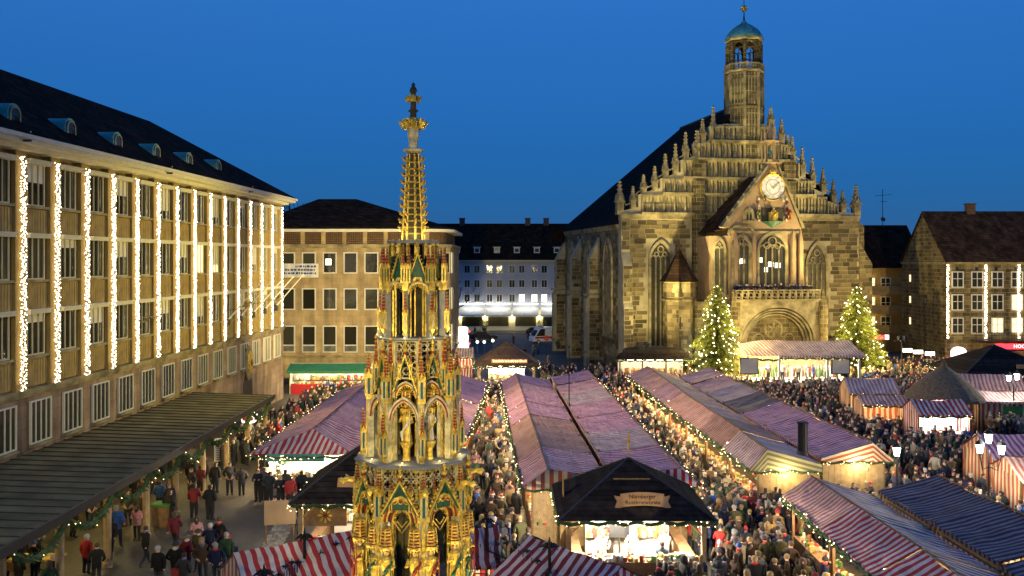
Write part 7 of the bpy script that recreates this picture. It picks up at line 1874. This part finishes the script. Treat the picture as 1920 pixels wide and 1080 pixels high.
# single figures on the left walkway, seen at these feet positions
left = [(364, 972, 'red', 'a knit cap', 2), (394, 976, 'black', 'short grey hair', 2), (431, 928, 'black', 'short brown hair', 2), (453, 930, 'charcoal', 'short brown hair', 3), (404, 925, 'black', 'long brown hair', 0), (376, 928, 'maroon', 'long fair hair', 2), (273, 1062, 'black', 'short brown hair', 3), (331, 1032, 'maroon', 'long brown hair', 2), (162, 1078, 'red', 'short grey hair', 0), (300, 960, 'blue', 'short grey hair', 0), (205, 1048, 'charcoal', 'a hood', 3), (345, 880, 'pink', 'long fair hair', 2), (360, 890, 'grey', 'short brown hair', 0), (318, 985, 'black', 'short brown hair', 1), (265, 990, 'dark brown', 'short brown hair', 1), (240, 985, 'charcoal', 'a hood', 1),
        (484, 940, 'black', 'short brown hair', 1), (505, 945, 'charcoal', 'long brown hair', 4), (526, 955, 'black', 'a knit cap', 1), (545, 956, 'red', 'short brown hair', 4), (565, 945, 'black', 'short fair hair', 1), (495, 940, 'grey', 'a hood', 4), (548, 985, 'black', 'long brown hair', 2), (565, 1000, 'navy', 'short brown hair', 2), (535, 940, 'olive', 'short brown hair', 4), (578, 950, 'black', 'a knit cap', 4),
        (370, 1068, 'olive', 'short brown hair', 3), (392, 1060, 'navy', 'short grey hair', 1), (410, 1050, 'black', 'short brown hair', 2), (350, 1075, 'maroon', 'a knit cap', 1), (382, 1092, 'dark brown', 'long fair hair', 1), (408, 1098, 'navy', 'short grey hair', 6), (425, 1075, 'dark green', 'short grey hair', 0), (330, 1100, 'black', 'a knit cap', 1), (345, 1112, 'charcoal', 'short brown hair', 6), (300, 1105, 'black', 'short grey hair', 0), (180, 1100, 'black', 'short brown hair', 6)]
HKD = {h[0]: h[:2] for h in HK}
for px, py, c, h, pk in left:
    q = G(px, py); put(q.x, q.y, rp.uniform(-.5, .5)+(math.pi if rp.random() < .6 else 0), CC[c], HKD[h], 'on the left walkway', 0, pk)
q = G(920, 1035); put(q.x, q.y, math.pi, CC['blue'], HKD['short fair hair'], 'in the left aisle', 0, 4)
q = G(1242, 1092); put(q.x, q.y, math.pi, ('grey blue', (.16, .22, .3)), HKD['short brown hair'], 'at the sausage pavilion', 0, 0)
PI = math.pi
fill('in the left aisle', 34.5, 74, lambda y: -2.3 if y > 50 else -2.6, lambda y: .55-.041*(y-39.5)+.25, 1.15, .52, 0)
fill('in the middle aisle', 40, 76, lambda y: 8.5-.035*(y-39.7)-.1, lambda y: 11.96-.05*(y-43.75)+.2, 1.5, .48, 0)
fill('in the front crowd', 22.5, 33.6, lambda y: 4.6 if y < 32.5 else 5.6, lambda y: 12.0, 1.55, .5, PI)
fill('in the front crowd', 33.6, 40, lambda y: 7.9, lambda y: 12.1, 1.7, .48, PI)
fill('between the stall rows', 38.8, 44.4, lambda y: 11.5, lambda y: 19.8, 1.25, .5)
fill('at the lantern lamps', 39, 47, lambda y: 20.3, lambda y: 25.5, 1.05, .52)
fill('in the right market', 45.5, 62, lambda y: 19.6, lambda y: 31, 1.0, .55)
fill('in the right market', 62, 76, lambda y: 19.2, lambda y: 41, .95, .55)
fill('near the stage', 74, 85, lambda y: 18.6, lambda y: 42, 1.35, .5, PI)
fill('near the gabled house', 84, 103, lambda y: 35.5, lambda y: 51, 1.0, .55)
fill('by the hall wall', 54, 83, lambda y: -18.6-(.0 if y < 62 else -.3), lambda y: -14.0, 1.1, .5)
fill('by the awning shop', 74, 82.5, lambda y: -16, lambda y: -9, 1.0, .55, PI)
fill('behind the stall rows', 77.5, 97, lambda y: 2.8, lambda y: 11, .8, .55)
fill('behind the stall rows', 75, 84, lambda y: -7, lambda y: 12, 1.0, .55)
fill('before the kiosk', 79, 88, lambda y: 9, lambda y: 22, .9, .55)
fill('under the canopy', 28, 58, lambda y: -21.5, lambda y: -17.2, .3, .8)
fill('on the street', 100, 150, lambda y: -8, lambda y: 5, .02, 2)
# onlookers behind the porch balustrade
CHM = CH.matrix_basis
for k in range(30):
    w = CHM @ Vector((pl+.4+(pr-pl-.8)*(k+rp.random()*.8)/30, VP+.55+rp.random()*.6, zr0)); put(w.x, w.y, rp.gauss(0, .5)+TH, CC[rp.choice(['black', 'charcoal', 'navy', 'dark brown', 'grey'])], None, 'on the church porch', zr0)
for k in range(5):                                    # performers and visitors on the stage
    put(28.4-3+k*1.5, 86.2+rp.random(), rp.gauss(0, .4), CC[rp.choice(['cream', 'red', 'cream', 'blue'])], None, 'on the stage', 1.1)
# vendors
for k in range(3): put(4.92-1.2+k*1.3, 36.2+rp.random()*.4, rp.gauss(0, .4), CC['cream'], None, 'inside the sausage pavilion', 0)
PEOPLE.sort(key=lambda p: p[1])
near_, far_ = PEOPLE[:300], PEOPLE[300:]
cnt = {}
def ordinal(n):
    w = ['nearest', 'second nearest', 'third nearest', 'fourth nearest', 'fifth nearest', 'sixth nearest', 'seventh nearest', 'eighth nearest', 'ninth nearest', 'tenth nearest']
    return w[n] if n < len(w) else '%dth nearest' % (n+1) if (n+1) % 10 not in (1, 2, 3) or 10 < (n+1) % 100 < 14 else '%d%s nearest' % (n+1, {1: 'st', 2: 'nd', 3: 'rd'}[(n+1) % 10])
for i, (x, y, rz, coat, head, zone, z, pk) in enumerate(near_):
    k = (coat[0], head[0], zone); n = cnt.get(k, 0); cnt[k] = n+1
    if pk is None: pk = rp.choice([0, 1, 1, 4, 4, 5, 6, 2, 3])
    t = thing('person', 'person in %s coat with %s %s%s' % (coat[0], head[0], zone, '' if False else ', '+ordinal(n)), 'person', (x, y, z), rz, 'people %s' % zone)
    t.rotation_euler = (rp.gauss(0, .04), rp.gauss(0, .04), rz)
    s = rp.uniform(.91, 1.08); t.scale = (s*rp.uniform(.92, 1.2), s*rp.uniform(.95, 1.25), s)
    cc = coat[1]; jit = rp.uniform(.55, 1.05); cc = tuple(min(.8, v*jit) for v in cc)
    o = inst('body', BODY[pk], t); o.color = (*cc, 1)
    hz = (0, -LEAN[pk]-.015, 1.635)
    h = inst({'knit': 'knit_cap', 'hood': 'hood'}.get(head[1], 'hair'), HEADS[head[1]], t, hz)
    h.color = (*cc, 1) if head[1] == 'hood' else (*rp.choice([(.5, .46, .4), (.3, .03, .03), (.03, .03, .035), (.12, .12, .13), (.04, .07, .2), (.45, .3, .1)]), 1)
    if y < 46: inst('face', FACE, t, hz)
    if rp.random() < .25: b2 = inst('bag', BAG, t, (.3, .05, .95)); b2.color = (*rp.choice([(.03, .02, .015), (.1, .05, .02), (.2, .03, .03), (.02, .03, .06)]), 1)
    if rp.random() < .4: b2 = inst('scarf', SCARF, t, (0, -LEAN[pk], 1.49)); b2.color = (*rp.choice([(.4, .04, .04), (.5, .45, .35), (.08, .08, .09), (.1, .12, .3)]), 1)
for i, (px, py) in enumerate(((895, 893), (906, 902))):     # two santa hats in the left aisle
    q = G(px+60, py+70); t = thing('person', 'person in red and white bobble hat in the left aisle, %s' % ['left one', 'right one'][i], 'person', (-.95+.45*i, 42.2-.5*i, 0), 2.8); o = inst('body', BODY[1], t); o.color = (.05, .045, .03, 1); inst('santa_hat', HEADS['santa'], t, (0, -.015, 1.635))
t = thing('person', 'person in pink jacket seated on the wooden bench under the canopy', 'person', (-14.35, 39.62, .02), .3); o = inst('body', SEAT, t); o.color = (.5, .25, .25, 1); inst('hair', HEADS['longbrown'], t, (0, -.065, 1.225))
# the rest of the crowd reads as one mass
import numpy as np
LOW = []
for p in (POSES[0], POSES[1], POSES[2], POSES[4]):
    me = person_mesh('low', p, 0); me.calc_loop_triangles()
    vv = np.array([v.co[:] for v in me.vertices]); tri = np.array([lt.vertices[:] for lt in me.loop_triangles]); mi = np.array([me.polygons[lt.polygon_index].material_index for lt in me.loop_triangles])
    LOW.append((vv, tri, mi)); 
V, T, CL = [], [], []; off = 0
for x, y, rz, coat, head, zone, z, pk in far_:
    vv, tri, mi = LOW[rp.randrange(4)]; s = rp.uniform(.93, 1.07); c, sn = math.cos(rz), math.sin(rz)
    w = np.empty_like(vv); w[:, 0] = (vv[:, 0]*c-vv[:, 1]*sn)*s+x; w[:, 1] = (vv[:, 0]*sn+vv[:, 1]*c)*s+y; w[:, 2] = vv[:, 2]*s+z
    cc = np.array(coat[1])*rp.uniform(.5, 1.0); tr = np.array([.022, .023, .03]); sk = np.array([.5, .31, .22])
    hc = np.array({'brown': (.05, .03, .018), 'fair': (.33, .22, .1), 'grey': (.35, .34, .33)}.get(head[1][-5:], (.05, .03, .018)) if head[1] not in ('knit', 'hood') else (rp.choice([(.5, .46, .4), (.3, .03, .03), (.03, .03, .035)]) if head[1] == 'knit' else tuple(cc)))
    ct = vv[tri].mean(axis=1); colr = np.where((mi == 0)[:, None], cc, np.where((mi == 1)[:, None], tr, sk)); hm = (mi == 2) & ((ct[:, 2] > 1.66) | ((ct[:, 2] > 1.5) & (ct[:, 1] > 0))); colr[hm] = hc
    V.append(w); T.append(tri+off); CL.append(colr); off += len(vv)
V = np.concatenate(V); T = np.concatenate(T); CL = np.concatenate(CL)
me = bpy.data.meshes.new('crowd'); me.vertices.add(len(V)); me.vertices.foreach_set('co', V.ravel()); me.loops.add(len(T)*3); me.loops.foreach_set('vertex_index', T.ravel().astype(np.int32)); me.polygons.add(len(T)); me.polygons.foreach_set('loop_start', np.arange(0, len(T)*3, 3, dtype=np.int32)); me.update(calc_edges=True)
a = me.color_attributes.new('Col', 'FLOAT_COLOR', 'CORNER'); a.data.foreach_set('color', np.repeat(np.c_[CL, np.ones(len(CL))], 3, axis=0).ravel()); me.polygons.foreach_set('use_smooth', [True]*len(T)); me.materials.append(MATS['crowd_cloth'])
o = inst('crowd', me, stuff=True); o['label'] = 'dense crowd of market visitors filling the far aisles and the square'; o['category'] = 'crowd'
print('PEOPLE', len(PEOPLE), len(T))
# ---------------------------------------------------------------- floodlights
YEL = (1, .82, .35)
hs_ = MB(); hs_.box(-.25, .25, -.12, .2, -.2, .2); hs_.tube([(0, .1, -.2), (0, .1, -.4)], .03, 5); hs_ = hs_.mesh('housing', ['dark_metal'])
ln_ = MB(); ln_.box(-.21, .21, -.15, -.121, -.16, .16); ln_ = ln_.mesh('lens', ['white_lamp'])
ln2_ = ln_.copy(); ln2_.materials.clear(); ln2_.materials.append(MATS['cream_paint'])
def flood(parent, loc, target, power, angle, c=YEL, blend=.5, size=.25, hs=1):
    """a floodlight head on its parent, aimed at target (world), lens towards local -y"""
    w = parent.matrix_basis @ Vector(loc); d = (Vector(target)-w); rz = math.atan2(d.y, d.x)+math.pi/2-parent.rotation_euler.z
    o = inst('floodlight_head', hs_, parent, loc, (0, 0, rz), (hs, hs, hs)); inst('lens', ln_ if hs > .5 else ln2_, o)
    dn = d.normalized(); lp = parent.matrix_basis.inverted() @ (w+dn*.45)
    l = light('SPOT', 'flood', lp, power, c, parent, size, angle=angle, blend=blend)
    l.rotation_euler = (parent.matrix_basis.to_3x3().inverted() @ dn).to_track_quat('-Z', 'Y').to_euler()
def mast(label, x, y, h):
    t = thing('floodlight_mast', label, 'mast', (x, y, 0)); m = MB(); m.tube([(0, 0, 0), (0, 0, h)], [.09, .06], 8); m.box(-.7, .7, -.04, .04, h-.35, h-.25); m.build('pole', 'dark_metal', t); return t
M1 = mast('added floodlight mast hidden behind the fountain', -6.75, 59.5, 12.4)  # added mast, kept out of sight, to flood hall, church and stall roofs
flood(M1, (-.6, 0, 12.4), (-23, 58, 10), 7500, 115, (1, .80, .13), .7)
flood(M1, (-.2, 0, 12.4), (-17, 92, 8), 55000, 75, (1, .80, .34), .7)
flood(M1, (.3, 0, 12.4), (20, 101, 14), 12000, 42, YEL, .6)
flood(M1, (.6, 0, 12.4), (26, 102, 31), 42000, 30, YEL, .6)
flood(M1, (0, -.2, 12.2), (9, 58, 2), 6500, 110, (1, .76, .46), .8)
M2 = mast('added floodlight mast out of view beyond the right edge', 46.5, 71, 9.6)  # added out of view to light the right side of the square
flood(M2, (0, 0, 9.6), (28, 101, 16), 10000, 50, (1, .78, .36), .6)
flood(M2, (.4, 0, 9.6), (58, 105, 8), 20000, 80, (1, .74, .36), .6)
flood(M2, (-.4, 0, 9.6), (24, 55, 2), 5000, 90, (1, .8, .5), .8)
flood(M1, (.9, 0, 12.2), (54, 108, 8), 90000, 22, (1, .78, .32), .6)
# added heads along the hall eaves, lighting the stall roofs from the left
for i, (yl, tg) in enumerate(((-42, (12, 44, 2)), (-27, (8, 58, 2)), (-12, (12, 72, 2)))):
    w = HB.matrix_basis @ Vector((1.35, yl, 18.9)); t = thing('added_eaves_flood', 'added floodlight on the hall eaves, %s' % ['nearest', 'middle', 'farthest'][i], 'floodlight', w)
    m = MB(); m.box(-.4, .05, -.05, .05, -.45, -.35); m.build('bracket', 'dark_metal', t); flood(t, (0, 0, 0), tg, 9500, 85, (1, .74, .38), .9, .4, .22)
# unseen heads added on the town hall wall the picture is taken from
M3 = thing('unseen_floodlight', 'unseen floodlight bracket on the wall below the viewpoint', 'floodlight', (-6, 1.2, 11.5)); m = MB(); m.box(-1.2, 1.2, .1, .2, -.5, -.4); m.build('bracket', 'dark_metal', M3)
flood(M3, (-.8, .3, 0), (FX, FY, 7), 12000, 30, (1, .79, .34), .5, .3)
flood(M3, (.8, .3, 0), (FX, FY, 13), 13000, 28, (1, .79, .34), .5, .3)
M4 = thing('unseen_floodlight', 'unseen floodlight bracket on the wall to the right of the viewpoint', 'floodlight', (9, 1.2, 11.5)); m = MB(); m.box(-.6, .6, .1, .2, -.5, -.4); m.build('bracket', 'dark_metal', M4)
flood(M4, (0, .3, 0), (FX, FY, 9), 8000, 34, (1, .79, .34), .5, .3)
flood(M4, (.4, .3, 0), (11, 36, 2), 3000, 75, (1, .78, .5), .8, .3)  # added warm spill on the near stall roofs
M5 = thing('unseen_floodlight', 'added unseen floodlight bracket high on the wall left of the viewpoint', 'floodlight', (-12, 1.2, 17.5)); m = MB(); m.box(-.6, .6, .1, .2, -.5, -.4); m.build('bracket', 'dark_metal', M5)
flood(M5, (0, .3, 0), (-20.5, 38, 3), 17000, 50, (1, .80, .30), .9, .3)  # added to warm the canopy roof
# church uplights: on the kiosk roof and on a low mast right of the stage
M6 = thing('roof_floodlight', 'floodlight pair on the roof of the flat kiosk aimed at the church', 'floodlight', (13.6, 89.3, 4.3)); m = MB(); m.tube([(0, 0, -.5), (0, 0, 0)], .05, 5); m.box(-.6, .6, -.04, .04, -.45, -.38); m.build('bracket', 'dark_metal', M6)
flood(M6, (-.4, 0, 0), (16, 100, 14), 4600, 95, YEL, .7); flood(M6, (.4, 0, 0), (24, 101, 30), 29000, 50, YEL, .7)
M7 = mast('low floodlight mast right of the stage', 39.2, 87.5, 5.2)
flood(M7, (-.2, 0, 5.2), (34, 103, 14), 4300, 95, YEL, .7); flood(M7, (.2, 0, 5.2), (27, 101, 27), 29000, 50, YEL, .7)
# cool white uplights at the foot of the church
for i, (u, v, tu, tz_, pw_, an) in enumerate(((-9.2, -2.6, -9.6, 5, 4200, 115), (-5.6, -7.2, -7, 5, 2200, 100))):
    w = CH.matrix_basis @ Vector((u, v, 3.9 if i == 0 else 1.2)); t = thing('uplight', ['cool white uplight on the kiosk roof aimed at the church wall', 'cool white uplight beside the stair turret'][i], 'floodlight', w)
    m = MB(); m.tube([(0, 0, -.6), (0, 0, 0)], .04, 5); m.build('stand', 'dark_metal', t)
    tw = CH.matrix_basis @ Vector((tu, 0 if i == 0 else -4, tz_)); flood(t, (0, 0, 0), tw, pw_, an, (.82, 1, .95), .7)
for k in range(8):                                    # small lamps added on the fountain ledges and cap to brighten its tiers
    a = AV+(k+.5)*Q
    for r, z, pw_ in ((1.62, zl1+.12, 6), (1.28, zl2+.1, 4)):
        q = MB(); q.lathe([(.03, 0), (.025, .04)], 8); q.build('added_ledge_lamp', 'lit_window', FT, loc=(r*.98*math.cos(a), r*.98*math.sin(a), z-.06)); light('POINT', 'ledge_fill', (r*math.cos(a), r*math.sin(a), z+.1), pw_, (1, .82, .32), FT, .05)
    light('POINT', 'cap_fill', (.62*math.cos(a), .62*math.sin(a), sz_(450)+.15), 6, (1, .85, .45), FT, .05)
